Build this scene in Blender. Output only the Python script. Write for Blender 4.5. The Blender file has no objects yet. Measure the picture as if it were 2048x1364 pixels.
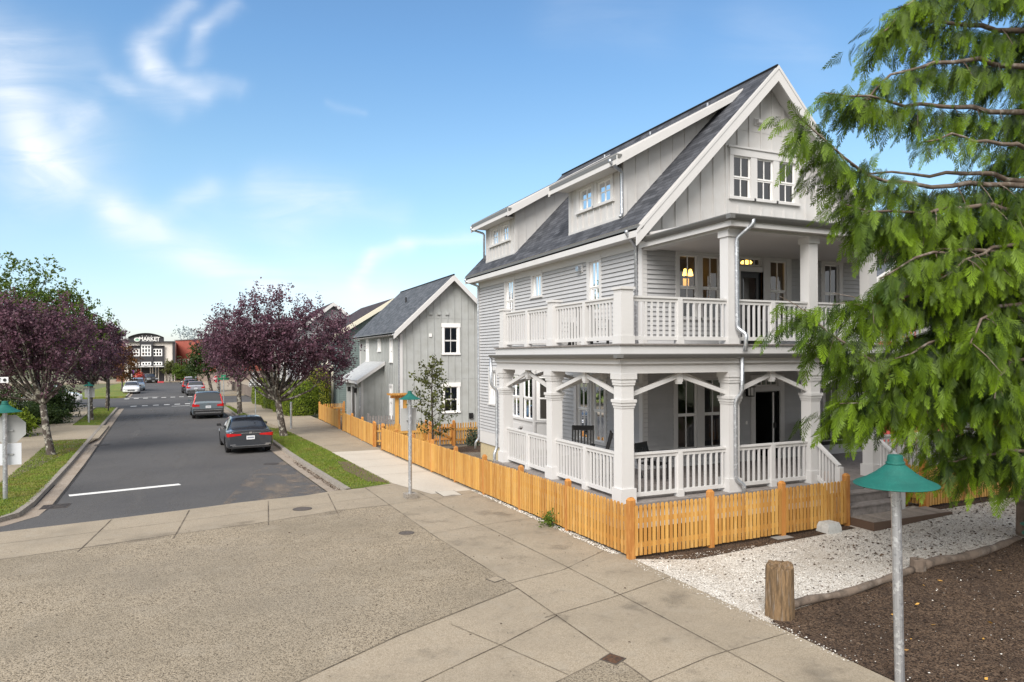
import bpy, bmesh, math, random
import numpy as np
from mathutils import Vector, Matrix
random.seed(7); RNG = np.random.default_rng(11)
S = bpy.context.scene; COL = S.collection
R = math.radians
# ---------------------------------------------------------------- camera, sky, sun, exposure
YAW = R(23.96); FPX = 1388.7; Y0 = 711.8; ROLL = R(0.27); HC = 3.75
cam = bpy.data.cameras.new('camera'); cam.sensor_width = 36; cam.lens = FPX/2048*36
cam.shift_y = (Y0-682)/2048; cam.clip_end = 6000; cam.clip_start = .1
co = bpy.data.objects.new('camera', cam); COL.objects.link(co)
co.matrix_world = Matrix.Translation((0,0,HC)) @ Matrix.Rotation(-YAW,4,'Z') @ Matrix.Rotation(R(90),4,'X') @ Matrix.Rotation(-ROLL,4,'Z')
S.camera = co
S.view_settings.view_transform = 'Standard'; S.view_settings.look = 'None'
S.view_settings.exposure = 0.76; S.view_settings.gamma = 1
S.cycles.max_bounces = 6; S.cycles.transparent_max_bounces = 12
SUN_EL = R(40); SUN_AZ = math.atan2(-.70, -.71)      # direction to the sun in plan (x, y)
sd = Vector((math.cos(SUN_AZ)*math.cos(SUN_EL), math.sin(SUN_AZ)*math.cos(SUN_EL), math.sin(SUN_EL)))
sl = bpy.data.lights.new('sun', 'SUN'); sl.energy = 2.9; sl.angle = R(36); sl.color = (1,.955,.90)
so = bpy.data.objects.new('sun', sl); COL.objects.link(so); so.rotation_euler = sd.to_track_quat('Z','Y').to_euler()

def make_world():
    w = bpy.data.worlds.new('World'); S.world = w; w.use_nodes = True
    nt = w.node_tree; nt.nodes.clear(); N = nt.nodes.new; L = nt.links.new
    out = N('ShaderNodeOutputWorld'); bg = N('ShaderNodeBackground'); L(bg.outputs[0], out.inputs[0])
    sky = N('ShaderNodeTexSky'); sky.sky_type = 'NISHITA'; sky.sun_disc = False
    sky.sun_elevation = SUN_EL; sky.sun_rotation = math.pi/2-SUN_AZ
    sky.air_density = 1.0; sky.dust_density = 0.6; sky.ozone_density = 1.6
    tc = N('ShaderNodeTexCoord')
    def math_(op, a, b=None, c=None, clamp=False):
        n = N('ShaderNodeMath'); n.operation = op; n.use_clamp = clamp
        for i, x in enumerate((a, b, c)):
            if x is None: continue
            if isinstance(x, (int, float)): n.inputs[i].default_value = x
            else: L(x, n.inputs[i])
        return n.outputs[0]
    def dot(v):
        n = N('ShaderNodeVectorMath'); n.operation = 'DOT_PRODUCT'; L(tc.outputs['Generated'], n.inputs[0]); n.inputs[1].default_value = v
        return n.outputs['Value']
    # a fixed tangent frame of the sky towards the end of the street
    F = (math.sin(YAW), math.cos(YAW), 0); Rt = (math.cos(YAW), -math.sin(YAW), 0)
    d = math_('MAXIMUM', dot(F), 0.08)
    u = math_('DIVIDE', dot(Rt), d); v = math_('DIVIDE', dot((0,0,1)), d)
    # warp
    cb = N('ShaderNodeCombineXYZ'); L(u, cb.inputs[0]); L(v, cb.inputs[1])
    n1 = N('ShaderNodeTexNoise'); n1.inputs['Scale'].default_value = 3.2; n1.inputs['Detail'].default_value = 5; n1.inputs['Roughness'].default_value = .55; L(cb.outputs[0], n1.inputs['Vector'])
    sp = N('ShaderNodeSeparateColor'); L(n1.outputs['Color'], sp.inputs[0])
    uw = math_('ADD', u, math_('MULTIPLY', math_('SUBTRACT', sp.outputs[0], .5), .13))
    vw = math_('ADD', v, math_('MULTIPLY', math_('SUBTRACT', sp.outputs[1], .5), .10))
    def stroke(p, q, wd, amp):
        P = [((a-1024)/FPX, (Y0-b)/FPX) for a, b in (p, q)]
        (ax, ay), (bx, by) = P; wd = wd/FPX
        dx, dy = bx-ax, by-ay; l2 = dx*dx+dy*dy
        ru = math_('SUBTRACT', uw, ax); rv = math_('SUBTRACT', vw, ay)
        t = math_('DIVIDE', math_('ADD', math_('MULTIPLY', ru, dx), math_('MULTIPLY', rv, dy)), l2, clamp=True)
        eu = math_('SUBTRACT', ru, math_('MULTIPLY', t, dx)); ev = math_('SUBTRACT', rv, math_('MULTIPLY', t, dy))
        d2 = math_('ADD', math_('MULTIPLY', eu, eu), math_('MULTIPLY', ev, ev))
        g = math_('POWER', 2.718, math_('MULTIPLY', d2, -1/(wd*wd)))
        return math_('MULTIPLY', g, amp*.74)
    tot = None
    for s in (((-60,120),(110,290),115,.55), ((10,200),(60,330),70,.5), ((0,95),(180,110),40,.25), ((60,300),(130,345),40,.3), ((160,240),(190,215),22,.42), ((372,12),(290,100),24,.5), ((286,95),(312,150),24,.52), ((305,145),(400,196),20,.5), ((330,165),(470,188),16,.25), ((215,160),(260,178),18,.32), ((250,172),(355,212),22,.34),
              ((455,18),(400,70),16,.35), ((400,70),(380,130),20,.28), ((225,415),(330,465),34,.42), ((250,430),(430,525),50,.40), ((400,505),(560,575),40,.52), ((540,565),(780,598),42,.5), ((740,600),(930,612),30,.4), ((735,560),(762,520),14,.6), ((758,525),(815,498),15,.66), ((810,490),(960,464),11,.45),
              ((330,430),(430,370),24,.32), ((430,400),(600,440),50,.22), ((540,370),(700,400),34,.30), ((640,400),(790,440),30,.26), ((90,330),(230,430),45,.26), ((560,420),(700,540),60,.18), ((650,212),(735,230),9,.14), ((1480,60),(1600,110),70,.14), ((1150,20),(1300,50),60,.12)):
        x = stroke(*s); tot = x if tot is None else math_('ADD', tot, x)
    # fibres
    mp = N('ShaderNodeMapping'); mp.inputs['Rotation'].default_value = (0,0,R(28)); mp.inputs['Scale'].default_value = (3,13,1); L(cb.outputs[0], mp.inputs[0])
    n2 = N('ShaderNodeTexNoise'); n2.inputs['Scale'].default_value = 1.6; n2.inputs['Detail'].default_value = 7; n2.inputs['Roughness'].default_value = .6; n2.inputs['Distortion'].default_value = .8; L(mp.outputs[0], n2.inputs['Vector'])
    fib = math_('MULTIPLY_ADD', n2.outputs[0], 2.0, -.2, clamp=True)
    cl = math_('MULTIPLY', tot, fib, clamp=True)
    # tint the clear sky: deeper azure high up, pale cyan at the horizon
    el = dot((0,0,1))
    rp = N('ShaderNodeValToRGB'); L(el, rp.inputs[0]); e = rp.color_ramp.elements
    SKYR = [(0.0,(.90,.90,1.14)),(.05,(.94,.97,1.10)),(.14,(1.02,1.09,1.08)),(.26,(1.02,1.17,1.14)),(.40,(.90,1.15,1.24)),(.8,(.75,1.0,1.2))]
    e[0].position, e[0].color = SKYR[0][0], SKYR[0][1]+(1,)
    e[1].position, e[1].color = SKYR[-1][0], SKYR[-1][1]+(1,)
    for p_, c_ in SKYR[1:-1]:
        k = e.new(p_); k.color = c_+(1,)
    mx = N('ShaderNodeMix'); mx.data_type = 'RGBA'; mx.blend_type = 'MULTIPLY'; mx.inputs[0].default_value = 1
    L(sky.outputs[0], mx.inputs[6]); L(rp.outputs[0], mx.inputs[7])
    m2 = N('ShaderNodeMix'); m2.data_type = 'RGBA'; L(cl, m2.inputs[0]); L(mx.outputs[2], m2.inputs[6]); m2.inputs[7].default_value = (6.2,6.5,6.9,1)
    # unseen white cloud added overhead and behind the viewer, whitening the ambient light
    n3 = N('ShaderNodeTexNoise'); n3.inputs['Scale'].default_value = 2.4; n3.inputs['Detail'].default_value = 6; L(tc.outputs['Generated'], n3.inputs['Vector'])
    bk = math_('ADD', math_('MULTIPLY', dot(F), -1.1), math_('MULTIPLY', el, .55)); bk = math_('MULTIPLY_ADD', bk, 2.2, .35, clamp=True)
    bk = math_('MULTIPLY', bk, math_('MULTIPLY_ADD', n3.outputs[0], .8, .45, clamp=True))
    m3 = N('ShaderNodeMix'); m3.data_type = 'RGBA'; L(bk, m3.inputs[0]); L(m2.outputs[2], m3.inputs[6]); m3.inputs[7].default_value = (7.2,7.05,6.9,1)
    L(m3.outputs[2], bg.inputs[0]); bg.inputs[1].default_value = .1
make_world()

# ---------------------------------------------------------------- helpers
def PT(px, py, d):
    U, V = px-1024, Y0-py; cr, sr = math.cos(ROLL), math.sin(ROLL)
    u, v = (U*cr+V*sr)/FPX, (-U*sr+V*cr)/FPX; sa, ca = math.sin(YAW), math.cos(YAW)
    return Vector(((sa+u*ca)*d, (ca-u*sa)*d, HC+v*d))
_Y = [11,18.4,30,50,85,160,260]; _Z = [0,-.15,-.38,-.42,-.52,-1.0,-1.3]
_X = [9,13,15.2,22]; _XZ = [0,.05,.16,.26]
def G(x, y):
    z = float(np.interp(y, _Y, _Z))
    if x > 9: z += float(np.interp(x, _X, _XZ))*max(0., min(1., (20-y)/4))
    return z
def GR(x, y): return G(x, y)-.11*min(1, max(0, (y-15)/6))
class MB:
    def __init__(s): s.v=[]; s.f=[]; s.m=[]; s.r=[]; s.uv=[]
    def add(s, vs, fs, mi=0, rnd=None, uvs=None):
        b = len(s.v); s.v += [tuple(p) for p in vs]; r = random.random() if rnd is None else rnd
        for k, f in enumerate(fs):
            s.f.append([b+i for i in f]); s.m.append(mi); s.r.append(r); s.uv.append(uvs[k] if uvs else None)
    def box(s, x0, x1, y0, y1, z0, z1, mi=0, rnd=None):
        x0,x1=sorted((x0,x1)); y0,y1=sorted((y0,y1)); z0,z1=sorted((z0,z1))
        s.add([(x0,y0,z0),(x1,y0,z0),(x1,y1,z0),(x0,y1,z0),(x0,y0,z1),(x1,y0,z1),(x1,y1,z1),(x0,y1,z1)],
              [(0,3,2,1),(4,5,6,7),(0,1,5,4),(1,2,6,5),(2,3,7,6),(3,0,4,7)], mi, rnd)
    def beam(s, p, q, w, h, up=(0,0,1), mi=0, rnd=None):
        p, q, up = Vector(p), Vector(q), Vector(up); d = (q-p).normalized(); sx = d.cross(up).normalized(); uz = sx.cross(d)
        a, b = sx*(w/2), uz*(h/2)
        s.add([p-a-b,p+a-b,p+a+b,p-a+b,q-a-b,q+a-b,q+a+b,q-a+b], [(0,1,2,3),(7,6,5,4),(1,0,4,5),(2,1,5,6),(3,2,6,7),(0,3,7,4)], mi, rnd)
    def tube(s, pts, rad, n=8, mi=0, rnd=None, cap=True):
        pts = [Vector(p) for p in pts]; k = len(pts)
        if not hasattr(rad, '__len__'): rad = [rad]*k
        vs = []; pu = None
        for i in range(k):
            d = (pts[min(i+1,k-1)]-pts[max(i-1,0)]).normalized()
            ref = pu if pu is not None else (Vector((1,0,0)) if abs(d.x) < .8 else Vector((0,1,0)))
            a = (ref-d*ref.dot(d)).normalized(); pu = a; b = d.cross(a)
            for j in range(n):
                t = 2*math.pi*j/n; vs.append(pts[i]+(a*math.cos(t)+b*math.sin(t))*rad[i])
        fs = [(i*n+j, i*n+(j+1)%n, (i+1)*n+(j+1)%n, (i+1)*n+j) for i in range(k-1) for j in range(n)]
        if cap: fs += [tuple(range(n-1,-1,-1)), tuple(range((k-1)*n, k*n))]
        s.add(vs, fs, mi, rnd)
    def lathe(s, prof, c=(0,0,0), n=20, mi=0, rnd=None):
        vs = [(c[0]+r*math.cos(2*math.pi*j/n), c[1]+r*math.sin(2*math.pi*j/n), c[2]+z) for r, z in prof for j in range(n)]
        k = len(prof); fs = [(i*n+j, i*n+(j+1)%n, (i+1)*n+(j+1)%n, (i+1)*n+j) for i in range(k-1) for j in range(n)]
        fs += [tuple(range(n-1,-1,-1)), tuple(range((k-1)*n, k*n))]
        s.add(vs, fs, mi, rnd)
    def prism(s, poly, ext, mi=0, rnd=None):
        poly = [Vector(p) for p in poly]; e = Vector(ext); n = len(poly)
        s.add(poly+[p+e for p in poly], [tuple(range(n-1,-1,-1)), tuple(range(n,2*n))]+[(i,(i+1)%n,n+(i+1)%n,n+i) for i in range(n)], mi, rnd)
    def build(s, name, mats, parent=None, org=None, smooth=False):
        if org is None: org = parent['_o'] if parent is not None and '_o' in parent else (0,0,0)
        me = bpy.data.meshes.new(name); o = Vector(org)
        me.from_pydata([(p[0]-o.x, p[1]-o.y, p[2]-o.z) for p in s.v], [], s.f)
        for m in (mats if isinstance(mats, (list, tuple)) else [mats]): me.materials.append(m)
        me.polygons.foreach_set('material_index', s.m)
        at = me.attributes.new('rnd', 'FLOAT', 'FACE'); at.data.foreach_set('value', s.r)
        if any(u is not None for u in s.uv):
            ul = me.uv_layers.new(name='uv'); k = 0
            for f, u in zip(s.f, s.uv):
                for i in range(len(f)):
                    ul.data[k].uv = u[i] if u else (0,0); k += 1
        if smooth: me.polygons.foreach_set('use_smooth', [True]*len(s.f))
        me.validate(); me.update()
        return link(name, me, parent, org if parent is None else None)
def link(name, me, parent=None, org=None):
    ob = bpy.data.objects.new(name, me); COL.objects.link(ob)
    if parent is not None:
        ob.parent = parent
        if '_o' in parent: ob['_o'] = parent['_o']
    elif org is not None: ob.location = org; ob['_o'] = tuple(org)
    return ob
def tag(o, label=None, cat=None, group=None, kind=None):
    if label: o['label'] = label
    if cat: o['category'] = cat
    if group: o['group'] = group
    if kind: o['kind'] = kind
    return o
def thing(name, label, cat, loc=(0,0,0), group=None, local=False):
    o = bpy.data.objects.new(name, None); COL.objects.link(o); o.location = loc; o.empty_display_size = .2
    o['_o'] = (0,0,0) if local else tuple(loc)
    return tag(o, label, cat, group)
def copy_tree(o, parent=None):
    c = o.copy(); COL.objects.link(c); c.parent = parent
    for ch in list(o.children): copy_tree(ch, c)
    return c
def np_mesh(name, V, Q, rnd, mats, parent=None, org=None, mi=None):
    if org is None: org = parent['_o'] if parent is not None and '_o' in parent else (0,0,0)
    me = bpy.data.meshes.new(name); V = (V-np.array(org)).astype(np.float32); Q = Q.astype(np.int32); n, k = Q.shape
    me.vertices.add(len(V)); me.vertices.foreach_set('co', V.ravel())
    me.loops.add(n*k); me.loops.foreach_set('vertex_index', Q.ravel())
    me.polygons.add(n); me.polygons.foreach_set('loop_start', np.arange(0, n*k, k, dtype=np.int32)); me.polygons.foreach_set('loop_total', np.full(n, k, np.int32))
    for m in (mats if isinstance(mats, (list, tuple)) else [mats]): me.materials.append(m)
    at = me.attributes.new('rnd', 'FLOAT', 'FACE'); at.data.foreach_set('value', rnd.astype(np.float32))
    if mi is not None: me.polygons.foreach_set('material_index', mi.astype(np.int32))
    me.update(calc_edges=True)
    return link(name, me, parent, org if parent is None else None)

# ---------------------------------------------------------------- materials
MATS = {}
def mat(name, col, rough=.7, var=0, vcol=None, noise=None, bump=None, metal=0, spec=.4, trans=0, coat=0, uv=None, stretch=None):
    """base colour; var/vcol: per-piece variation; noise: list of (scale, colour, low, high, detail); bump: (scale, strength)"""
    if name in MATS: return MATS[name]
    m = bpy.data.materials.new(name); m.use_nodes = True; nt = m.node_tree; N = nt.nodes.new; L = nt.links.new
    b = nt.nodes['Principled BSDF']; b.inputs['Roughness'].default_value = rough; b.inputs['Metallic'].default_value = metal
    b.inputs['Specular IOR Level'].default_value = spec; b.inputs['Coat Weight'].default_value = coat
    c = N('ShaderNodeRGB'); c.outputs[0].default_value = tuple(col)+(1,); cur = c.outputs[0]
    tc = N('ShaderNodeTexCoord'); vec = tc.outputs['Object']
    if stretch:
        mp = N('ShaderNodeMapping'); mp.inputs['Scale'].default_value = stretch; L(vec, mp.inputs[0]); vec = mp.outputs[0]
    def mix(fac, a, bcol):
        x = N('ShaderNodeMix'); x.data_type = 'RGBA'
        if isinstance(fac, float): x.inputs[0].default_value = fac
        else: L(fac, x.inputs[0])
        L(a, x.inputs[6])
        if isinstance(bcol, tuple): x.inputs[7].default_value = bcol+(1,)
        else: L(bcol, x.inputs[7])
        return x.outputs[2]
    if var:
        at = N('ShaderNodeAttribute'); at.attribute_name = 'rnd'
        if vcol: cur = mix(at.outputs['Fac'], cur, tuple(vcol))
        else:
            mr = N('ShaderNodeMapRange'); L(at.outputs['Fac'], mr.inputs[0]); mr.inputs[3].default_value = 1-var; mr.inputs[4].default_value = 1+var
            x = N('ShaderNodeMix'); x.data_type = 'RGBA'; x.blend_type = 'MULTIPLY'; x.inputs[0].default_value = 1; L(cur, x.inputs[6]); L(mr.outputs[0], x.inputs[7]); cur = x.outputs[2]
    for q in (noise or []):
        sc, nc, lo, hi = q[:4]; n = N('ShaderNodeTexNoise'); n.inputs['Scale'].default_value = sc; n.inputs['Detail'].default_value = q[4] if len(q) > 4 else 6
        n.inputs['Roughness'].default_value = q[5] if len(q) > 5 else .6
        L(vec, n.inputs['Vector']); mr = N('ShaderNodeMapRange'); L(n.outputs[0], mr.inputs[0]); mr.inputs[1].default_value = lo; mr.inputs[2].default_value = hi
        cur = mix(mr.outputs[0], cur, tuple(nc))
    if bump:
        n = N('ShaderNodeTexNoise'); n.inputs['Scale'].default_value = bump[0]; n.inputs['Detail'].default_value = 5; L(vec, n.inputs['Vector'])
        bp = N('ShaderNodeBump'); bp.inputs['Strength'].default_value = bump[1]; bp.inputs['Distance'].default_value = bump[2] if len(bump) > 2 else .02; L(n.outputs[0], bp.inputs['Height']); L(bp.outputs[0], b.inputs['Normal'])
    L(cur, b.inputs['Base Color'])
    if trans:
        t = N('ShaderNodeBsdfTranslucent'); L(cur, t.inputs[0]); ms = N('ShaderNodeMixShader'); ms.inputs[0].default_value = trans
        L(b.outputs[0], ms.inputs[1]); L(t.outputs[0], ms.inputs[2]); L(ms.outputs[0], nt.nodes['Material Output'].inputs[0])
    MATS[name] = m; return m
def speckle(name, base, dark, light, scale, rough=.9, patch=None, bumpd=.006, dens=(.25,.45)):
    """aggregate, gravel, mulch: voronoi stones in several tones with patches of wear"""
    m = bpy.data.materials.new(name); m.use_nodes = True; nt = m.node_tree; N = nt.nodes.new; L = nt.links.new; b = nt.nodes['Principled BSDF']
    b.inputs['Roughness'].default_value = rough; b.inputs['Specular IOR Level'].default_value = .25
    tc = N('ShaderNodeTexCoord'); v = N('ShaderNodeTexVoronoi'); v.inputs['Scale'].default_value = scale; L(tc.outputs['Object'], v.inputs['Vector'])
    sp = N('ShaderNodeSeparateColor'); L(v.outputs['Color'], sp.inputs[0])
    rp = N('ShaderNodeValToRGB'); rp.color_ramp.interpolation = 'LINEAR'; L(sp.outputs[0], rp.inputs[0]); e = rp.color_ramp.elements
    e[0].color = tuple(dark)+(1,); e[0].position = dens[0]; e[1].color = tuple(light)+(1,); e[1].position = 1
    k = e.new(dens[1]); k.color = tuple(base)+(1,)
    cur = rp.outputs[0]
    for q in (patch or []):
        n = N('ShaderNodeTexNoise'); n.inputs['Scale'].default_value = q[0]; n.inputs['Detail'].default_value = q[5] if len(q) > 5 else 6; n.inputs['Roughness'].default_value = .62; L(tc.outputs['Object'], n.inputs['Vector'])
        mr = N('ShaderNodeMapRange'); L(n.outputs[0], mr.inputs[0]); mr.inputs[1].default_value = q[2]; mr.inputs[2].default_value = q[3]; mr.inputs[4].default_value = q[4]
        x = N('ShaderNodeMix'); x.data_type = 'RGBA'; L(mr.outputs[0], x.inputs[0]); L(cur, x.inputs[6]); x.inputs[7].default_value = tuple(q[1])+(1,); cur = x.outputs[2]
    L(cur, b.inputs['Base Color'])
    bp = N('ShaderNodeBump'); bp.inputs['Distance'].default_value = bumpd; bp.inputs['Strength'].default_value = .8; L(v.outputs['Distance'], bp.inputs['Height']); bp.invert = True; L(bp.outputs[0], b.inputs['Normal'])
    MATS[name] = m; return m
def shingle(name, c1, c2, c3, bw=.32, bh=.14):
    m = bpy.data.materials.new(name); m.use_nodes = True; nt = m.node_tree; N = nt.nodes.new; L = nt.links.new; b = nt.nodes['Principled BSDF']; b.inputs['Roughness'].default_value = .85; b.inputs['Specular IOR Level'].default_value = .3
    tc = N('ShaderNodeTexCoord'); bt = N('ShaderNodeTexBrick'); L(tc.outputs['UV'], bt.inputs['Vector']); bt.inputs['Scale'].default_value = 1
    bt.inputs['Brick Width'].default_value = bw; bt.inputs['Row Height'].default_value = bh; bt.inputs['Mortar Size'].default_value = .008; bt.inputs['Mortar Smooth'].default_value = .3; bt.offset = .37
    bt.inputs['Color1'].default_value = tuple(c1)+(1,); bt.inputs['Color2'].default_value = tuple(c2)+(1,); bt.inputs['Mortar'].default_value = tuple(c3)+(1,)
    n = N('ShaderNodeTexNoise'); n.inputs['Scale'].default_value = 2.2; n.inputs['Detail'].default_value = 8; L(tc.outputs['UV'], n.inputs['Vector'])
    mr = N('ShaderNodeMapRange'); L(n.outputs[0], mr.inputs[0]); mr.inputs[1].default_value = .3; mr.inputs[2].default_value = .7; mr.inputs[3].default_value = .75; mr.inputs[4].default_value = 1.25
    x = N('ShaderNodeMix'); x.data_type = 'RGBA'; x.blend_type = 'MULTIPLY'; x.inputs[0].default_value = 1; L(bt.outputs['Color'], x.inputs[6]); L(mr.outputs[0], x.inputs[7]); L(x.outputs[2], b.inputs['Base Color'])
    bp = N('ShaderNodeBump'); bp.inputs['Distance'].default_value = .012; bp.inputs['Strength'].default_value = .7; bp.invert = True; L(bt.outputs['Fac'], bp.inputs['Height']); L(bp.outputs[0], b.inputs['Normal'])
    MATS[name] = m; return m
def glass(name, tint=(.55,.6,.6), refl=.0):
    m = bpy.data.materials.new(name); m.use_nodes = True; nt = m.node_tree; N = nt.nodes.new; L = nt.links.new; nt.nodes.remove(nt.nodes['Principled BSDF'])
    t = N('ShaderNodeBsdfTransparent'); t.inputs[0].default_value = tuple(tint)+(1,); g = N('ShaderNodeBsdfGlossy'); g.inputs['Roughness'].default_value = .01; g.inputs[0].default_value = (.95,.97,1,1)
    f = N('ShaderNodeFresnel'); f.inputs[0].default_value = 1.65; ad = N('ShaderNodeMath'); ad.operation = 'ADD'; ad.use_clamp = True; L(f.outputs[0], ad.inputs[0]); ad.inputs[1].default_value = refl
    ms = N('ShaderNodeMixShader'); L(ad.outputs[0], ms.inputs[0]); L(t.outputs[0], ms.inputs[1]); L(g.outputs[0], ms.inputs[2]); L(ms.outputs[0], nt.nodes['Material Output'].inputs[0])
    MATS[name] = m; return m
def lamp_mat(name, col, s):
    m = bpy.data.materials.new(name); m.use_nodes = True; b = m.node_tree.nodes['Principled BSDF']; b.inputs['Base Color'].default_value = tuple(col)+(1,)
    b.inputs['Emission Color'].default_value = tuple(col)+(1,); b.inputs['Emission Strength'].default_value = s; MATS[name] = m; return m

M_TRIM = mat('white_trim_paint', (.58,.57,.56), .6, noise=[(3,(.57,.56,.55),.45,.75),(1.1,(.54,.53,.515),.55,.75)], bump=(60,.08))
M_TRIM2 = mat('bright_white_paint', (.80,.79,.77), .5)
M_BATTEN = mat('pale_batten_paint', (.535,.528,.518), .6, var=.03, noise=[(2.5,(.48,.46,.44),.4,.8)], bump=(90,.15))
M_SIDING = mat('grey_lap_siding_paint', (.44,.44,.445), .6, var=.035, noise=[(4,(.405,.405,.41),.4,.75)], bump=(70,.12))
M_GARAGE = mat('grey_green_batten_paint', (.40,.412,.40), .65, var=.03, noise=[(2,(.33,.335,.315),.4,.8)], bump=(80,.12))
M_GREEN = mat('dark_green_siding_paint', (.15,.19,.18), .6, var=.05, noise=[(3,(.13,.165,.16),.4,.75)])
M_CEIL = mat('ceiling_boards_paint', (.56,.54,.52), .7)
M_DECK = mat('grey_deck_boards', (.25,.225,.21), .7, var=.12, noise=[(9,(.15,.13,.12),.4,.75)])
M_BROWNDECK = mat('weathered_brown_boards', (.24,.20,.165), .75, var=.25, noise=[(14,(.30,.27,.24),.45,.7)])
M_METAL = mat('galvanised_metal', (.48,.50,.53), .36, metal=.75, noise=[(14,(.70,.73,.76),.52,.60),(30,(.33,.35,.38),.55,.66)])
M_GUTTER = mat('grey_gutter_metal', (.17,.168,.162), .5, metal=.2)
M_GLASS = glass('window_glass', refl=.03)
M_GLASSD = glass('dark_window_glass', (.3,.33,.33), .05)
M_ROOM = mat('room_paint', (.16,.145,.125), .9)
M_ROOML = mat('pale_reflection_backing', (.52,.57,.56), .9)  # pale blue-green stands in for sky reflected in the upper panes
M_CURT = mat('pale_curtain_cloth', (.62,.68,.66), .9)
M_BLACK = mat('black_paint', (.014,.013,.013), .5, spec=.35)
M_BLACKG = mat('black_gloss_paint', (.012,.013,.015), .25)
M_CONC = mat('foundation_concrete', (.50,.42,.26), .85, noise=[(8,(.42,.36,.24),.4,.7)])
M_ROOF = shingle('dark_grey_shingles', (.088,.092,.105), (.036,.039,.047), (.012,.013,.015), .33, .16)
M_ROOFG = shingle('mid_grey_shingles', (.115,.122,.135), (.062,.07,.080), (.022,.025,.03), .34, .18)
M_ROOFB = shingle('brown_shingles', (.06,.045,.048), (.048,.037,.04), (.028,.022,.024))
M_CEDAR = mat('cedar_fence_wood', (.62,.345,.088), .65, var=1, vcol=(.40,.185,.042), noise=[(5,(.64,.41,.16),.52,.8),(22,(.24,.09,.022),.64,.72)], stretch=(3,3,.5), spec=.3)
M_CEDARD = mat('cedar_fence_post_wood', (.44,.18,.04), .65, var=.25, noise=[(6,(.54,.26,.07),.45,.7)], stretch=(3,3,.5))
M_GREYWOOD = mat('grey_weathered_wood', (.22,.20,.19), .8, var=.15)
M_STUMP = mat('weathered_stump_wood', (.21,.135,.07), .85, noise=[(4,(.10,.065,.035),.42,.6),(3,(.24,.20,.165),.55,.72)], stretch=(7,7,.8), bump=(9,.9,.03))
M_LOG = mat('grey_edging_log', (.17,.13,.10), .85, noise=[(5,(.09,.07,.055),.45,.65),(3,(.25,.21,.175),.55,.75)], bump=(14,.8,.02))
M_TEAL = mat('teal_lamp_enamel', (.005,.105,.084), .65, noise=[(60,(.016,.15,.12),.52,.72),(4,(.005,.08,.066),.42,.7)], bump=(120,.15))
# ---------------------------------------------------------------- wall helpers: u along the wall, v up, w outward
def FR(Y): return lambda u, v, w: (u, Y-w, v)
def SD(X): return lambda u, v, w: (X-w, u, v)
def wb(mb, fr, u0, u1, v0, v1, w0, w1, mi=0):
    a, b = fr(u0, v0, w0), fr(u1, v1, w1); mb.box(a[0], b[0], a[1], b[1], a[2], b[2], mi)
def sub_iv(a, b, cuts):
    iv = [(a, b)]
    for c, d in cuts:
        nx = []
        for p, q in iv:
            if d <= p or c >= q: nx.append((p, q)); continue
            if c > p: nx.append((p, c))
            if d < q: nx.append((d, q))
        iv = nx
    return iv
def siding(mb, fr, u0, u1, v0, v1, holes, ex=.118):
    v = v0
    while v < v1-1e-4:
        t = min(v+ex, v1); mid = (v+t)/2
        for p, q in sub_iv(u0, u1, [(h[0], h[1]) for h in holes if h[2] < mid < h[3]]):
            mb.add([fr(p,v,.042), fr(q,v,.042), fr(q,t,.004), fr(p,t,.004), fr(p,v,.002), fr(q,v,.002)], [(0,1,2,3),(4,5,1,0)])
        v = t
def flat(mb, fr, u0, u1, vb, top, holes, brk=(), mi=0):
    f = top if callable(top) else (lambda u: top)
    us = sorted(set([u0, u1]+[h[0] for h in holes]+[h[1] for h in holes]+[b for b in brk if u0 < b < u1]))
    us = [u for u in us if u0 <= u <= u1]
    for a, b in zip(us[:-1], us[1:]):
        m = (a+b)/2; cuts = sorted([(h[2], h[3]) for h in holes if h[0] < m < h[1]]); v = vb
        for c, d in cuts:
            mb.add([fr(a,v,0), fr(b,v,0), fr(b,c,0), fr(a,c,0)], [(0,1,2,3)], mi, .5); v = d
        mb.add([fr(a,v,0), fr(b,v,0), fr(b,f(b),0), fr(a,f(a),0)], [(0,1,2,3)], mi, .5)
def battens(mb, fr, u0, u1, vb, top, holes, step=.405, off=.2, w=.045):
    f = top if callable(top) else (lambda u: top); u = u0+off
    while u < u1-.03:
        for p, q in sub_iv(vb, f(u)-.02, [(h[2], h[3]) for h in holes if h[0]-.02 < u < h[1]+.02]):
            if q-p > .03: wb(mb, fr, u-w/2, u+w/2, p, q, 0, .032)
        u += step
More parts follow.
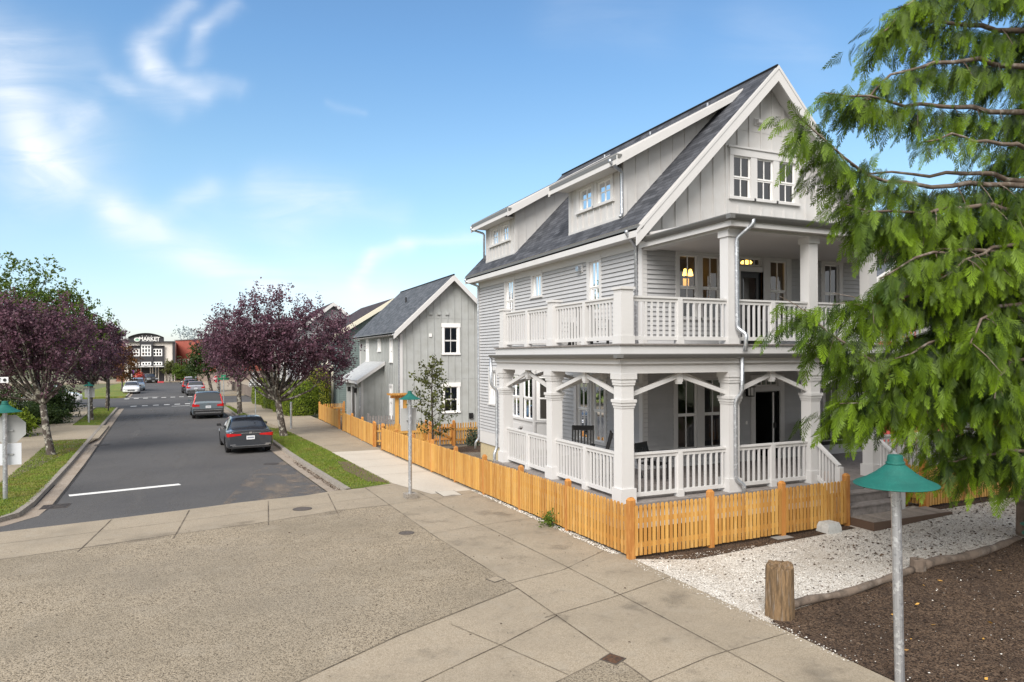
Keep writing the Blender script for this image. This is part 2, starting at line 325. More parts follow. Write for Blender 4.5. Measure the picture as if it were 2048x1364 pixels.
def window(par, fr, u0, u1, v0, v1, tr=(.1,.1,.14,.06), m=None, pm=None, cols=2, rows=1, double=True, head=.0, room=None, curtain=None, name='window', label=None, topc=None):
    """casing, sill, sashes with muntins and one pane mesh"""
    m = m or M_TRIM; mb = MB(); l, r, t, b = tr
    if l: wb(mb, fr, u0-l, u0, v0, v1, 0, .045)
    if r: wb(mb, fr, u1, u1+r, v0, v1, 0, .045)
    if t: wb(mb, fr, u0-l-head, u1+r+head, v1, v1+t, 0, .055)
    if b: wb(mb, fr, u0-l-.03, u1+r+.03, v0-b, v0, 0, .08)
    s = .04
    def sash(a, c, w0, w1, k, rws=1):
        wb(mb, fr, u0, u0+s, a, c, w0, w1, 1); wb(mb, fr, u1-s, u1, a, c, w0, w1, 1); wb(mb, fr, u0+s, u1-s, a, a+s, w0, w1, 1); wb(mb, fr, u0+s, u1-s, c-s, c, w0, w1, 1)
        for i in range(1, k):
            u = u0+s+(u1-u0-2*s)*i/k; wb(mb, fr, u-.011, u+.011, a+s, c-s, w0+.006, w1-.004, 1)
        for i in range(1, rws):
            v = a+s+(c-a-2*s)*i/rws; wb(mb, fr, u0+s, u1-s, v-.011, v+.011, w0+.008, w1-.006, 1)
    mid = (v0+v1)/2
    if double: sash(mid-.02, v1, -.055, -.01, topc or cols); sash(v0, mid-.021, -.075, -.03, cols)
    else: sash(v0, v1, -.06, -.015, cols, rows)
    # reveal
    for a, c in ((u0-.002, u0), (u1, u1+.002)): wb(mb, fr, a, c, v0, v1, -.12, 0)
    wb(mb, fr, u0, u1, v1, v1+.002, -.12, 0); wb(mb, fr, u0, u1, v0-.002, v0, -.12, 0)
    o = mb.build(name, [m, M_TRIM2], par)
    if label: o['label'] = label
    g = MB()
    if double:
        for a, c, w in ((mid-.02+s, v1-s, -.034), (v0+s, mid-.021-s, -.054)): g.add([fr(u0+s,a,w), fr(u1-s,a,w), fr(u1-s,c,w), fr(u0+s,c,w)], [(0,1,2,3)])
    else: g.add([fr(u0+s,v0+s,-.04), fr(u1-s,v0+s,-.04), fr(u1-s,v1-s,-.04), fr(u0+s,v1-s,-.04)], [(0,1,2,3)])
    g.build('pane', pm or M_GLASS, o)
    if curtain:
        c = MB(); n = 14
        for a, b_ in curtain:
            us = [u0+(u1-u0)*(a+(b_-a)*i/n) for i in range(n+1)]
            vs = [fr(u, v, -.2+.03*math.sin(i*2.1)) for v in (v0-.05, v1+.02) for i, u in enumerate(us)]
            c.add(vs, [(i, i+1, n+2+i, n+1+i) for i in range(n)])
        c.build('curtain', M_CURT, o)
    return o
def gutter(mb, p, q, w=.13, h=.11):
    """half-round trough from p to q: points are on the wall side of the top edge, the trough lies left of p->q"""
    p, q = Vector(p), Vector(q); d = (q-p).normalized(); o = Vector((d.y, -d.x, 0))
    pr = [(0,0),(0,-h),(w*.45,-h),(w*.8,-h*.62),(w,-h*.2),(w,0),(w-.012,0),(w*.75,-h*.5),(w*.42,-h*.9),(.012,-h*.88),(.012,0)]
    n = len(pr); vs = [e+o*a+Vector((0,0,b)) for e in (p, q) for a, b in pr]
    mb.add(vs, [(i,(i+1)%n,n+(i+1)%n,n+i) for i in range(n)]+[(0,1,2,3,4,5),(n+5,n+4,n+3,n+2,n+1,n)])
def downspout(par, pts, r=.045):
    mb = MB(); P = [Vector(p) for p in pts]; o = [P[0]]
    for a, b, c in zip(P[:-2], P[1:-1], P[2:]):
        d1, d2 = (a-b), (c-b); k = min(.06, d1.length*.4, d2.length*.4); o += [b+d1.normalized()*k, b+(d1.normalized()+d2.normalized())*k*.3, b+d2.normalized()*k]
    o.append(P[-1]); mb.tube(o, r, 10); return mb.build('downspout', M_METAL, par, smooth=True)
def roofplane(mb, a, b, c, d, th=.12, mi=0, mi2=1):
    """a,b along the eave, c,d along the ridge (d above a): slab with uv in metres, hung below the surface"""
    a, b, c, d = map(Vector, (a, b, c, d)); n = (b-a).cross(d-a).normalized(); n = n if n.z > 0 else -n
    ex = (b-a).normalized(); ey = n.cross(ex); uv = [((p-a).dot(ex), abs((p-a).dot(ey))) for p in (a, b, c, d)]
    mb.add([a, b, c, d], [(0,1,2,3)], mi, .5, [uv])
    lo = [p-n*th for p in (a, b, c, d)]
    mb.add(lo, [(3,2,1,0)], mi2, .5)
    T = [a, b, c, d]
    for i in range(4):
        j = (i+1) % 4; mb.add([T[i], T[j], lo[j], lo[i]], [(0,1,2,3)], mi2 if i != 2 else mi, .5)

# ---------------------------------------------------------------- the main house
XW, XE, YW, YB = 10.15, 18.23, 14.70, 26.05
XC = (XW+XE)/2; FL, DK = .85, 3.98; XP, YP, YC = 7.47, 11.54, 17.75
house = thing('porch_house', 'large pale grey house with a wrap-around porch, upper balcony and steep dark shingled roof', 'house', (14, 20, 0))
FW, SW = FR(YW), SD(XW)
RS = 1.022; RZ = lambda x: 6.96+RS*(x-9.7) if x <= XC else 6.96+RS*(2*XC-9.7-x)
# openings: u0,u1,v0,v1
lowF = [(11.20,11.83,1.30,3.12), (12.06,12.69,1.30,3.12), (16.42,17.02,1.30,3.12)]
doorL = (13.80,14.70,.86,2.74); transL = (13.86,14.64,2.88,3.08)
upF = [(11.28,11.86,4.72,6.36), (12.02,12.60,4.72,6.36), (14.36,14.97,4.72,6.36), (16.42,17.0,4.72,6.36)]
doorU = (13.30,14.08,3.99,6.02); transU = (13.30,14.04,6.18,6.40)
lowS = [(16.52,17.18,1.32,3.10), (17.42,18.08,1.32,3.10), (24.30,24.92,1.92,3.20)]
upS = [(16.75,17.30,5.00,6.42), (20.42,21.05,5.72,6.42), (22.65,23.30,5.10,6.45)]
BAY = (19.1, 22.3)                                   # bay window along the side wall
w = MB()
siding(w, SW, YW, YB, .80, 6.46, lowS+upS+[(BAY[0]+.05, BAY[1]-.05, .8, 3.3)])
siding(w, FW, XW, XE, .86, 6.50, lowF+upF+[doorL, transL, doorU, transU])
for x in (XE,): w.add([(x,YW,.3),(x,YB,.3),(x,YB,7),(x,YW,7)], [(0,1,2,3)])
w.add([(XW,YB,.3),(XE,YB,.3),(XE,YB,7),(XW,YB,7)], [(0,1,2,3)]); w.add([(XW+.002,YB,6.9),(XE,YB,6.9),(XC,YB,11.3)], [(0,1,2)])
w.build('siding_wall', M_SIDING, house)
# trim: skirt board, corner boards, frieze
for nm_, q_ in (('skirt_board', (SW, YW, YB, .32, .80, 0, .03)), ('frieze_board', (SW, YW-.03, YB, 6.46, 6.80, 0, .038)), ('corner_board', (SW, YW-.038, YW+.12, .80, 6.46, 0, .042)), ('corner_board', (FW, XW-.0, XW+.12, .86, 6.50, 0, .038)), ('corner_board', (SW, YB-.10, YB+.03, .80, 6.46, 0, .042)), ('corner_board', (FW, XE-.12, XE+.03, .86, 6.50, 0, .038))):
    t = MB(); wb(t, *q_); t.build(nm_, M_TRIM, house)
b = MB(); b.box(XW+.02, XE-.02, YW+.02, YB-.02, -.5, .34); b.build('foundation', M_CONC, house)
# rooms seen through the panes
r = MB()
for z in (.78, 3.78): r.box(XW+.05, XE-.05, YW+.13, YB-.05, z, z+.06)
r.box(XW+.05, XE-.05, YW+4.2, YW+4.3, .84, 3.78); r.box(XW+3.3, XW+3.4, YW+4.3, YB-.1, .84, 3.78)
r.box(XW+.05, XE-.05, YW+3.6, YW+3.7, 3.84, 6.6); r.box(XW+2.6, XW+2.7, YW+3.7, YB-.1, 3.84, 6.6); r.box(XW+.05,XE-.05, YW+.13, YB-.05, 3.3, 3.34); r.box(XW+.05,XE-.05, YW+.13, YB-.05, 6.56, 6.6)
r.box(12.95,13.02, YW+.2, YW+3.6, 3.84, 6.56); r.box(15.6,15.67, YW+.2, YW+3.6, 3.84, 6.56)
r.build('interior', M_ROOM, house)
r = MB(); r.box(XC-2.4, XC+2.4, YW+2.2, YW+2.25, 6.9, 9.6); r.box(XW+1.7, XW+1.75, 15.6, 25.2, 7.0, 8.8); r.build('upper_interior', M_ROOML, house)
# lower front windows and door
window(house, FW, *lowF[0], (.13,.115,.16,.06)); window(house, FW, *lowF[1], (.115,.13,.16,.06)); window(house, FW, *lowF[2])
window(house, FW, *upF[0], (.13,.08,.15,.05)); window(house, FW, *upF[1], (.08,.13,.15,.05)); window(house, FW, *upF[2], (.28,.16,.15,.05)); window(house, FW, *upF[3], (.14,.14,.15,.05))
def door(rect, tr, open_=False):
    u0, u1, v0, v1 = rect; mb = MB(); s = .12
    wb(mb, FW, u0, u0+.035, v0, v1, -.10, -.02); wb(mb, FW, u1-.035, u1, v0, v1, -.10, -.02); wb(mb, FW, u0, u1, v1-.035, v1, -.1, -.02)
    if not open_:
        wb(mb, FW, u0+.035, u0+.035+s, v0, v1-.035, -.085, -.04); wb(mb, FW, u1-.035-s, u1-.035, v0, v1-.035, -.085, -.04)
        wb(mb, FW, u0+.035+s, u1-.035-s, v0, v0+.25, -.085, -.04); wb(mb, FW, u0+.035+s, u1-.035-s, v1-.035-s, v1-.035, -.085, -.04)
    else:                                            # leaf swung into the room
        mb.box(u1-.09, u1-.045, YW+.1, YW+.95, v0, v1-.04)
    d = mb.build('door', M_BLACKG, house)
    if not open_:
        g = MB(); g.add([FW(u0+.155,v0+.25,-.06), FW(u1-.155,v0+.25,-.06), FW(u1-.155,v1-.155,-.06), FW(u0+.155,v1-.155,-.06)], [(0,1,2,3)]); g.build('pane', M_GLASSD, d)
    else:
        e = MB(); e.box(u1-.215, u1-.175, YW+.02, YW+.05, v0, v1-.04); e.build('weather_strip', M_TRIM2, d)
        h = MB(); h.box(u1-.2, u1-.13, YW-.02, YW+.02, 1.72, 1.86); h.build('handle', M_BLACK, d)
    c = MB(); l, r_, t_ = tr
    wb(c, FW, u0-l, u0, v0, v1+.14, 0, .045); wb(c, FW, u1, u1+r_, v0, v1+.14, 0, .045); wb(c, FW, u0, u1, v1, v1+.14, 0, .04)
    c.build('door_casing', M_TRIM, house)
door(doorL, (.15,.15,.1), True); door(doorU, (.12,.02,.1))
window(house, FW, *transL, (.21,.21,.12,.0), double=False, cols=4, name='transom_window')
window(house, FW, *transU, (.12,.06,.15,.0), double=False, cols=4, name='transom_window')
# lit lamps seen in the upper rooms, lantern and bell by the lower door
ML = lamp_mat('warm_lamp_shade', (1,.52,.10), 5.5)
l = MB(); l.lathe([(.02,.06),(.12,.04),(.17,-.01),(.15,-.05),(.02,-.07)], (14.36,15.6,6.43), 14); l.build('ceiling_lamp', ML, house)
for x in (12.42, 12.60):
    l = MB(); l.lathe([(.035,.16),(.05,.1),(.075,-.02),(.07,-.03)], (x,15.9,6.02), 10); l.build('wall_lamp_shade', ML, house)
l = MB(); l.box(12.42,12.62,15.99,16.0,5.66,5.92); l.build('lit_lamp_base', lamp_mat('warm_glow_panel', (.9,.45,.12), 1.2), house)
lan = MB(); lan.box(13.46,13.60,YW-.05,YW-.0,2.62,2.86); lan.box(13.44,13.62,YW-.24,YW-.06,2.87,2.90); lan.box(13.46,13.60,YW-.22,YW-.08,2.62,2.64)
for a in (13.465,13.585):
    for c_ in (YW-.215,YW-.085): lan.box(a,a+.012,c_,c_+.012,2.64,2.87)
lo = lan.build('wall_lantern', M_BLACK, house); g = MB(); g.box(13.485,13.575,YW-.195,YW-.105,2.65,2.85); g.build('lantern_glass', M_TRIM2, lo)
bl = MB(); bl.box(13.46,13.51,YW-.05,YW-.02,1.86,1.95); bl.build('door_bell', M_TRIM2, house)
# side windows
window(house, SW, *lowS[0], (.12,.10,.16,.06)); window(house, SW, *lowS[1], (.10,.14,.16,.06)); window(house, SW, *lowS[2], (.1,.1,.13,.06), curtain=[(0,.35),(.7,1)])
window(house, SW, *upS[0], (.12,.13,.15,.05)); window(house, SW, *upS[1], (.11,.11,.12,.05), double=False, cols=2); window(house, SW, *upS[2], (.13,.13,.14,.05), curtain=[(.55,1)])
# bay window
bw = MB(); bx = XW-.62; a0, a1, b0, b1 = BAY[0], BAY[1], BAY[0]+.62, BAY[1]-.62
poly = [(XW, a0), (bx, b0), (bx, b1), (XW, a1)]
def bayw(mb, p, q, z0, z1, off=0):
    mb.add([(p[0],p[1],z0),(q[0],q[1],z0),(q[0],q[1],z1),(p[0],p[1],z1)], [(0,1,2,3)])
for i in range(3):
    bayw(bw, poly[i], poly[i+1], .8, 1.70); bayw(bw, poly[i], poly[i+1], 3.12, 3.42)
bw.prism([(XW+.01,a0-.05,1.66),(bx-.05,b0-.03,1.66),(bx-.05,b1+.03,1.66),(XW+.01,a1+.05,1.66)], (0,0,.05)); bw.prism([(XW+.01,a0-.06,3.42),(bx-.06,b0-.03,3.42),(bx-.06,b1+.03,3.42),(XW+.01,a1+.06,3.42)], (0,0,.06))
for x, y in poly: bw.tube([(x,y,.8),(x,y,3.42)], .07, 8)
SB = SD(bx)
wb(bw, SB, b0, b0+.1, 1.71, 3.12, -.05, .012); wb(bw, SB, b1-.1, b1, 1.71, 3.12, -.05, .012); wb(bw, SB, (b0+b1)/2-.13, (b0+b1)/2+.13, 1.71, 3.12, -.05, .012)
for u in (b0+.12, (b0+b1)/2+.06): wb(bw, SB, u, u+.86, 1.0, 1.52, .0, .014)
bay = bw.build('bay_window', M_TRIM, house)
mid = (b0+b1)/2
for u0, u1 in ((b0+.1, mid-.13), (mid+.13, b1-.1)): window(bay, SB, u0, u1, 1.72, 3.10, (0,0,0,0), name='window', curtain=[(.55,.95)])
for p, q in ((poly[0], poly[1]), (poly[3], poly[2])):   # slanted side lights
    P, Q = Vector((p[0],p[1],0)), Vector((q[0],q[1],0)); d = (Q-P); n = Vector((d.y,-d.x,0)).normalized(); n = n if n.x < 0 else -n
    mb = MB(); f = lambda s_, v, w_: tuple(P+d*s_+n*w_+Vector((0,0,v)))
    for s0, s1, v0, v1 in ((.12,.22,1.72,3.1),(.78,.88,1.72,3.1),(.22,.78,1.72,1.77),(.22,.78,3.05,3.1),(.22,.78,2.39,2.44),(.49,.51,1.77,3.05)):
        mb.add([f(s0,v0,0),f(s1,v0,0),f(s1,v1,0),f(s0,v1,0),f(s0,v0,.02),f(s1,v0,.02),f(s1,v1,.02),f(s0,v1,.02)], [(0,3,2,1),(4,5,6,7),(0,1,5,4),(1,2,6,5),(2,3,7,6),(3,0,4,7)])
    for s0, s1 in ((0,.12),(.88,1)): mb.add([f(s0,1.72,0),f(s1,1.72,0),f(s1,3.12,0),f(s0,3.12,0)], [(0,1,2,3)])
    mb.build('window_sash', M_TRIM2, bay)
    g = MB(); g.add([f(.22,1.77,.006),f(.78,1.77,.006),f(.78,3.05,.006),f(.22,3.05,.006)], [(0,1,2,3)]); g.build('side_pane', M_GLASSD, bay)
# vent hood on the side wall
v = MB(); wb(v, SW, 17.66, 17.90, 6.18, 6.42, .02, .05); v.build('vent_plate', M_TRIM, house); v = MB(); wb(v, SW, 17.70, 17.84, 6.22, 6.36, .05, .17); v.build('vent_hood', M_METAL, house)

# gable wall over the balcony
gt = lambda u: RZ(u)-.16
tri = [(13.08,13.68,8.02,9.14), (13.90,14.49,8.02,9.14), (14.70,15.30,8.02,9.14)]
gw = MB(); flat(gw, FW, XW, XE, 6.52, gt, tri, (XC,)); battens(gw, FW, XW, XE, 6.9, gt, [(12.94,15.44,7.8,9.32)], .412, .21)
wb(gw, FW, 13.0, 15.4, 9.86, 9.875, 0, .008)
gw.build('gable_wall', M_BATTEN, house)
window(house, FW, *tri[0], (.13,.11,.2,.07), topc=2); window(house, FW, *tri[1], (.11,.105,.2,.07)); window(house, FW, *tri[2], (.105,.13,.2,.07))
hd = MB(); wb(hd, FW, 12.88, 15.5, 9.34, 9.39, 0, .09); hd.build('head_moulding', M_TRIM, house)
for x in (13.83, 14.55):
    v = MB(); wb(v, FW, x, x+.2, 10.04, 10.24, .0, .03); v.prism([FW(x+.03,10.22,.03),FW(x+.03,10.09,.03),FW(x+.03,10.09,.15),FW(x+.03,10.16,.16)], (.14,0,0)); v.build('gable_vent', M_TRIM, house)
# main roof
ro = MB(); y0, y1 = 14.2, 26.5; ridge = RZ(XC)
roofplane(ro, (9.7,y1,6.96), (9.7,y0,6.96), (XC,y0,ridge), (XC,y1,ridge), .10); xr = 2*XC-9.7
roofplane(ro, (xr,y0,6.96), (xr,y1,6.96), (XC+.001,y1,ridge), (XC+.001,y0,ridge), .10)
ro.tube([(XC,y0-.01,ridge+.01),(XC,y1+.01,ridge+.01)], .035, 6)
ro.build('roof', [M_ROOF, M_TRIM], house)
for s in (1, -1):
    rk = MB(); xe = 9.62 if s > 0 else 2*XC-9.62; f = lambda x, z, y: (x, y, z)
    zz = RZ(9.62)
    # rake board as a slanted plank
    rk.prism([(xe, y0-.045, zz-.10), (XC, y0-.045, ridge-.04), (XC, y0-.045, ridge-.42), (xe, y0-.045, zz-.46)], (0,.043,0))
    rk.prism([(xe, y0-.06, zz-.06), (XC, y0-.06, ridge-.0), (XC, y0-.06, ridge-.10), (xe, y0-.06, zz-.16)], (0,.014,0))
    rk.build('rake_board', M_TRIM, house)
    sf = MB(); o = .17; sf.prism([(9.72 if s > 0 else 2*XC-9.72, y0, RZ(9.72)-o), (XC, y0, ridge-o), (XC, y0, ridge-o-.03), (9.72 if s > 0 else 2*XC-9.72, y0, RZ(9.72)-o-.03)], (0, YW-y0-.01, 0)); sf.build('rake_soffit', M_TRIM, house)
ev = MB(); ev.box(9.70,9.74,y0,y1,6.66,6.87); ev.box(9.74,XW-.036,y0+.02,y1,6.68,6.71); ev.build('eave_fascia', M_TRIM, house)
gu = MB(); gutter(gu, (9.70,y0-.05,6.93), (9.70,y1+.03,6.93)); gu.build('gutter', M_GUTTER, house)
for y in (16.5, 19.4, 22.3):
    pv = MB(); pv.tube([(XC-.45,y,RZ(XC-.45)-.02),(XC-.45,y,RZ(XC-.45)+.16)], .03, 8); pv.build('roof_vent_pipe', M_METAL, house)
# two shed dormers on the street side
def dormer(ya, yb, wins):
    zb, ze, s = 7.38, 9.10, .548
    xt = (8.91-9.68*s-(6.96-9.7*RS))/(RS-s)                # where the shed roof meets the main roof
    dz = lambda x: 8.93+s*(x-9.68)
    d = MB(); flat(d, SW, ya, yb, zb, ze, wins); battens(d, SW, ya, yb, zb+.02, ze-.25, [(min(w_[0] for w_ in wins)-.14, max(w_[1] for w_ in wins)+.14, wins[0][2]-.1, 9.3)], .33, .17, .04)
    for y, sg in ((ya, -1), (yb, 1)):
        d.add([(XW,y,zb), (xt-.1,y,RZ(xt-.1)), (xt-.1,y,dz(xt-.1)-.05), (XW,y,ze+.05)], [(0,1,2,3)])
        x = XW+.38
        while x < xt-.3:
            d.box(x, x+.035, y, y+.02*sg, RZ(x), dz(x)-.08); x += .40
        d.box(XW-.02, XW+.10, y, y+.024*sg, zb, ze)
    wb(d, SW, ya, ya+.10, zb, ze, 0, .024); wb(d, SW, yb-.10, yb, zb, ze, 0, .024); wb(d, SW, ya, yb, zb, zb+.07, 0, .04)
    o = d.build('dormer', M_BATTEN, house)
    rf = MB(); ra, rb = ya-.42, yb+.42; roofplane(rf, (9.68,rb,8.93), (9.68,ra,8.93), (xt,ra,RZ(xt)+.03), (xt,rb,RZ(xt)+.03), .08); rf.build('dormer_roof', [M_ROOF, M_TRIM], o)
    k = MB()
    for y in (ra-.03, rb+.002): k.prism([(9.66,y,dz(9.66)-.05),(xt-.02,y,RZ(xt)-.02),(xt-.25,y,RZ(xt)-.33),(9.66,y,dz(9.66)-.32)], (0,.028,0))
    k.box(9.69,9.72,ra,rb,8.66,8.84); k.box(9.72,XW-.03,ya+.02,yb-.02,8.66,8.69); k.build('dormer_trim', M_TRIM, o)
    g = MB(); gutter(g, (9.68,ra-.04,8.90), (9.68,rb+.04,8.90)); g.build('dormer_gutter', M_GUTTER, o)
    for i, w_ in enumerate(wins): window(house, SW, *w_, (.13,.13,.18,.07), double=False, cols=2, rows=2)
    return ra, rb
dormer(15.54, 18.50, [(16.13,16.86,7.98,8.60), (17.14,17.87,7.98,8.60)])
dormer(22.50, 25.25, [(23.04,23.70,7.98,8.56), (24.02,24.70,7.98,8.56)])
# ---- porch structure
pf = MB(); pf.box(XP-.12, XE+.5, YP-.12, YW-.03, FL-.10, FL); pf.box(XP-.12, XW-.035, YW-.03, YC+.06, FL-.10, FL)
pf.build('porch_floor', M_DECK, house)
sk = MB(); sk.box(XP-.02, XE+.4, YP-.02, YP+.02, .33, FL-.10); sk.box(XP-.02, XP+.02, YP+.02, YC, .33, FL-.10); sk.build('porch_skirt', M_TRIM, house)
pc = MB(); pc.box(XP+.1, XE+.4, YP+.1, YW-.03, 3.50, 3.53); pc.box(XP+.1, XW-.04, YW-.03, YC-.02, 3.50, 3.53); pc.build('porch_ceiling', M_CEIL, house)
bm = MB()      # beam with crown, cornice and deck fascia, wrapped round the corner
def ring(x, y, z0, z1, th=.30, xe=XE+.5, ye=YC+.05):
    bm.box(x, xe, y, y+th, z0, z1); bm.box(x, x+th, y+th, ye, z0, z1)
ring(XP-.03, YP-.03, 3.39, 3.58, .40); ring(XP-.09, YP-.09, 3.58, 3.68, .5); ring(XP-.12, YP-.12, 3.68, 3.73, .5); ring(XP-.06, YP-.06, 3.73, 3.95, .5)
bm.build('porch_beam', M_TRIM, house)
dk = MB(); dk.box(XP-.10, XE+.5, YP-.10, YW-.03, 3.95, DK); dk.box(XP-.10, XW-.04, YW-.03, YC+.08, 3.95, DK); dk.build('balcony_deck', M_DECK, house)
gu = MB(); gutter(gu, (XP-.12, YP-.12, 3.78), (XE+.5, YP-.12, 3.78), .14, .10); gutter(gu, (XP-.12, YC+.08, 3.78), (XP-.12, YP-.12, 3.78), .14, .10)
gu.box(XP-.26, XP-.12, YP-.26, YP-.12, 3.70, 3.778); gu.build('porch_gutter', M_GUTTER, house)
LCX = [7.47, 10.14, 12.48, 14.45, 16.45, 18.2]; LCS = [14.52, 17.40]
def lower_col(x, y):
    c = MB(); s = .28; c.box(x, x+s, y, y+s, FL+.28, 3.39, 0)
    def col(e, z0, z1): c.box(x-e, x+s+e, y-e, y+s+e, z0, z1)
    col(.035, FL, FL+.28); col(.012, 2.71, 2.76); col(.028, 2.76, 2.82); col(.035, 2.82, 2.98) if 0 else None
    col(.045, 2.82, 2.88); col(.02, 3.16, 3.21); col(.03, 3.21, 3.28); col(.05, 3.28, 3.39); return c.build('porch_column', M_TRIM, house)
for x in LCX: lower_col(x, YP)
for y in LCS: lower_col(XP, y)
# arch braces
def brace(p, q, along):
    m_ = MB(); P, Q = Vector(p), Vector(q); C = (P+Q)/2; zc, ze = 3.33, 2.96; up = (0,0,1)
    m_.beam((P.x,P.y,ze), (C.x,C.y,zc), .06, .085); m_.beam((C.x,C.y,zc), (Q.x,Q.y,ze), .06, .085)
    m_.box(C.x-.06, C.x+.06, C.y-.06, C.y+.06, 3.20, 3.39); m_.prism([(C.x-.05,C.y-.05,3.2),(C.x+.05,C.y-.05,3.2),(C.x+.05,C.y+.05,3.2),(C.x-.05,C.y+.05,3.2)], (0,0,-.04))
    m_.build('arch_brace', M_TRIM, house)
for a, b_ in zip(LCX[:-1], LCX[1:]): brace((a+.28, YP+.14, 0), (b_, YP+.14, 0), 'x')
for a, b_ in ((YP+.28, LCS[0]), (LCS[0]+.28, LCS[1])): brace((XP+.14, a, 0), (XP+.14, b_, 0), 'y')
brace((XP+.35, LCS[1]+.17, 0), (XW, LCS[1]+.17, 0), 'x'); brace((XP+.35, LCS[0]+.17, 0), (XW, LCS[0]+.17, 0), 'x'); brace((LCX[1]+.17, YP+.35, 0), (LCX[1]+.17, YW, 0), 'y')
# railings
def railing(p, q, z, h, mids=1, nb=None, endposts=(), name='railing'):
    P, Q = Vector((p[0],p[1],0)), Vector((q[0],q[1],0)); d = (Q-P); Ln = d.length; d.normalize(); rl = MB(); bl = MB(); U = Vector((0,0,1))
    cuts = [0]+[Ln*(i+1)/(mids+1) for i in range(mids)]+[Ln]
    rl.beam(P+U*(z+h-.02), Q+U*(z+h-.02), .10, .04); rl.beam(P+U*(z+h-.075), Q+U*(z+h-.075), .045, .07); rl.beam(P+U*(z+.115), Q+U*(z+.115), .06, .075)
    for c in cuts[1:-1]:
        e = P+d*c; rl.box(e.x-.055, e.x+.055, e.y-.055, e.y+.055, z+.14, z+h-.04); rl.box(e.x-.075, e.x+.075, e.y-.075, e.y+.075, z, z+.14)
    for a, b_ in zip(cuts[:-1], cuts[1:]):
        n = max(2, round((b_-a)/.142))
        for i in range(n):
            e = P+d*(a+(b_-a)*(i+.5)/n+0); 
            if min(abs((e-P-d*c).length) for c in cuts[1:-1] or [99]) < .07: continue
            bl.box(e.x-.02, e.x+.02, e.y-.02, e.y+.02, z+.15, z+h-.10)
    o = rl.build(name, M_TRIM, house); bl.build('baluster_row', M_TRIM, o); return o
cx = XP+.14; cy = YP+.14
for a, b_ in ((LCX[0], LCX[1]), (LCX[1], LCX[2]), (LCX[3], LCX[4]), (LCX[4], LCX[5])): railing((a+.28, cy), (b_, cy), FL, .95)
railing((cx, YP+.28), (cx, LCS[0]), FL, .95); railing((cx, LCS[0]+.28), (cx, LCS[1]), FL, .95)
# balcony posts and upper columns
UCX = [10.15, 12.47, 14.38, 16.40, 17.95]
def upper_col(x):
    c = MB(); c.box(x+.01, x+.27, YP+.03, YP+.29, DK, 6.26); c.box(x-.02, x+.30, YP, YP+.32, 6.26, 6.40); c.box(x-.01, x+.29, YP+.01, YP+.31, DK, DK+.14); return c.build('balcony_column', M_TRIM, house)
for x in UCX: upper_col(x)
def bpost(x, y, s, z1):
    c = MB(); c.box(x, x+s, y, y+s, DK+.16, z1-.05); c.box(x-.02, x+s+.02, y-.02, y+s+.02, DK, DK+.16); c.box(x-.03, x+s+.03, y-.03, y+s+.03, z1-.05, z1); c.build('balcony_post', M_TRIM, house)
bpost(7.46, 11.52, .28, 5.10); bpost(7.48, 14.50, .24, 5.06); bpost(7.48, 17.42, .24, 5.04)
cx, cy = 7.60, 11.66
railing((7.74, cy), (UCX[0], cy), DK, .96); railing((UCX[0]+.28, cy), (UCX[1], cy), DK, .96); railing((UCX[1]+.28, cy), (UCX[2], cy), DK, .96); railing((UCX[2]+.28, cy), (UCX[3], cy), DK, .96); railing((UCX[3]+.28, cy), (UCX[4], cy), DK, .96)
railing((cx, 11.80), (cx, 14.50), DK, .96); railing((cx, 14.74), (cx, 17.42), DK, .96); railing((cx+.12, 17.54), (XW-.04, 17.54), DK, .96)
# upper porch roof
ur = MB(); xa, xb, ya = 10.02, XE+.3, 11.32
ur.prism([(xa,ya,6.60),(xa,YW-.01,6.60),(xa+.5,YW-.01,6.86),(xa+.5,ya+.6,6.80)], (.01,0,0)) if 0 else None
roofplane(ur, (xa,ya,6.62), (xb,ya,6.62), (xb,YW-.002,6.80), (xa,YW-.002,6.80), .06)
ur.build('balcony_roof', [M_GUTTER, M_TRIM], house)
uf = MB(); uf.box(xa, xb, ya, ya+.03, 6.44, 6.60); uf.box(xa, xa+.03, ya+.03, YW-.04, 6.44, 6.60); uf.box(xa+.03, xb, ya+.03, YW-.04, 6.46, 6.485)
uf.box(XW+.01, XE, YP+.0, YP+.30, 6.40, 6.46); uf.box(XW+.0, XW+.28, YP+.3, YW-.04, 6.40, 6.459); uf.build('balcony_beam', M_TRIM, house)
uc = MB(); uc.box(XW+.28, XE, YP+.3, YW-.04, 6.44, 6.458); uc.build('balcony_ceiling', M_CEIL, house)
gu = MB(); gutter(gu, (xa, ya, 6.67), (xb, ya, 6.67)); gutter(gu, (xa, YW-.36, 6.67), (xa, ya, 6.67)); gu.box(xa-.13, xa, ya-.13, ya, 6.57, 6.668); gu.build('balcony_gutter', M_GUTTER, house)
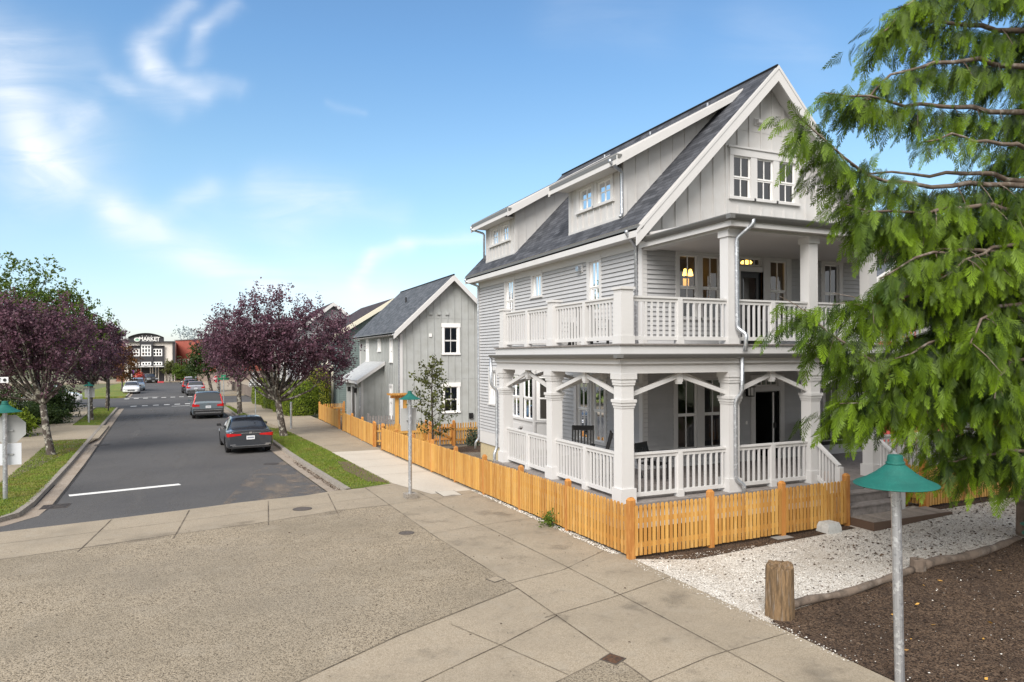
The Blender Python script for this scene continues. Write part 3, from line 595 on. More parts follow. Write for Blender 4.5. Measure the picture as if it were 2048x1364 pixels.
# downspouts
downspout(house, [(10.55,ya-.07,6.60),(10.55,ya-.07,6.50),(10.34,YP-.03,6.22),(10.34,YP-.03,4.32),(10.44,YP-.20,4.18),(10.40,YP-.20,3.82)])
downspout(house, [(10.34,YP-.17,3.70),(10.34,YP-.17,2.98),(10.26,YP-.06,2.78),(10.26,YP-.06,1.12),(10.40,YP-.16,1.0),(10.40,YP-.16,.3)], .042)
downspout(house, [(9.63,14.62,6.86),(9.63,14.62,6.78),(10.08,14.88,6.52),(10.08,14.88,3.99)])
downspout(house, [(9.63,26.25,6.86),(9.63,26.25,6.76),(10.07,25.98,6.55),(10.07,25.98,.45),(9.95,26.02,.3),(9.95,26.05,.05)])
downspout(house, [(9.62,15.35,8.82),(9.62,15.35,8.74),(10.08,15.52,8.58),(10.08,15.52,7.46),(9.98,15.45,7.38)], .04)
downspout(house, [(9.62,25.55,8.82),(9.62,25.55,8.72),(10.08,25.33,8.55),(10.08,25.33,7.5)], .04)
downspout(house, [(7.28,17.82,3.70),(7.28,17.82,2.95),(7.44,17.80,2.8),(7.44,17.80,1.2),(7.36,17.80,1.05),(7.36,17.80,-.05)], .04)
# front steps with stair rails and landing
st = MB()
for i in range(2):
    z = FL-.21*(i+1); y_ = YP-.14-.29*i
    st.box(12.86, 14.45, y_-.27, y_, -.1, z-.03); st.box(12.84, 14.47, y_-.30, y_, z-.029, z)
stp = st.build('porch_steps', M_DECK, house)
for x in (12.66, 14.62):
    m_ = MB(); p0, p1 = Vector((x, YP, FL+.90)), Vector((x, YP-.60, FL+.47)); m_.beam(p0, p1, .10, .05); m_.beam(p0-Vector((0,0,.75)), p1-Vector((0,0,.74)), .07, .09)
    m_.box(x-.06, x+.06, YP-.66, YP-.54, .2, FL+.45); o = m_.build('stair_rail', M_TRIM, house); bb = MB()
    for i in range(1, 7):
        e = p0.lerp(p1, i/7); bb.box(x-.02, x+.02, e.y-.02, e.y+.02, e.z-.74, e.z-.03)
    bb.build('baluster_row', M_TRIM, o)
ld = MB(); n = 17
for i in range(n): x = 12.84+i*.144; ld.box(x, x+.139, 10.24, YP-.71, .19, .22)
ld2 = MB(); ld2.box(12.80, 15.30, 10.20, 10.24, -.05, .218); ld2.box(12.80, 12.838, 10.24, 10.80, -.05, .216); ld2.box(15.26, 15.30, 10.24, 10.80, -.05, .216)
lo = ld.build('step_landing', M_BROWNDECK, house); ld2.build('landing_rim', mat('brown_stained_board', (.105,.066,.045), .75), house)
sr = MB(); sr.beam((8.2,YC+.05,FL+.9),(8.2,YC+1.0,FL+.35),.09,.05); sr.beam((8.2,YC+.05,FL+.2),(8.2,YC+1.0,FL-.45),.06,.08); sr.box(8.14,8.26,YC+.95,YC+1.07,-.1,FL+.34)
for i in range(1,6): sr.box(8.18,8.22,YC+.05+.95*i/6-.02,YC+.05+.95*i/6+.02,FL+.2-.65*i/6,FL+.88-.55*i/6)
sr.build('side_stair_rail', M_TRIM, house)
# ---------------------------------------------------------------- ground, street, plaza
def drape(name, poly, mats, off=0, f=G, skirt=.25, step=3.0, kind='structure', xcuts=True):
    """a sheet of the given plan laid on the terrain, with a skirt"""
    bm = bmesh.new(); bm.faces.new([bm.verts.new((x, y, 0)) for x, y in poly]); bmesh.ops.triangulate(bm, faces=bm.faces[:])
    ys = [p[1] for p in poly]; xs = [p[0] for p in poly]
    cuts = sorted(set(_Y+[12.5,14,15,16,17,18,19,20,21,24,27,35,40,45]))
    for y in cuts:
        if min(ys) < y < max(ys): bmesh.ops.bisect_plane(bm, geom=bm.verts[:]+bm.edges[:]+bm.faces[:], plane_co=(0,y,0), plane_no=(0,1,0))
    for x in (_X if xcuts else []):
        if min(xs) < x < max(xs): bmesh.ops.bisect_plane(bm, geom=bm.verts[:]+bm.edges[:]+bm.faces[:], plane_co=(x,0,0), plane_no=(1,0,0))
    for v in bm.verts: v.co.z = f(v.co.x, v.co.y)+off
    if skirt:
        ed = [e for e in bm.edges if len(e.link_faces) == 1]
        r = bmesh.ops.extrude_edge_only(bm, edges=ed)
        for v in [g for g in r['geom'] if isinstance(g, bmesh.types.BMVert)]: v.co.z -= skirt
    bmesh.ops.recalc_face_normals(bm, faces=bm.faces[:])
    me = bpy.data.meshes.new(name); bm.to_mesh(me); bm.free(); me.materials.append(mats)
    if sum(p.normal.z for p in me.polygons if abs(p.normal.z) > .5) < 0: me.flip_normals()
    o = bpy.data.objects.new(name, me); COL.objects.link(o)
    if kind: o['kind'] = kind
    return o
M_GROUND = mat('far_ground', (.10,.11,.05), .95, noise=[(.3,(.14,.12,.07),.4,.65),(3,(.06,.075,.03),.5,.7)])
M_ASPH = speckle('asphalt', (.084,.081,.080), (.066,.064,.064), (.116,.111,.108), 70, .9, [(.5,(.095,.09,.086),.42,.68,.75),(.16,(.062,.06,.061),.45,.7,.8),(6,(.088,.084,.08),.55,.75,.5)], .003)
M_AGG = speckle('exposed_aggregate', (.265,.215,.15), (.088,.07,.048), (.39,.33,.245), 66, .9, [(.35,(.185,.155,.112),.44,.66,.6),(1.6,(.33,.285,.22),.52,.74,.5),(.13,(.19,.165,.13),.45,.62,.45)], .008, (.12,.36))
M_WALK = speckle('pavement_concrete', (.31,.258,.188), (.255,.21,.15), (.37,.315,.242), 90, .85, [(.55,(.225,.19,.142),.45,.72,.8),(2.6,(.32,.28,.22),.52,.76,.6),(7,(.16,.132,.10),.58,.74,.6),(22,(.17,.14,.105),.62,.74,.5)], .002)
M_NEWC = speckle('pale_new_concrete', (.50,.45,.375), (.45,.405,.335), (.55,.50,.43), 90, .85, [(.8,(.44,.39,.32),.45,.72,.7)], .002)
M_KERB = speckle('kerb_concrete', (.27,.245,.21), (.19,.165,.14), (.35,.32,.28), 60, .9, [(2,(.20,.175,.145),.45,.7,.7)], .003)
M_PANC = speckle('gutter_concrete', (.30,.25,.20), (.24,.195,.155), (.37,.32,.26), 60, .9, [(1.2,(.22,.17,.125),.45,.7,.8)], .003)
M_LINE = mat('white_road_paint', (.66,.65,.62), .8, noise=[(9,(.42,.41,.39),.56,.78)])
M_JOINT = mat('dark_joint', (.085,.066,.048), .95, noise=[(2.3,(.20,.165,.12),.42,.58)])
M_SHELL = speckle('white_shell_gravel', (.54,.50,.44), (.17,.135,.10), (.76,.73,.68), 58, .9, [(.7,(.37,.31,.24),.45,.70,.6),(5,(.64,.60,.54),.5,.7,.5)], .012, (.06,.34))
M_MULCH = speckle('dark_bark_soil', (.082,.050,.031), (.028,.018,.012), (.17,.115,.075), 55, .97, [(1.3,(.034,.022,.016),.42,.66,.6),(30,(.12,.085,.06),.60,.76,.6)], .02)
M_YARD = speckle('brown_yard_gravel', (.165,.135,.10), (.07,.055,.04), (.30,.26,.20), 50, .95, [(1.2,(.12,.095,.07),.45,.7,.6)], .012)
M_GRASSG = mat('turf', (.12,.175,.022), .95, noise=[(.9,(.26,.21,.055),.48,.64),(2.8,(.06,.10,.010),.5,.68),(22,(.14,.16,.03),.45,.7)], bump=(60,.9,.04))
# the terrain: one sheet to the horizon
gx = sorted(set([-2500,-900,-400,-200,-100,-60,-40,-25,-15,-10,-5,0,5,9,13,15.2,22,30,40,60,100,200,400,900,2500])); gy = sorted(set([-900,-200,-60,-20,0,6,9]+_Y+[15,16,18,20,22,26,35,40,45,60,70,100,120,200,300,450,900,3500]))
g = MB(); g.add([(x, y, G(x, y)-.20) for y in gy for x in gx], [(j*len(gx)+i, j*len(gx)+i+1, (j+1)*len(gx)+i+1, (j+1)*len(gx)+i) for j in range(len(gy)-1) for i in range(len(gx)-1)])
tag(g.build('ground', M_GROUND), kind='structure')
SX = lambda x0, y: x0-.052*(y-21)                       # the street runs a little to the left of the house axis
road = [(-60,13.5),(-30,15),(-4.22,19.04),(-2.34,19.41),(-.64,19.82),(.99,20.29),(2.61,20.5),(3.40,20.85),(SX(3.4,33),33),(SX(3.4,70.5),70.5),(60,72.5),(60,85.5),(SX(3.7,85),85),(SX(3.7,150),150),(SX(-4.2,150),150),(SX(-4.2,87),87),(-8.8,86),(-70,80),(-70,67.5),(-7,69.6),(-6.15,67),(-4.75,41.4),(-3.78,23.0),(-3.9,21.4),(-4.6,20.4),(-8,19.6),(-60,17)]
drape('road', road, M_ASPH, 0, GR, .1, xcuts=False)
# plaza and pavements
drape('plaza', [(-60,-8),(-60,13.45),(-30,14.95),(-4.22,18.98),(-2.34,19.35),(-.64,19.76),(.99,20.23),(2.61,20.44),(3.42,20.80),(4.42,20.93),(7.22,21.1),(7.22,10.85),(7.22,-8)], M_WALK, -.001)
drape('aggregate_paving', [(-60,-7),(-60,11.2),(-3.57,16.13),(-2.15,16.45),(-.5,16.88),(1.1,17.2),(2.76,17.72),(3.6,17.9),(4.43,17.9),(4.45,14.2),(4.60,10.22),(2.40,9.18),(.99,8.35),(-8,3.5),(-8,-7)], M_AGG, .003, skirt=0)
drape('aggregate_paving', [(4.66,7.46),(3.68,7.08),(2,6.3),(-3,3.0),(4.7,-6),(4.66,5)], M_AGG, .003, skirt=0)
drape('pavement', [(4.42,21.0),(5.34,21.3),(5.05,31.5),(4.55,38),(4.15,43),(3.9,45),(2.7,56),(1.9,69.9),(7.0,70.5),(6.6,60),(7.1,45),(7.22,31),(7.22,21.15)], M_WALK, 0)
drape('pale_pavement', [(5.38,21.3),(5.07,30.6),(7.10,30.5),(7.12,19.0),(5.9,18.95)], M_NEWC, .004, skirt=0)
drape('pavement', [(-6.1,14),(-6.1,27.7),(-7.0,41.5),(-4.98,41.5),(-5.35,49.4),(-7.45,50.4),(-8.5,69.3),(-10.2,69.2),(-9.2,57),(-9.0,50),(-14,50),(-30,49),(-30,45),(-10.5,45.5),(-9.3,41.5),(-8.0,27.7),(-8,14)], M_WALK, 0, skirt=.2)
drape('pavement', [(SX(3.75,86),86),(SX(3.75,150),150),(12,150),(12,86.5)], M_WALK, -.004); drape('pavement', [(-40,150.2),(15,150.2),(15,175),(-40,175)], M_WALK, 0)
drape('verge_soil', [(SX(-4.35,88),88.5),(-14,88),(-14,149),(SX(-4.35,149),149)], M_GRASSG, -.01)
# verges with turf
VERGES = [[(-4.56,20.9),(-4.40,23.0),(SX(-4.40,41.2),41.2),(-7.0,41.2),(-6.12,27.7),(-6.1,20.9)], [(SX(-4.40,49.9),49.9),(SX(-4.40,67.8),67.8),(-8.3,68.4),(-7.45,50.5)],
          [(4.02,21.2),(5.32,21.35),(5.02,31.5),(4.5,38.0),(4.1,42.6),(SX(4.02,42.6),42.6)], [(SX(4.02,47),47),(3.7,47.3),(2.7,56),(2.0,65),(SX(4.02,65),65)],
          [(-8.1,21),(-8.05,27.8),(-9.35,41.4),(-10.6,45.4),(-30,44.9),(-30,21)], [(-9.05,50.1),(-9.25,57),(-10.2,68),(-40,66),(-40,50.1)]]
for p in VERGES: drape('grass_verge', p, M_GRASSG, -.01)
drape('bare_soil', [(4.75,22.0),(5.30,21.5),(5.12,27.2),(4.75,27.6),(4.55,25)], mat('worn_turf_soil', (.115,.08,.045), .95, noise=[(2.5,(.08,.095,.02),.48,.66),(20,(.14,.10,.06),.5,.7)]), -.004, skirt=0)
def worn(name, col, scale, lo, hi, amt):
    m = bpy.data.materials.new(name); m.use_nodes = True; nt = m.node_tree; N = nt.nodes.new; L = nt.links.new; b = nt.nodes['Principled BSDF']; b.inputs['Base Color'].default_value = tuple(col)+(1,); b.inputs['Roughness'].default_value = .95
    tc = N('ShaderNodeTexCoord'); mp = N('ShaderNodeMapping'); mp.inputs['Scale'].default_value = scale; L(tc.outputs['Object'], mp.inputs[0]); n = N('ShaderNodeTexNoise'); n.inputs['Scale'].default_value = 1; n.inputs['Detail'].default_value = 8; n.inputs['Roughness'].default_value = .65; L(mp.outputs[0], n.inputs['Vector'])
    mr = N('ShaderNodeMapRange'); L(n.outputs[0], mr.inputs[0]); mr.inputs[1].default_value = lo; mr.inputs[2].default_value = hi; mr.inputs[4].default_value = amt
    t = N('ShaderNodeBsdfTransparent'); ms = N('ShaderNodeMixShader'); L(mr.outputs[0], ms.inputs[0]); L(t.outputs[0], ms.inputs[1]); L(b.outputs[0], ms.inputs[2]); L(ms.outputs[0], nt.nodes['Material Output'].inputs[0]); return m
drape('road_dust', [(.4,20.35),(3.38,21.0),(2.95,29.5),(1.6,27)], worn('tan_dust', (.24,.19,.145), (1.3,.7,1), .47, .68, .75), .004, GR, 0, xcuts=False)
drape('road_wear', [(-4.1,20),(3.3,21.5),(1.2,64),(-6,66)], worn('pale_wear', (.15,.143,.137), (.9,.12,1), .50, .72, .55), .0025, GR, 0, xcuts=False)
drape('paving_stain', [(.5,8),(4.6,10.2),(7.1,10.5),(7.1,5),(4,2),(-1,4)], worn('dark_stain', (.12,.10,.078), (1.1,1.1,1), .56, .78, .42), .0085, G, 0, xcuts=False)
drape('paving_stain', [(-6,16.3),(4.4,18.2),(7.1,19),(7.1,11),(4.7,10.4),(4.4,17.7),(-3.5,16)], worn('brown_stain', (.15,.12,.088), (.8,.8,1), .54, .74, .5), .0085, G, 0, xcuts=False)
# kerbs and gutter pans
def kerb(name, line, wg, wk, side):
    """line of the asphalt edge; pan of width wg then kerb of width wk on the given side"""
    pan, kb = MB(), MB(); n = len(line); P = [Vector((x, y, 0)) for x, y in line]; off = []
    for i in range(n):
        d = (P[min(i+1,n-1)]-P[max(i-1,0)]).normalized(); off.append(Vector((d.y,-d.x,0))*side)
    for i in range(n-1):
        q = []
        for j in (i, i+1):
            a = P[j]; b = P[j]+off[j]*wg; c = P[j]+off[j]*(wg+wk); zr = GR(a.x,a.y)+.004; zt = G(a.x,a.y)+.012
            q.append([(a.x,a.y,zr),(b.x,b.y,zr-.004),(b.x+.015*off[j].x,b.y+.015*off[j].y,zt),(c.x,c.y,zt),(c.x,c.y,zt-.25)])
        for k, m_ in ((0,pan),(1,kb),(2,kb),(3,kb)): m_.add([q[0][k],q[1][k],q[1][k+1],q[0][k+1]], [(0,1,2,3)])
    tag(pan.build('gutter_pan', M_PANC), kind='structure'); tag(kb.build('kerb', M_KERB), kind='structure')
ys = [23,27,32,37,41.4,45,49.5,55,60,65,67.5]
kerb('kerb', [(-9,18.9),(-5.6,19.55),(-4.4,20.2),(-3.9,21.3)]+[(SX(-3.78,y),y) for y in ys], .42, .17, -1)
kerb('kerb', [(SX(3.42,y),y) for y in (20.9,24,28,32,37,42.6,47,55,60,64)], .42, .17, 1)
kerb('kerb', [(SX(-4.0,y),y) for y in (88,100,120,148)], .3, .17, -1); kerb('kerb', [(SX(3.4,y),y) for y in (86.2,100,120,148)], .3, .17, 1)
# yard beds
drape('white_gravel', [(7.24,10.78),(7.24,7.42),(8,7.60),(11,8.0),(14.4,8.3),(34,9.4),(34,11.4),(15.3,11.2),(12.7,11.2)], M_SHELL, -.004)
drape('dark_soil_strip', [(7.26,10.76),(8.2,10.30),(10,10.42),(12.7,10.55),(12.7,11.25),(7.5,11.25)], M_MULCH, .002, skirt=0)
drape('dark_soil_strip', [(15.35,10.62),(34,10.7),(34,11.6),(15.35,11.2)], M_MULCH, .002, skirt=0)
drape('mulch_bed', [(7.24,7.44),(8,7.66),(11,8.04),(14.4,8.36),(34,9.46),(34,-8),(7.24,-8)], M_MULCH, .001)
drape('yard', [(7.24,10.9),(7.24,49),(40,49),(40,11.45),(7.4,11.3)], M_YARD, -.012)
# road paint
def paint(name, p, q, w, f=GR, off=.006):
    P, Q = Vector((p[0],p[1],0)), Vector((q[0],q[1],0)); d = (Q-P).normalized(); s = Vector((d.y,-d.x,0))*(w/2)
    m_ = MB(); V = [P-s, P+s, Q+s, Q-s]; m_.add([(v.x,v.y,f(v.x,v.y)+off) for v in V], [(0,1,2,3)]); return m_
mk = paint('x', (-3.70,24.42), (-.72,25.12), .36); tag(mk.build('road_marking', M_LINE), kind='structure')
mk = MB()
for i in range(8):
    a = -5.95+i*.87
    for y0, o in ((69.9+i*.30, 0), (83.6+i*.26, -1.75)):
        x = a+o; mk.add([(x,y0,GR(x,y0)+.006),(x+.46,y0+.1,GR(x,y0)+.006),(x+.46,y0+1.0,GR(x,y0+1)+.006),(x,y0+.9,GR(x,y0+1)+.006)], [(0,1,2,3)])
mk.add([(-2.6,68.5,GR(0,68.5)+.006),(1.0,69.2,GR(0,69)+.006),(1.0,69.5,GR(0,69.5)+.006),(-2.6,68.8,GR(0,68.8)+.006)], [(0,1,2,3)]); mk.add([(-7.9,86.3,GR(0,86.3)+.006),(-4.6,87.0,GR(0,87)+.006),(-4.6,87.35,GR(0,87.3)+.006),(-7.9,86.6,GR(0,86.6)+.006)], [(0,1,2,3)])
tag(mk.build('crosswalk_marking', M_LINE), kind='structure')
# sawn joints
jt = MB()
def joint(pts, w=.015, off=.006):
    for a, b in zip(pts[:-1], pts[1:]):
        n = max(1, int(abs(b[1]-a[1])/2)+1)
        for i in range(n):
            p = (a[0]+(b[0]-a[0])*i/n, a[1]+(b[1]-a[1])*i/n); q = (a[0]+(b[0]-a[0])*(i+1)/n, a[1]+(b[1]-a[1])*(i+1)/n)
            m_ = paint('', p, q, w, G, off); jt.add(m_.v, m_.f)
joint([(4.43,20.9),(4.44,17.9),(4.46,14.2),(4.61,10.2),(4.67,7.4),(4.72,-2)], .02); joint([(5.64,19.5),(5.75,14.6),(5.87,11),(5.95,9.27),(6.05,6.6),(6.1,2)])
for y0, y1 in ((18.0,18.5),(14.35,14.6),(10.45,11.45),(8.9,9.5),(6.6,6.9)): joint([(4.45,y0),(5.75,y0+.3),(7.18,y1+.15)], .012)
joint([(3.14,9.24),(3.5,8.30),(3.9,7.19)]); joint([(4.65,8.9),(3.5,8.30),(2.69,7.93),(1,7.1)]); joint([(4.61,10.2),(2.4,9.16),(.99,8.33),(-6,4.6)]); joint([(4.66,7.46),(3.68,7.08),(2,6.3),(-2,3.6)])
joint([(-60,11.2),(-3.57,16.14),(-2.15,16.46),(-.5,16.89),(1.1,17.21),(2.76,17.73),(3.6,17.91),(4.43,17.92)], .03); joint([(-20,13.4),(-4.0,17.6),(1,18.6),(4.4,19.2)], .012)
for x in (-8,-5,-2.2,-.5,1.45,3.1): joint([(x-.1,16.55+.22*x+.0),(x+.15,19.75+.2*x)], .025)
for y in (23.2,25.3,27.4,29.4): joint([(5.3,y),(7.1,y+.05)], .016)
for y in (33,36,39,42,45,48,52,56,60,64): joint([(SX(5.7,y),y),(6.7,y+.3)], .03)
for y in ():pass
tag(jt.build('paving_joints', M_JOINT), kind='structure')
# ---------------------------------------------------------------- fences
def fence(name, label, pts, group=None, h=.93, pitch=.098, pw=.067, gap0=.06, post_at=2.35, out=1, pmat=None, tmat=None, posts='both', nails=None, ph=.12):
    """pickets on the outer side of two rails, capped posts behind; follows the ground"""
    pm, tm = pmat or M_CEDAR, tmat or M_CEDARD
    o = thing(name, label, 'fence', (pts[0][0], pts[0][1], G(*pts[0])), group)
    for a, b in zip(pts[:-1], pts[1:]):
        A, B = Vector((a[0],a[1],0)), Vector((b[0],b[1],0)); d = B-A; Ln = d.length; d.normalize(); n = Vector((d.y,-d.x,0))*out
        k = max(1, round(Ln/post_at)); ps = [A+d*(Ln*i/k) for i in range(k+1)]
        for i in range(k):
            pn = MB(); p, q = ps[i]+d*.05, ps[i+1]-d*.05
            for hz in (.26, .74):
                pn.beam((p.x,p.y,G(p.x,p.y)+hz*h), (q.x,q.y,G(q.x,q.y)+hz*h), .04, .085)
            m = max(2, round((q-p).length/pitch)); pitchv = (q-p)/m
            for j in range(m):
                c = p+pitchv*(j+.5)+n*.034; z = G(c.x,c.y)+gap0+random.uniform(-.006,.006); t = z+h+random.uniform(-.008,.008); e = d*(pw/2); f = n*.008
                V = [c-e-f, c+e-f, c+e+f, c-e+f]; sh = d*(pw*.24)
                vs = [(v.x,v.y,z) for v in V]+[(v.x,v.y,t-.035) for v in V]+[((v+s_).x,(v+s_).y,t) for v, s_ in zip(V, (sh,-sh,-sh,sh))]
                pn.add(vs, [(0,3,2,1),(0,1,5,4),(1,2,6,5),(2,3,7,6),(3,0,4,7),(4,5,9,8),(5,6,10,9),(6,7,11,10),(7,4,8,11),(8,9,10,11)])
            pn.build('picket_panel', pm, o)
        for i, p in enumerate(ps):
            if (posts == 'ends' and 0 < i < k) or (i == 0 and a is not pts[0]): continue
            c = p-n*.02; z = G(c.x,c.y); s = .055; pb = MB(); pb.box(c.x-s,c.x+s,c.y-s,c.y+s,z-.1,z+gap0+h+ph-.03)
            t = z+gap0+h+ph-.03; pb.add([(c.x-s,c.y-s,t),(c.x+s,c.y-s,t),(c.x+s,c.y+s,t),(c.x-s,c.y+s,t),(c.x-s*.5,c.y-s*.5,t+.045),(c.x+s*.5,c.y-s*.5,t+.045),(c.x+s*.5,c.y+s*.5,t+.045),(c.x-s*.5,c.y+s*.5,t+.045)],
                [(0,1,5,4),(1,2,6,5),(2,3,7,6),(3,0,4,7),(4,5,6,7)]); pb.build('fence_post', tm, o)
    return o
FG = 'cedar picket fences around the houses'
fence('picket_fence', 'long new cedar picket fence along the pavement, meeting the front fence at the corner', [(7.20,30.4),(7.20,10.84)], FG, out=1, pitch=.124, pw=.084)
fence('picket_fence', 'cedar picket fence in front of the porch, left of the steps', [(7.18,10.80),(12.72,10.80)], FG, out=1, post_at=1.84)
fence('picket_fence', 'cedar picket fence right of the porch steps, under the hanging cedar branches', [(15.36,10.86),(27.4,10.95)], FG, out=1, post_at=2.2)
fence('picket_fence', 'short cedar fence return between front fence and porch steps', [(12.74,10.86),(12.74,11.36)], FG, out=-1, post_at=1, h=.90)
fence('picket_fence', 'short cedar fence return right of the porch steps', [(15.34,11.38),(15.34,10.92)], FG, out=-1, post_at=1, h=.90)
fence('picket_fence', 'cedar picket fence with open gaps beside the gate, across the yard behind the big house', [(7.24,30.45),(9.42,30.45)], FG, out=-1, pitch=.12, h=.98)
fence('picket_fence', 'short cedar picket panel between yard gate and house corner', [(10.56,30.45),(12.4,30.45)], FG, out=-1, pitch=.12, h=.98)
fence('picket_fence', 'tight cedar board fence along the pavement before the grey cottage', [(7.12,39.4),(7.12,31.7)], FG, out=1, pitch=.145, pw=.136, h=.98)
fence('picket_fence', 'cedar board fence along the pavement nearest the hedge', [(7.05,47.6),(7.10,40.5)], FG, out=1, pitch=.145, pw=.136, h=.98)
fence('picket_fence', 'cedar picket fence return between the two cottage yards', [(7.16,31.66),(9.6,31.66)], FG, out=-1, pitch=.12, h=.95)
fence('picket_fence', 'short cedar fence across the far side of the cottage yard', [(7.1,47.7),(8.7,47.7)], FG, out=-1, pitch=.14, h=.95)
fence('picket_fence', 'small weathered grey picket fence against the cottage wall', [(8.5,39.2),(10.05,38.6)], None, out=1, pitch=.16, pw=.09, h=.70, pmat=M_GREYWOOD, tmat=M_GREYWOOD, gap0=.1)
# yard gate with a diagonal brace
gt_ = thing('yard_gate', 'cedar picket yard gate with a diagonal brace', 'gate', (9.5,30.45,G(9.5,30.45)))
m_ = MB(); z0 = G(9.9,30.45)
for i in range(7): x = 9.55+i*.135; m_.box(x,x+.085,30.47,30.49,z0+.08,z0+1.02)
m_.build('picket_panel', M_CEDAR, gt_); m_ = MB()
for hz in (.28,.78): m_.box(9.52,10.46,30.42,30.465,z0+hz,z0+hz+.09)
m_.beam((9.56,30.40,z0+.80),(10.42,30.40,z0+.36),.03,.09); m_.box(9.50,9.55,30.42,30.47,z0+.06,z0+1.0); m_.box(10.44,10.49,30.42,30.47,z0+.06,z0+1.0)
m_.build('gate_frame', M_CEDARD, gt_)
# arbor
ar = thing('garden_arbor', 'small orange cedar arbor with slatted top behind the lamp', 'arbor', (8.4,31.9,G(8.4,31.9))); z0 = G(8.4,31.9)
for x in (8.28, 8.66):
    m_ = MB(); m_.box(x-.075,x+.075,31.87,32.02,z0-.1,z0+2.20); m_.build('post', M_CEDAR, ar)
m_ = MB(); m_.beam((8.0,31.82,z0+2.25),(8.78,31.82,z0+2.25),.05,.13); m_.beam((8.0,32.06,z0+2.25),(8.78,32.06,z0+2.25),.05,.13); m_.build('cross_beam', M_CEDARD, ar)
m_ = MB()
for i in range(8): x = 7.92+i*.118; m_.box(x-.02,x+.02,31.55,32.35,z0+2.32,z0+2.40)
m_.build('top_slats', M_CEDAR, ar)

# ---------------------------------------------------------------- street lamps and signs
M_SIGNB = mat('bare_sign_aluminium', (.40,.405,.40), .6, metal=.15)
M_SIGNW = mat('sign_white', (.72,.73,.73), .5); M_SIGNR = mat('sign_red', (.42,.012,.018), .45); M_SIGNG = mat('sign_green', (.01,.16,.075), .5); M_SIGNK = mat('sign_black', (.012,.012,.013), .5)
def lamp(x, y, zt, r, label, zb=None, pr=.055, base=False):
    z = G(x, y) if zb is None else zb
    o = thing('street_lamp', label, 'street lamp', (x, y, z), 'street lamps with conical green shades')
    k = r/.36
    m_ = MB(); m_.tube([(x,y,z-.1),(x,y,zt-.30*k)], pr, 14); m_.lathe([(pr*1.0,-.30*k),(pr*1.35,-.29*k),(pr*1.35,-.19*k),(pr*1.1,-.18*k)], (x,y,zt), 14); m_.build('pole', M_METAL, o, smooth=False)
    s = MB(); s.lathe([(.0,0),(.055*k,0),(.064*k,-.004*k),(.072*k,-.062*k),(.080*k,-.066*k),(.083*k,-.078*k),(.078*k,-.086*k),(.10*k,-.105*k),(.17*k,-.165*k),(.26*k,-.222*k),(.35*k,-.262*k),(.362*k,-.272*k),(.355*k,-.278*k),(.26*k,-.24*k),(.16*k,-.185*k),(.07*k,-.12*k)], (x,y,zt), 40); s.build('lamp_shade', M_TEAL, o, smooth=False)
    b = MB(); b.lathe([(.02*k,-.20*k),(.045*k,-.17*k),(.05*k,-.13*k),(.03*k,-.10*k)], (x,y,zt), 10); b.build('bulb_housing', M_SIGNB, o)
    for a in range(4):
        t = math.pi/4+a*math.pi/2; st_ = MB(); st_.beam((x+pr*1.2*math.cos(t),y+pr*1.2*math.sin(t),zt-.28*k),(x+.13*k*math.cos(t),y+.13*k*math.sin(t),zt-.165*k),.012,.03); st_.build('shade_stay', M_SIGNB, o)
    if base:
        c = MB(); c.box(x-.16,x+.16,y-.16,y+.16,z-.05,z+.13); c.build('footing', M_KERB, o)
    return o
def plate(par, name, c, w, h, mats, nrm=(0,-1,0), shape='rect', th=.012):
    n = Vector(nrm).normalized(); s = Vector((-n.y, n.x, 0)); U = Vector((0,0,1)); c = Vector(c); m_ = MB()
    if shape == 'oct': pl = [(w/2*math.cos(R(22.5+45*i))/math.cos(R(22.5)), h/2*math.sin(R(22.5+45*i))/math.cos(R(22.5))) for i in range(8)]
    else: pl = [(-w/2,-h/2),(w/2,-h/2),(w/2,h/2),(-w/2,h/2)]
    m_.prism([c+s*a+U*b for a, b in pl], -n*th); return m_.build(name, mats, par)
def text(par, name, s_, c, size, m, nrm=(0,-1,0), sx=1, bold=.0, depth=.004):
    cu = bpy.data.curves.new(name, 'FONT'); cu.body = s_; cu.size = size; cu.align_x = 'CENTER'; cu.align_y = 'CENTER'; cu.extrude = depth; cu.offset = bold
    t = bpy.data.objects.new(name, cu); COL.objects.link(t); bpy.context.view_layer.update()
    me = bpy.data.meshes.new_from_object(t); bpy.data.objects.remove(t); bpy.data.curves.remove(cu)
    n = Vector(nrm).normalized(); X = Vector((-n.y, n.x, 0)); o = Vector(par['_o']) if '_o' in par else Vector()
    M = Matrix((X*sx, Vector((0,0,1)), n)).transposed().to_4x4(); me.transform(Matrix.Translation(Vector(c)-o) @ M); me.materials.clear(); me.materials.append(m)
    return link(name, me, par)
# the foreground lamp, the one by the kerb and two on the left
fl = lamp(7.27, 5.47, 2.60, .44, 'nearest green-shaded lamp on a galvanised pole beside the mulch bed', pr=.053)
fl.rotation_euler = (0, R(-1.3), 0)
lamp(5.20, 18.66, 2.80, .30, 'green-shaded lamp on the pavement corner beside the long cedar fence, set in a square footing', pr=.05, base=True)
lamp(-5.18, 23.96, 2.53, .41, 'green-shaded lamp at the left edge carrying the bare backs of two signs', pr=.06)
lamp(-6.78, 52.1, 2.20, .34, 'farther green-shaded lamp on the left verge with one pale sign back', pr=.06)
def sign(name, label, loc, cat='sign', group=None):
    return thing(name, label, cat, loc, group)
s_ = sign('stop_sign', 'bare grey back of an octagonal sign on the left lamp pole', (-5.12,24.06,1.7)); plate(s_, 'sign_plate', (-5.10,24.06,1.72), .80, .80, M_SIGNB, shape='oct'); m_ = MB(); m_.box(-5.2,-5.0,24.02,24.045,1.66,1.70); m_.build('bracket', M_SIGNB, s_)
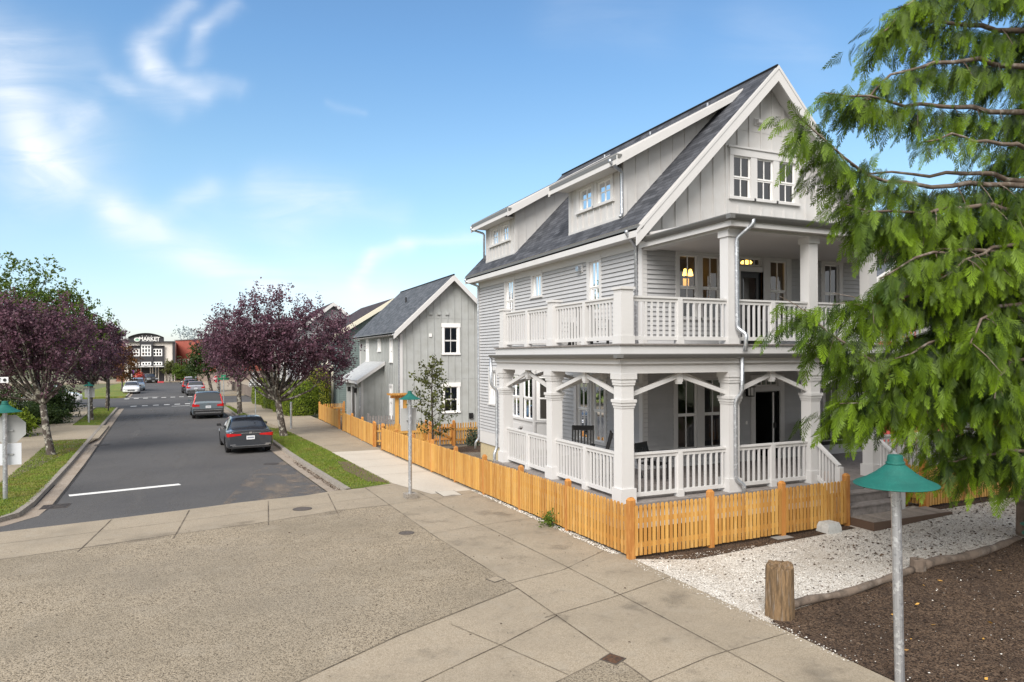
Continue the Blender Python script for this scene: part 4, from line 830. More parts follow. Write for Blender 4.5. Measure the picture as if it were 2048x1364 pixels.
s_ = sign('traffic_sign', 'white back of a square sign below the octagon on the left lamp pole', (-5.12,24.06,1.0)); plate(s_, 'sign_plate', (-5.12,24.06,1.0), .62, .62, mat('pale_sign_back', (.60,.62,.65), .5)); m_ = MB(); m_.box(-5.2,-5.0,24.02,24.045,.98,1.02); m_.build('bracket', M_SIGNB, s_)
s_ = sign('traffic_sign', 'tall grey sign back on the corner lamp beside the cedar fence', (5.18,18.78,2.0)); plate(s_, 'sign_plate', (5.20,18.79,2.00), .44, .62, M_SIGNB); m_ = MB(); m_.box(5.12,5.28,18.72,18.775,1.98,2.02); m_.build('bracket', M_SIGNB, s_)
s_ = sign('traffic_sign', 'pale square sign back on the farther left lamp pole', (-6.78,52.25,1.55)); plate(s_, 'sign_plate', (-6.75,52.25,1.50), .56, .62, M_SIGNB); m_ = MB(); m_.box(-6.85,-6.7,52.17,52.235,1.48,1.53); m_.build('bracket', M_SIGNB, s_)
# street name sign at the left edge
x, y = -5.62, 24.9; s_ = sign('street_name_sign', 'white street name plate on a pale post at the left edge above the green lamp', (x,y,G(x,y)))
m_ = MB(); m_.tube([(x,y,G(x,y)-.1),(x,y,3.02)], .03, 10); m_.build('post', M_METAL, s_); plate(s_, 'name_plate', (x+.02,y-.02,3.11), .62, .17, M_SIGNW); text(s_, 'lettering', 'ST', (x+.08,y-.036,3.11), .13, M_SIGNK, bold=.004); plate(s_, 'emblem', (x+.24,y-.036,3.11), .08, .09, M_SIGNK, shape='oct')
def post(par, x, y, zt, r=.03, m=None):
    m_ = MB(); m_.tube([(x,y,G(x,y)-.15),(x,y,zt)], r, 8); return m_.build('post', m or M_METAL, par)
x, y = 1.45, 88.6; s_ = sign('stop_sign', 'red octagonal STOP sign beyond the parked grey wagon on the right', (x,y,G(x,y))); post(s_, x, y+.05, 1.75); plate(s_, 'sign_plate', (x,y,1.2), .84, .84, M_SIGNW, shape='oct'); plate(s_, 'red_face', (x,y-.015,1.2), .78, .78, M_SIGNR, shape='oct'); text(s_, 'lettering', 'STOP', (x,y-.03,1.2), .34, M_SIGNW, bold=.012, sx=.9)
x, y = 1.72, 70.2; s_ = sign('street_name_sign', 'green crossed street name blades on a thin post by the right kerb', (x,y,G(x,y))); post(s_, x, y, 2.0, .035); plate(s_, 'name_blade', (x,y-.02,1.75), .95, .22, M_SIGNG); plate(s_, 'name_blade', (x+.02,y,2.0), .95, .22, M_SIGNG, nrm=(-.85,-.5,0))
x, y = 1.9, 66.2; s_ = sign('sign_post', 'bare slender steel post left of the green street name sign', (x-.55,y,G(x,y)), 'post'); post(s_, x-.55, y, 1.6, .035)
x, y = 3.42, 53.3; s_ = sign('traffic_sign', 'white rectangular one-way plate with black border on a steel post in front of the hedge', (x,y,G(x,y))); post(s_, x, y, 2.45, .032)
plate(s_, 'sign_plate', (x+.02,y-.04,1.78), .92, .30, M_SIGNW); plate(s_, 'border', (x+.02,y-.055,1.78), .87, .25, M_SIGNK); m_ = MB(); m_.prism([(x+.02+a,y-.07,1.78+b) for a, b in ((-.40,-.06),(.22,-.06),(.22,-.105),(.42,0),(.22,.105),(.22,.06),(-.40,.06))], (0,.01,0)); m_.build('sign_arrow', M_SIGNW, s_); text(s_, 'lettering', 'ONE WAY', (x-.06,y-.085,1.78), .105, M_SIGNK, bold=.004)
plate(s_, 'small_plate', (x-.10,y-.04,2.40), .34, .42, M_SIGNW); text(s_, 'letter', 'P', (x-.10,y-.055,2.44), .26, M_SIGNK, bold=.006); plate(s_, 'lower_plate', (x-.14,y-.04,2.05), .46, .22, M_SIGNB)
x, y = 4.62, 41.9; s_ = sign('sign_post', 'galvanised post standing just left of the leaning plum trunk', (x,y,G(x,y)), 'post'); post(s_, x, y, 1.15, .06)
for (px, py, z1, lb) in ((-6.88,63.1,2.0,'dark slender stake on the left verge beside the second plum tree'), (-7.5,69.0,2.2,'pale steel post at the far end of the left verge')):
    s_ = sign('sign_post', lb, (px,py,G(px,py)), 'post'); post(s_, px, py, z1, .045, M_BLACK if 'dark' in lb else M_METAL)

# ---------------------------------------------------------------- wooden posts, logs and small things by the gravel
def stump(x, y, r, h, label, seed, m=None):
    z = G(x, y); o = thing('wooden_bollard', label, 'bollard', (x, y, z), None); rn = random.Random(seed); m_ = MB(); n = 28; prof = []
    wob = [1+.05*math.sin(3*a+seed)+.035*math.sin(7*a+seed*2)+rn.uniform(-.012,.012) for a in [2*math.pi*j/n for j in range(n)]]
    rows = [(-.1,1.0),(0,1.02),(.12*h,1.03),(.35*h,1.0),(.6*h,.98),(.85*h,.985),(.95*h,.97)]; vs = []
    for zz, k in rows: vs += [(x+r*k*w_*math.cos(2*math.pi*j/n), y+r*k*w_*math.sin(2*math.pi*j/n), z+zz) for j, w_ in enumerate(wob)]
    tops = [h*(1+rn.uniform(-.07,.03)+.05*math.sin(2*math.pi*j/n+seed)) for j in range(n)]
    vs += [(x+r*.93*w_*math.cos(2*math.pi*j/n), y+r*.93*w_*math.sin(2*math.pi*j/n), z+tops[j]) for j, w_ in enumerate(wob)]
    vs += [(x+r*.5*math.cos(2*math.pi*j/n), y+r*.5*math.sin(2*math.pi*j/n), z+h*(1.02+rn.uniform(-.07,.06))) for j in range(n)]; vs.append((x, y, z+h*1.03))
    R_ = len(rows)+2; fs = [(i*n+j, i*n+(j+1)%n, (i+1)*n+(j+1)%n, (i+1)*n+j) for i in range(R_-1) for j in range(n)]+[((R_-1)*n+j, (R_-1)*n+(j+1)%n, R_*n) for j in range(n)]
    m_.add(vs, fs); m_.build('log_body', m or M_STUMP, o, smooth=False); return o
stump(7.55, 7.55, .195, .74, 'stout weathered wooden bollard at the corner of gravel, mulch and pavement', 1)
stump(11.22, 8.10, .12, .20, 'low cut wooden stub between the two edging logs', 4, M_LOG)
s3 = stump(14.95, 8.45, .19, .80, 'grey wooden bollard at the right edge beside a green pipe', 6, M_LOG)
def log(p, q, r, label):
    P_, Q_ = Vector(p), Vector(q); o = thing('edging_log', label, 'log', tuple((P_+Q_)/2), 'edging logs between gravel and mulch'); n = 22; pts = []; rad = []
    for i in range(n+1):
        t = i/n; e = P_.lerp(Q_, t); pts.append(e+Vector((.02*math.sin(t*9),.05*math.sin(t*7+1),.012*math.sin(t*13)))); rad.append(r*(1+.10*math.sin(t*17)+.08*math.sin(t*31+2)))
    m_ = MB(); m_.tube(pts, rad, 12); m_.build('log_body', M_LOG, o, smooth=True)
log((7.80,7.63,.05), (11.05,8.03,.06), .06, 'crooked grey log edging running from the stout bollard to the low stub'); log((11.36,8.06,.09), (14.55,8.36,.10), .078, 'straighter thick log edging right of the low stub')
o = thing('water_standpipe', 'green pipe with brass-green collar beside the right-edge bollard', 'pipe', (14.50,8.22,G(14.5,8.2))); m_ = MB(); z = G(14.5,8.2)
m_.tube([(14.50,8.22,z-.1),(14.50,8.22,z+.30)], .035, 10); m_.lathe([(.05,.12),(.075,.14),(.075,.18),(.05,.20)], (14.5,8.22,z), 12); m_.lathe([(.06,.30),(.1,.32),(.1,.35),(.04,.37)], (14.5,8.22,z), 12); m_.build('pipe_body', mat('green_pipe_paint', (.05,.16,.12), .5), o)
o = thing('concrete_block', 'pale concrete pier block lying against the front picket fence', 'block', (11.98,10.90,G(12,10.9))); m_ = MB(); z = G(12,10.9); a = .19
vs = [(11.98+sx*k, 10.62+sy*k*.8, z+h) for h, k in ((-.02,.20),(.10,.19),(.20,.155)) for sx, sy in ((-1,-1),(1,-1),(1,1),(-1,1))]
m_.add(vs, [(i*4+j, i*4+(j+1)%4, i*4+4+(j+1)%4, i*4+4+j) for i in (0,1) for j in range(4)]+[(8,9,10,11)]); m_.build('block_body', mat('pale_cast_concrete', (.50,.50,.48), .85, noise=[(14,(.36,.36,.34),.5,.7)]), o)
o = thing('faceted_post_cap', 'dark grey faceted post top at the bottom edge left of the nearest lamp', 'post', (6.0,4.85,0)); m_ = MB(); m_.lathe([(.10,-.2),(.10,.42),(.105,.44),(.06,.50),(.012,.515)], (5.62,4.72,0), 6); m_.build('post_body', mat('dark_grey_paint', (.06,.06,.06), .6), o)
def disc(name, label, x, y, r, m, sq=None, f=G, rot=0, cat='cover'):
    z = f(x, y); o = thing(name, label, cat, (x, y, z)); m_ = MB()
    if sq:
        c, s = math.cos(rot), math.sin(rot); hx, hy = sq[0]/2, sq[1]/2; m_.prism([(x+a*c-b*s, y+a*s+b*c, z+.004) for a, b in ((-hx,-hy),(hx,-hy),(hx,hy),(-hx,hy))], (0,0,.008))
        rm = MB(); k = 1.0
        for a, b, c_, d in ((-hx-.02,-hx,-hy-.02,hy+.02),(hx,hx+.02,-hy-.02,hy+.02),(-hx,hx,-hy-.02,-hy),(-hx,hx,hy,hy+.02)):
            rm.prism([(x+u*c-v*s, y+u*s+v*c, z+.003) for u, v in ((a,c_),(b,c_),(b,d),(a,d))], (0,0,.006))
    else:
        m_.lathe([(r*.92,.003),(r*.92,.011),(r*.8,.012),(r*.78,.008),(r*.3,.008),(r*.28,.012),(.0,.012)], (x,y,z), 28)
        rm = MB(); rm.lathe([(r*.94,.003),(r*.94,.009),(r,.009),(r,.003)], (x,y,z), 28)
    m_.build('lid', m, o); rm.build('frame', mat('iron_frame', (.075,.062,.05), .7), o); return o
M_IRON = mat('worn_iron', (.085,.07,.058), .65, noise=[(30,(.13,.105,.085),.5,.65)])
disc('manhole_cover', 'round iron cover in the concrete band beside the asphalt edge', 2.30, 18.46, .24, M_IRON); disc('manhole_cover', 'round iron cover in the exposed aggregate near the pavement joint', 4.0, 14.66, .17, M_IRON)
disc('valve_cover', 'small square concrete lid on the pavement joint line', 4.46, 10.76, .1, M_WALK, (.2,.2), rot=.3); disc('valve_cover', 'rusty brown square plate at the joint crossing in the foreground', 4.60, 7.33, .1, mat('rusty_plate', (.10,.05,.025), .85, noise=[(25,(.05,.03,.02),.45,.6)]), (.20,.20), rot=.45)
disc('manhole_cover', 'flat round cover in the asphalt beside the right kerb behind the black sedan', 2.42, 28.9, .30, mat('asphalt_iron', (.05,.045,.042), .8), f=GR); disc('manhole_cover', 'round dark cover by the left kerb farther up the street', -4.55, 39.2, .34, mat('asphalt_iron', (.05,.045,.042), .8), f=GR)
disc('storm_grate', 'dark rectangular drain grate against the left kerb', -3.75, 22.6, .3, mat('grate_iron', (.03,.025,.022), .8, noise=[(18,(.075,.06,.05),.5,.6)]), (.62,.62), f=GR, cat='drain'); disc('utility_lid', 'pale rectangular utility lid in the pavement by the cedar fence', 6.36, 18.8, .3, mat('pale_lid', (.46,.43,.37), .85), (.52,.72)); disc('meter_lid', 'flat grey meter lid in the soil before the front fence', 10.75, 10.70, .1, mat('grey_lid', (.30,.29,.27), .8), (.42,.22))

# ---------------------------------------------------------------- porch furniture
def chair(x, y, z, rz, label, name='rocking_chair', tall=1.12, wide=.56, rock=True, group='black wooden porch chairs'):
    o = thing(name, label, 'chair', (x, y, z), group, local=True); o.rotation_euler = (0,0,rz); w_ = wide/2    # faces -y in its own frame
    m_ = MB()
    for i in range(6): m_.box(-w_+.03, w_-.03, -.26+i*.085, -.26+i*.085+.07, .42+.0*i, .445)
    m_.build('seat', M_BLACK, o); b_ = MB(); zt = tall; tilt = .26
    yb = lambda zz: .24+(zz-.42)*tilt
    for sx in (-w_+.02, w_-.02): b_.beam((sx,yb(.1),.1),(sx,yb(zt),zt),.045,.035,up=(0,1,0))
    b_.beam((-w_,yb(zt-.06),zt-.06),(w_,yb(zt-.06),zt-.06),.03,.12); b_.beam((-w_,yb(.52),.52),(w_,yb(.52),.52),.03,.06)
    for i in range(6): sx = -w_+.085+i*(wide-.17)/5; b_.beam((sx,yb(.54),.54),(sx,yb(zt-.11),zt-.11),.05,.018,up=(0,1,0))
    b_.build('backrest', M_BLACK, o)
    for sx in (-w_+.02, w_-.02):
        a = MB(); a.box(sx-.05,sx+.05,-.30,.30,.64,.665); a.build('armrest', M_BLACK, o); a = MB(); a.box(sx-.025,sx+.025,-.26,-.21,.06,.64); a.build('leg', M_BLACK, o)
        if rock:
            a = MB(); pts = [(sx,-.42+i*.095,.025+.10*((i-5)/5.5)**2*1.0) for i in range(11)]; a.tube(pts, .022, 6); a.build('rocker', M_BLACK, o)
    return o
chair(8.62, 15.1, FL, R(-32), 'black slatted rocking chair on the side porch, seen between the second and corner columns', )
chair(8.32, 14.05, FL, R(-118), 'black rocking chair turned sideways nearer the porch corner', )
chair(9.4, 13.2, FL, R(25), 'black chair with a low rounded back behind the front porch railing', 'porch_chair', .88, .56, False)
chair(9.0, 16.8, DK, R(70), 'dark chair behind the balcony balusters nearer the corner', 'balcony_chair', 1.0, .55, False); chair(8.9, 15.0, DK, R(110), 'dark chair behind the balcony balusters next to the tall corner post', 'balcony_chair', 1.0, .55, False)
o = thing('balcony_table', 'low dark table between the balcony chairs', 'table', (8.9,15.9,DK)); m_ = MB(); m_.lathe([(.32,.50),(.32,.53)], (8.9,15.9,DK), 20); m_.build('table_top', M_BLACK, o)
for a in range(3):
    m_ = MB(); m_.beam((8.9+.05*math.cos(a*2.1),15.9+.05*math.sin(a*2.1),DK+.5),(8.9+.26*math.cos(a*2.1),15.9+.26*math.sin(a*2.1),DK),.03,.03); m_.build('leg', M_BLACK, o)
o = thing('porch_swing', 'black slatted bench swing on the porch right of the steps', 'bench', (15.9,14.0,FL))
m_ = MB()
for i in range(6): m_.box(15.1,16.8,13.75+i*.085,13.82+i*.085,FL+.44,FL+.465)
m_.build('seat', M_BLACK, o); m_ = MB(); m_.beam((15.1,14.36,FL+1.02),(16.8,14.36,FL+1.02),.03,.07); m_.beam((15.1,14.28,FL+.52),(16.8,14.28,FL+.52),.03,.06)
for i in range(15): x = 15.16+i*.113; m_.beam((x,14.28,FL+.5),(x,14.36,FL+1.0),.06,.018)
m_.build('backrest', M_BLACK, o)
for x in (15.1, 16.76):
    a = MB(); a.box(x-.04,x+.04,13.72,14.32,FL+.68,FL+.71); a.box(x-.02,x+.02,13.74,13.79,FL+.3,FL+.68); a.build('armrest', M_BLACK, o)
    a = MB(); a.tube([(x,13.76,FL+.70),(x,14.0,3.49)], .012, 6); a.tube([(x,14.3,FL+.70),(x,14.05,3.49)], .012, 6); a.build('chain', M_BLACK, o)
# ---------------------------------------------------------------- cars (own frame: +y forward, z up, origin on the ground under the rear bumper)
def cr(P, n):
    """dense Catmull-Rom through rows of P"""
    P = np.asarray(P, float); k = len(P); out = []
    for t in np.linspace(0, k-1, n):
        i = min(int(t), k-2); f = t-i; p0, p1, p2, p3 = P[max(i-1,0)], P[i], P[i+1], P[min(i+2,k-1)]
        out.append(.5*((2*p1)+(-p0+p2)*f+(2*p0-5*p1+4*p2-p3)*f*f+(-p0+3*p1-3*p2+p3)*f**3))
    return np.array(out)
M_TYRE = mat('tyre_rubber', (.018,.017,.017), .85); M_RIM = mat('alloy_rim', (.45,.46,.48), .3, metal=.8); M_CGLASS = mat('car_glass', (.012,.015,.018), .04, spec=.9, coat=.5)
M_TAIL = mat('tail_lamp_red', (.45,.008,.010), .2, coat=.6); M_HEAD = mat('head_lamp_glass', (.55,.57,.60), .1, coat=.6); M_CHROME = mat('chrome', (.65,.66,.68), .15, metal=.9); M_PLASTIC = mat('black_plastic', (.02,.02,.021), .6); M_PLATE = mat('number_plate', (.70,.71,.72), .5)
def paintm(n, c, metal=.35): return mat('car_paint_'+n, c, .28, metal=metal, coat=.8)
def lerp_st(st, y):
    ys = [s[0] for s in st]; return [float(np.interp(y, ys, [s[i] for s in st])) for i in range(1, len(st[0]))]
def car(name, label, cat, loc, rz, paint_, kind='sedan', L=4.95, W=1.88, H=1.46, group=None, detail=True):
    o = thing(name, label, cat, loc, group, local=True); o.rotation_euler = (0,0,rz); hw = W/2
    # stations from the rear: y, half width, bottom, shoulder z, top half width, top z
    if kind == 'sedan':
        st = [(0,hw-.13,.34,.93,hw-.25,1.00),(.05,hw-.05,.28,.95,hw-.22,1.035),(.25,hw-.01,.22,.96,hw-.20,1.05),(.62,hw,.20,.95,hw-.20,1.07),(1.15,hw,.18,.94,hw-.30,H-.13),(1.55,hw,.18,.93,hw-.33,H-.02),(2.3,hw,.18,.92,hw-.33,H),(2.9,hw,.18,.90,hw-.32,H-.05),
              (3.30,hw,.18,.89,hw-.26,H-.24),(3.75,hw,.19,.88,hw-.17,.98),(4.3,hw-.01,.20,.82,hw-.20,.90),(L-.2,hw-.06,.22,.72,hw-.26,.80),(L-.04,hw-.16,.26,.62,hw-.34,.70),(L,hw-.26,.32,.56,hw-.42,.62)]
        rg, wg, sg = (.66,1.42), (2.98,3.70), (1.0,3.45)
    else:
        st = [(0,hw-.12,.36,1.02,hw-.17,1.08),(.05,hw-.04,.30,1.05,hw-.14,1.13),(.22,hw-.01,.25,1.06,hw-.20,1.36),(.42,hw,.24,1.06,hw-.27,H-.08),(.62,hw,.23,1.05,hw-.29,H-.015),(1.4,hw,.22,1.03,hw-.29,H),(2.4,hw,.22,1.0,hw-.30,H-.015),(2.9,hw,.22,.99,hw-.31,H-.09),
              (3.35,hw,.22,.98,hw-.26,H-.38),(3.72,hw,.22,.98,hw-.16,1.12),(4.3,hw-.01,.23,.93,hw-.18,1.02),(L-.2,hw-.05,.26,.82,hw-.22,.92),(L-.04,hw-.14,.30,.70,hw-.30,.80),(L,hw-.22,.36,.62,hw-.36,.70)]
        rg, wg, sg = (.10,.50), (2.95,3.66), (.55,3.40)
    nS, nR = 110, 44
    ysd = np.concatenate([np.linspace(0,.3,12), np.linspace(.3,L-.3,nS-24)[1:-1], np.linspace(L-.3,L,14)]); rows = []
    # smooth the station table
    tab = np.array([lerp_st(st, y) for y in ysd]); ker = np.array([.25,.5,.25])
    for _ in range(3):
        t2 = tab.copy(); t2[1:-1] = .25*tab[:-2]+.5*tab[1:-1]+.25*tab[2:]; t2[0], t2[-1] = tab[0], tab[-1]; tab = t2
    G_ = []
    for (w_, zb, zs, tw, zt), y in zip(tab, ysd):
        P_ = [(0,zb),(w_*.7,zb),(w_-.05,zb+.03),(w_,zb+.16),(w_+.012,(zb+zs)/2+.03),(w_-.005,zs-.10),(w_-.03,zs),(w_-.055,zs+.015),(tw+.03,zt-.05),(tw-.02,zt-.012),(tw*.75,zt+.012),(tw*.35,zt+.024),(0,zt+.028)]
        # subdivide each control span evenly so span index = row index // 4
        q = []
        for i in range(len(P_)-1):
            for k in range(4): q.append(tuple(np.array(P_[i])*(1-k/4)+np.array(P_[i+1])*(k/4)))
        q.append(P_[-1]); q = np.array(q)
        for _ in range(2):
            q2 = q.copy(); q2[1:-1] = .25*q[:-2]+.5*q[1:-1]+.25*q[2:]; q = q2; q[0,0] = 0; q[-1,0] = 0
        G_.append(q)
    G_ = np.array(G_); nr = G_.shape[1]; wy = (.98, L-.98) if kind == 'sedan' else (.95, L-.95); wr = .335 if kind == 'sedan' else .375
    parts = {'body': MB(), 'rear_window': MB(), 'windscreen': MB(), ('side_window', 1): MB(), ('side_window', -1): MB()}
    V = lambda i, j, s_: (s_*G_[i][j][0], ysd[i], G_[i][j][1])
    for i in range(len(ysd)-1):
        ym = (ysd[i]+ysd[i+1])/2
        for j in range(nr-1):
            sp_ = j//4; zc = (G_[i][j][1]+G_[i][j+1][1])/2
            if sp_ < 6 and sp_ >= 1 and any((ym-c)**2+(zc-wr)**2 < (wr+.055)**2 for c in wy): continue
            key = 'body'
            if sp_ == 7 or (sp_ == 8 and j % 4 < 1):
                if sg[0] < ym < sg[1] and not (1.98 < ym < 2.07 if kind == 'sedan' else (1.72 < ym < 1.80 or 2.55 < ym < 2.6)): key = 'side'
            if sp_ >= 9 or (sp_ == 8 and j % 4 >= 2):
                if rg[0] < ym < rg[1]: key = 'rear_window'
                if wg[0] < ym < wg[1]: key = 'windscreen'
            for s_ in (1, -1):
                q = [V(i,j,s_), V(i+1,j,s_), V(i+1,j+1,s_), V(i,j+1,s_)]; parts[('side_window', s_) if key == 'side' else key].add(q, [(0,1,2,3)] if s_ > 0 else [(3,2,1,0)], rnd=.5)
    for i, rev in ((0, 0), (len(ysd)-1, 1)):
        q = [V(i,j,1) for j in range(nr)]+[V(i,j,-1) for j in range(nr-2,0,-1)]; parts['body'].add(q, [tuple(range(len(q)))], rnd=.5)
    parts['body'].box(-hw+.12, hw-.12, .3, L-.3, .24, .62, 1)
    def merge(ob):
        bm = bmesh.new(); bm.from_mesh(ob.data); bmesh.ops.remove_doubles(bm, verts=bm.verts[:], dist=.0006); bmesh.ops.recalc_face_normals(bm, faces=bm.faces[:]); bm.to_mesh(ob.data); bm.free()
        ob.data.polygons.foreach_set('use_smooth', [len(p.vertices) == 4 and p.area < .05 for p in ob.data.polygons])
    merge(parts['body'].build('body', [paint_, M_PLASTIC], o))
    for k in ('rear_window','windscreen',('side_window',1),('side_window',-1)): merge(parts[k].build(k if isinstance(k, str) else k[0], M_CGLASS, o))
    for y in wy:
        for s_ in (-1, 1):
            m_ = MB(); x0 = s_*(hw-.02); pr = [(wr*.62,0),(wr*.9,0),(wr,.03),(wr,.19),(wr*.9,.22),(wr*.55,.22)]
            n = 26; vs = [(x0-s_*a, y+r_*math.cos(2*math.pi*k/n), wr+r_*math.sin(2*math.pi*k/n)) for r_, a in pr for k in range(n)]
            m_.add(vs, [(i*n+k, i*n+(k+1)%n, (i+1)*n+(k+1)%n, (i+1)*n+k) for i in range(len(pr)-1) for k in range(n)]+[tuple(range(5*n,6*n))]); w_o = m_.build('wheel', M_TYRE, o)
            rm = MB(); xr = x0-s_*.015; rm.add([(xr-s_*.05, y+.02*math.cos(2*math.pi*k/n), wr+.02*math.sin(2*math.pi*k/n)) for k in range(n)]+[(xr-s_*.05, y+wr*.62*math.cos(2*math.pi*k/n), wr+wr*.62*math.sin(2*math.pi*k/n)) for k in range(n)], [(k,(k+1)%n,n+(k+1)%n,n+k) for k in range(n)], 1)
            for k in range(5):
                a = 2*math.pi*k/5+.3; rm.beam((xr-s_*.02,y,wr),(xr-s_*.02,y+wr*.62*math.cos(a),wr+wr*.62*math.sin(a)),.07,.03,up=(1,0,0))
            rm.lathe([], (0,0,0)) if 0 else None; rm.build('rim', [M_RIM, M_PLASTIC], w_o)
    z7 = 1.0
    for s_ in (-1, 1):
        m_ = MB(); yy = L-1.55 if kind == 'sedan' else L-1.6; zz = .98 if kind == 'sedan' else 1.1
        vs = [(s_*(hw+a), yy+b, zz+c) for a, b, c in ((-.06,.0,0),(.16,-.03,.0),(.17,-.03,.11),(.0,.0,.12),(-.06,.10,.02),(.13,.06,.02),(.14,.06,.10),(.0,.08,.11))]
        m_.add(vs, [(0,1,2,3),(7,6,5,4),(0,4,5,1),(1,5,6,2),(2,6,7,3),(3,7,4,0)]); m_.build('wing_mirror', M_PLASTIC if kind == 'sedan' else paint_, o)
    zs = .93 if kind == 'sedan' else 1.0
    # lamps wrapped round the corners, bumper trims, plates
    def wrap(name, y_in, x0, x1, z0, z1, m, rear=True, z0b=None, z1b=None, dy=.26):
        for s_ in (-1, 1):
            q = MB(); e = -1 if rear else 1; b0 = 0 if rear else L; z0b_ = z0 if z0b is None else z0b; z1b_ = z1 if z1b is None else z1b
            pts = [(x0, b0+e*.012, z0b_, z1b_), ((x0+x1)/2, b0+e*.012, (z0+z0b_)/2, (z1+z1b_)/2), (x1-.09, b0+e*.006, z0, z1), (x1-.02, b0-e*.05, z0, z1), (x1+.012, b0-e*dy, z0+.03, z1-.01)]
            vs = []
            for x, y, a, b in pts: vs += [(s_*x, y, a), (s_*x, y, b)]
            for x, y, a, b in pts: vs += [(s_*(x-.05), y-e*.03, a), (s_*(x-.05), y-e*.03, b)]
            n = len(pts); fs = []
            for i in range(n-1): fs += [(2*i,2*i+2,2*i+3,2*i+1),(2*n+2*i,2*n+2*i+1,2*n+2*i+3,2*n+2*i+2),(2*i,2*n+2*i,2*n+2*i+2,2*i+2),(2*i+1,2*i+3,2*n+2*i+3,2*n+2*i+1)]
            fs += [(0,1,2*n+1,2*n),(2*n-2,4*n-2,4*n-1,2*n-1)]; q.add(vs, fs); q.build(name, m, o)
    if kind == 'sedan':
        wrap('tail_light', 0, .40, hw-.005, .775, .92, M_TAIL, True, .82, .89); wrap('headlight', 0, .42, hw-.03, .58, .70, M_HEAD, False, .56, .66, .45)
        m_ = MB(); m_.box(-.42,.42,-.016,.0,.905,.925); m_.build('boot_trim', M_CHROME, o)
        m_ = MB(); m_.box(-hw+.22,hw-.22,-.022,.0,.355,.375); m_.box(-hw+.14,-hw+.36,-.018,.0,.40,.44); m_.box(hw-.36,hw-.14,-.018,.0,.40,.44); m_.build('bumper_trim', M_CHROME, o)
        m_ = MB(); m_.box(-hw+.18,hw-.18,-.012,.06,.27,.35); m_.build('rear_diffuser', M_PLASTIC, o); pz = .72
    else:
        wrap('tail_light', 0, .58, hw-.005, .86, 1.06, M_TAIL, True, .88, 1.0)
        for s_ in (-1, 1):
            m_ = MB(); m_.beam((s_*(hw-.10),.02,1.06),(s_*(hw-.235),.42,H-.16),.07,.06); m_.build('upper_tail_light', M_TAIL, o)
            m_ = MB(); m_.tube([(s_*(hw-.30),.75,H+.05),(s_*(hw-.31),1.6,H+.065),(s_*(hw-.32),2.5,H+.045)], .022, 6); m_.build('roof_rail', M_CHROME, o)
        wrap('headlight', 0, .46, hw-.03, .72, .86, M_HEAD, False, .72, .84, .4)
        m_ = MB(); m_.box(-hw+.16,hw-.16,-.03,.02,.60,.645); m_.box(-hw+.2,hw-.2,-.03,.02,.42,.47); m_.build('bumper_trim', M_CHROME, o); m_ = MB(); m_.box(-hw+.14,hw-.14,-.016,.05,.30,.415); m_.box(-hw+.05,hw-.05,-.010,.09,.415,.60); m_.box(-hw+.05,hw-.05,-.010,.09,.645,.70); m_.build('rear_diffuser', M_PLASTIC, o); pz = .84
    m_ = MB(); m_.box(-.17,.17,-.028,-.005,pz-.08,pz+.08); p_ = m_.build('number_plate', M_PLATE, o)
    m_ = MB()
    for i in range(6): m_.box(-.13+i*.046,-.10+i*.046,-.031,-.027,pz-.035,pz+.03)
    m_.build('plate_characters', mat('plate_ink', (.10,.12,.18), .6), p_)
    m_ = MB(); m_.box(-.38,.38,L-.02,L+.018,.42,.58); m_.build('grille', M_PLASTIC, o); m_ = MB(); m_.box(-.22,.22,L+.01,L+.03,.34,.42); m_.build('front_plate', M_PLATE, o)
    m_ = MB(); m_.box(-.05,.05,-.02,.0,pz+.17,pz+.25); m_.build('badge', M_CHROME, o)
    m_ = MB(); m_.prism([(0,1.55,H+.015),(0,1.78,H+.02),(0,1.60,H+.085)], (.02,0,0)); m_.build('roof_antenna', M_PLASTIC, o)
    if detail:
        m_ = MB(); m_.box(-.58,.58,-.005,-.001,.70 if kind != 'sedan' else .62,.706 if kind != 'sedan' else .626)
        for s_ in (-1,1): m_.box(s_*.58-.003,s_*.58+.003,-.005,-.001,.66,.92)
        m_.build('lid_seam', M_PLASTIC, o)
    return o
def carat(px, py, *a): pass
HD = R(3)
g_ = lambda x, y: (x, y, GR(x, y))
car('parked_car', 'dark charcoal sedan parked by the right kerb with red tail lamps', 'car', g_(1.88,32.55), HD, paintm('charcoal', (.050,.055,.064)), 'sedan', 4.98, 1.95, 1.52, 'cars parked along the street')
car('parked_car', 'silver-blue tall estate car with roof rails and upright red tail lamps, behind the charcoal sedan', 'car', g_(1.42,50.2) if 0 else g_(.30,52.8), HD, paintm('silver_blue', (.15,.185,.21)), 'suv', 4.95, 2.05, 1.86, 'cars parked along the street')
car('parked_car', 'light grey hatch parked beyond the crossing, nearest of three in a row', 'car', g_(-.80,87.2), HD, paintm('light_grey', (.34,.35,.40)), 'suv', 4.6, 1.95, 1.62, 'cars parked along the street')
car('parked_car', 'dark car half hidden between the light grey and white cars', 'car', g_(-1.45,94.5), HD, paintm('dark_grey', (.03,.032,.038)), 'suv', 4.6, 1.95, 1.66, 'cars parked along the street')
car('parked_car', 'white tall car farthest in the right-hand row', 'car', g_(-1.55,103.5), HD, paintm('white', (.62,.63,.64), 0), 'suv', 4.7, 2.0, 1.85, 'cars parked along the street')
def facing(px, py, kind, L, *a, rz=R(180)+HD, **k): pass
car('parked_car', 'white low saloon facing the viewer beside the left lawn beyond the crossing', 'car', (-8.1-.25,96.6+4.6,GR(-8,100)), R(180)+HD, paintm('white', (.62,.63,.64), 0), 'sedan', 4.6, 1.85, 1.52, 'cars parked along the street')
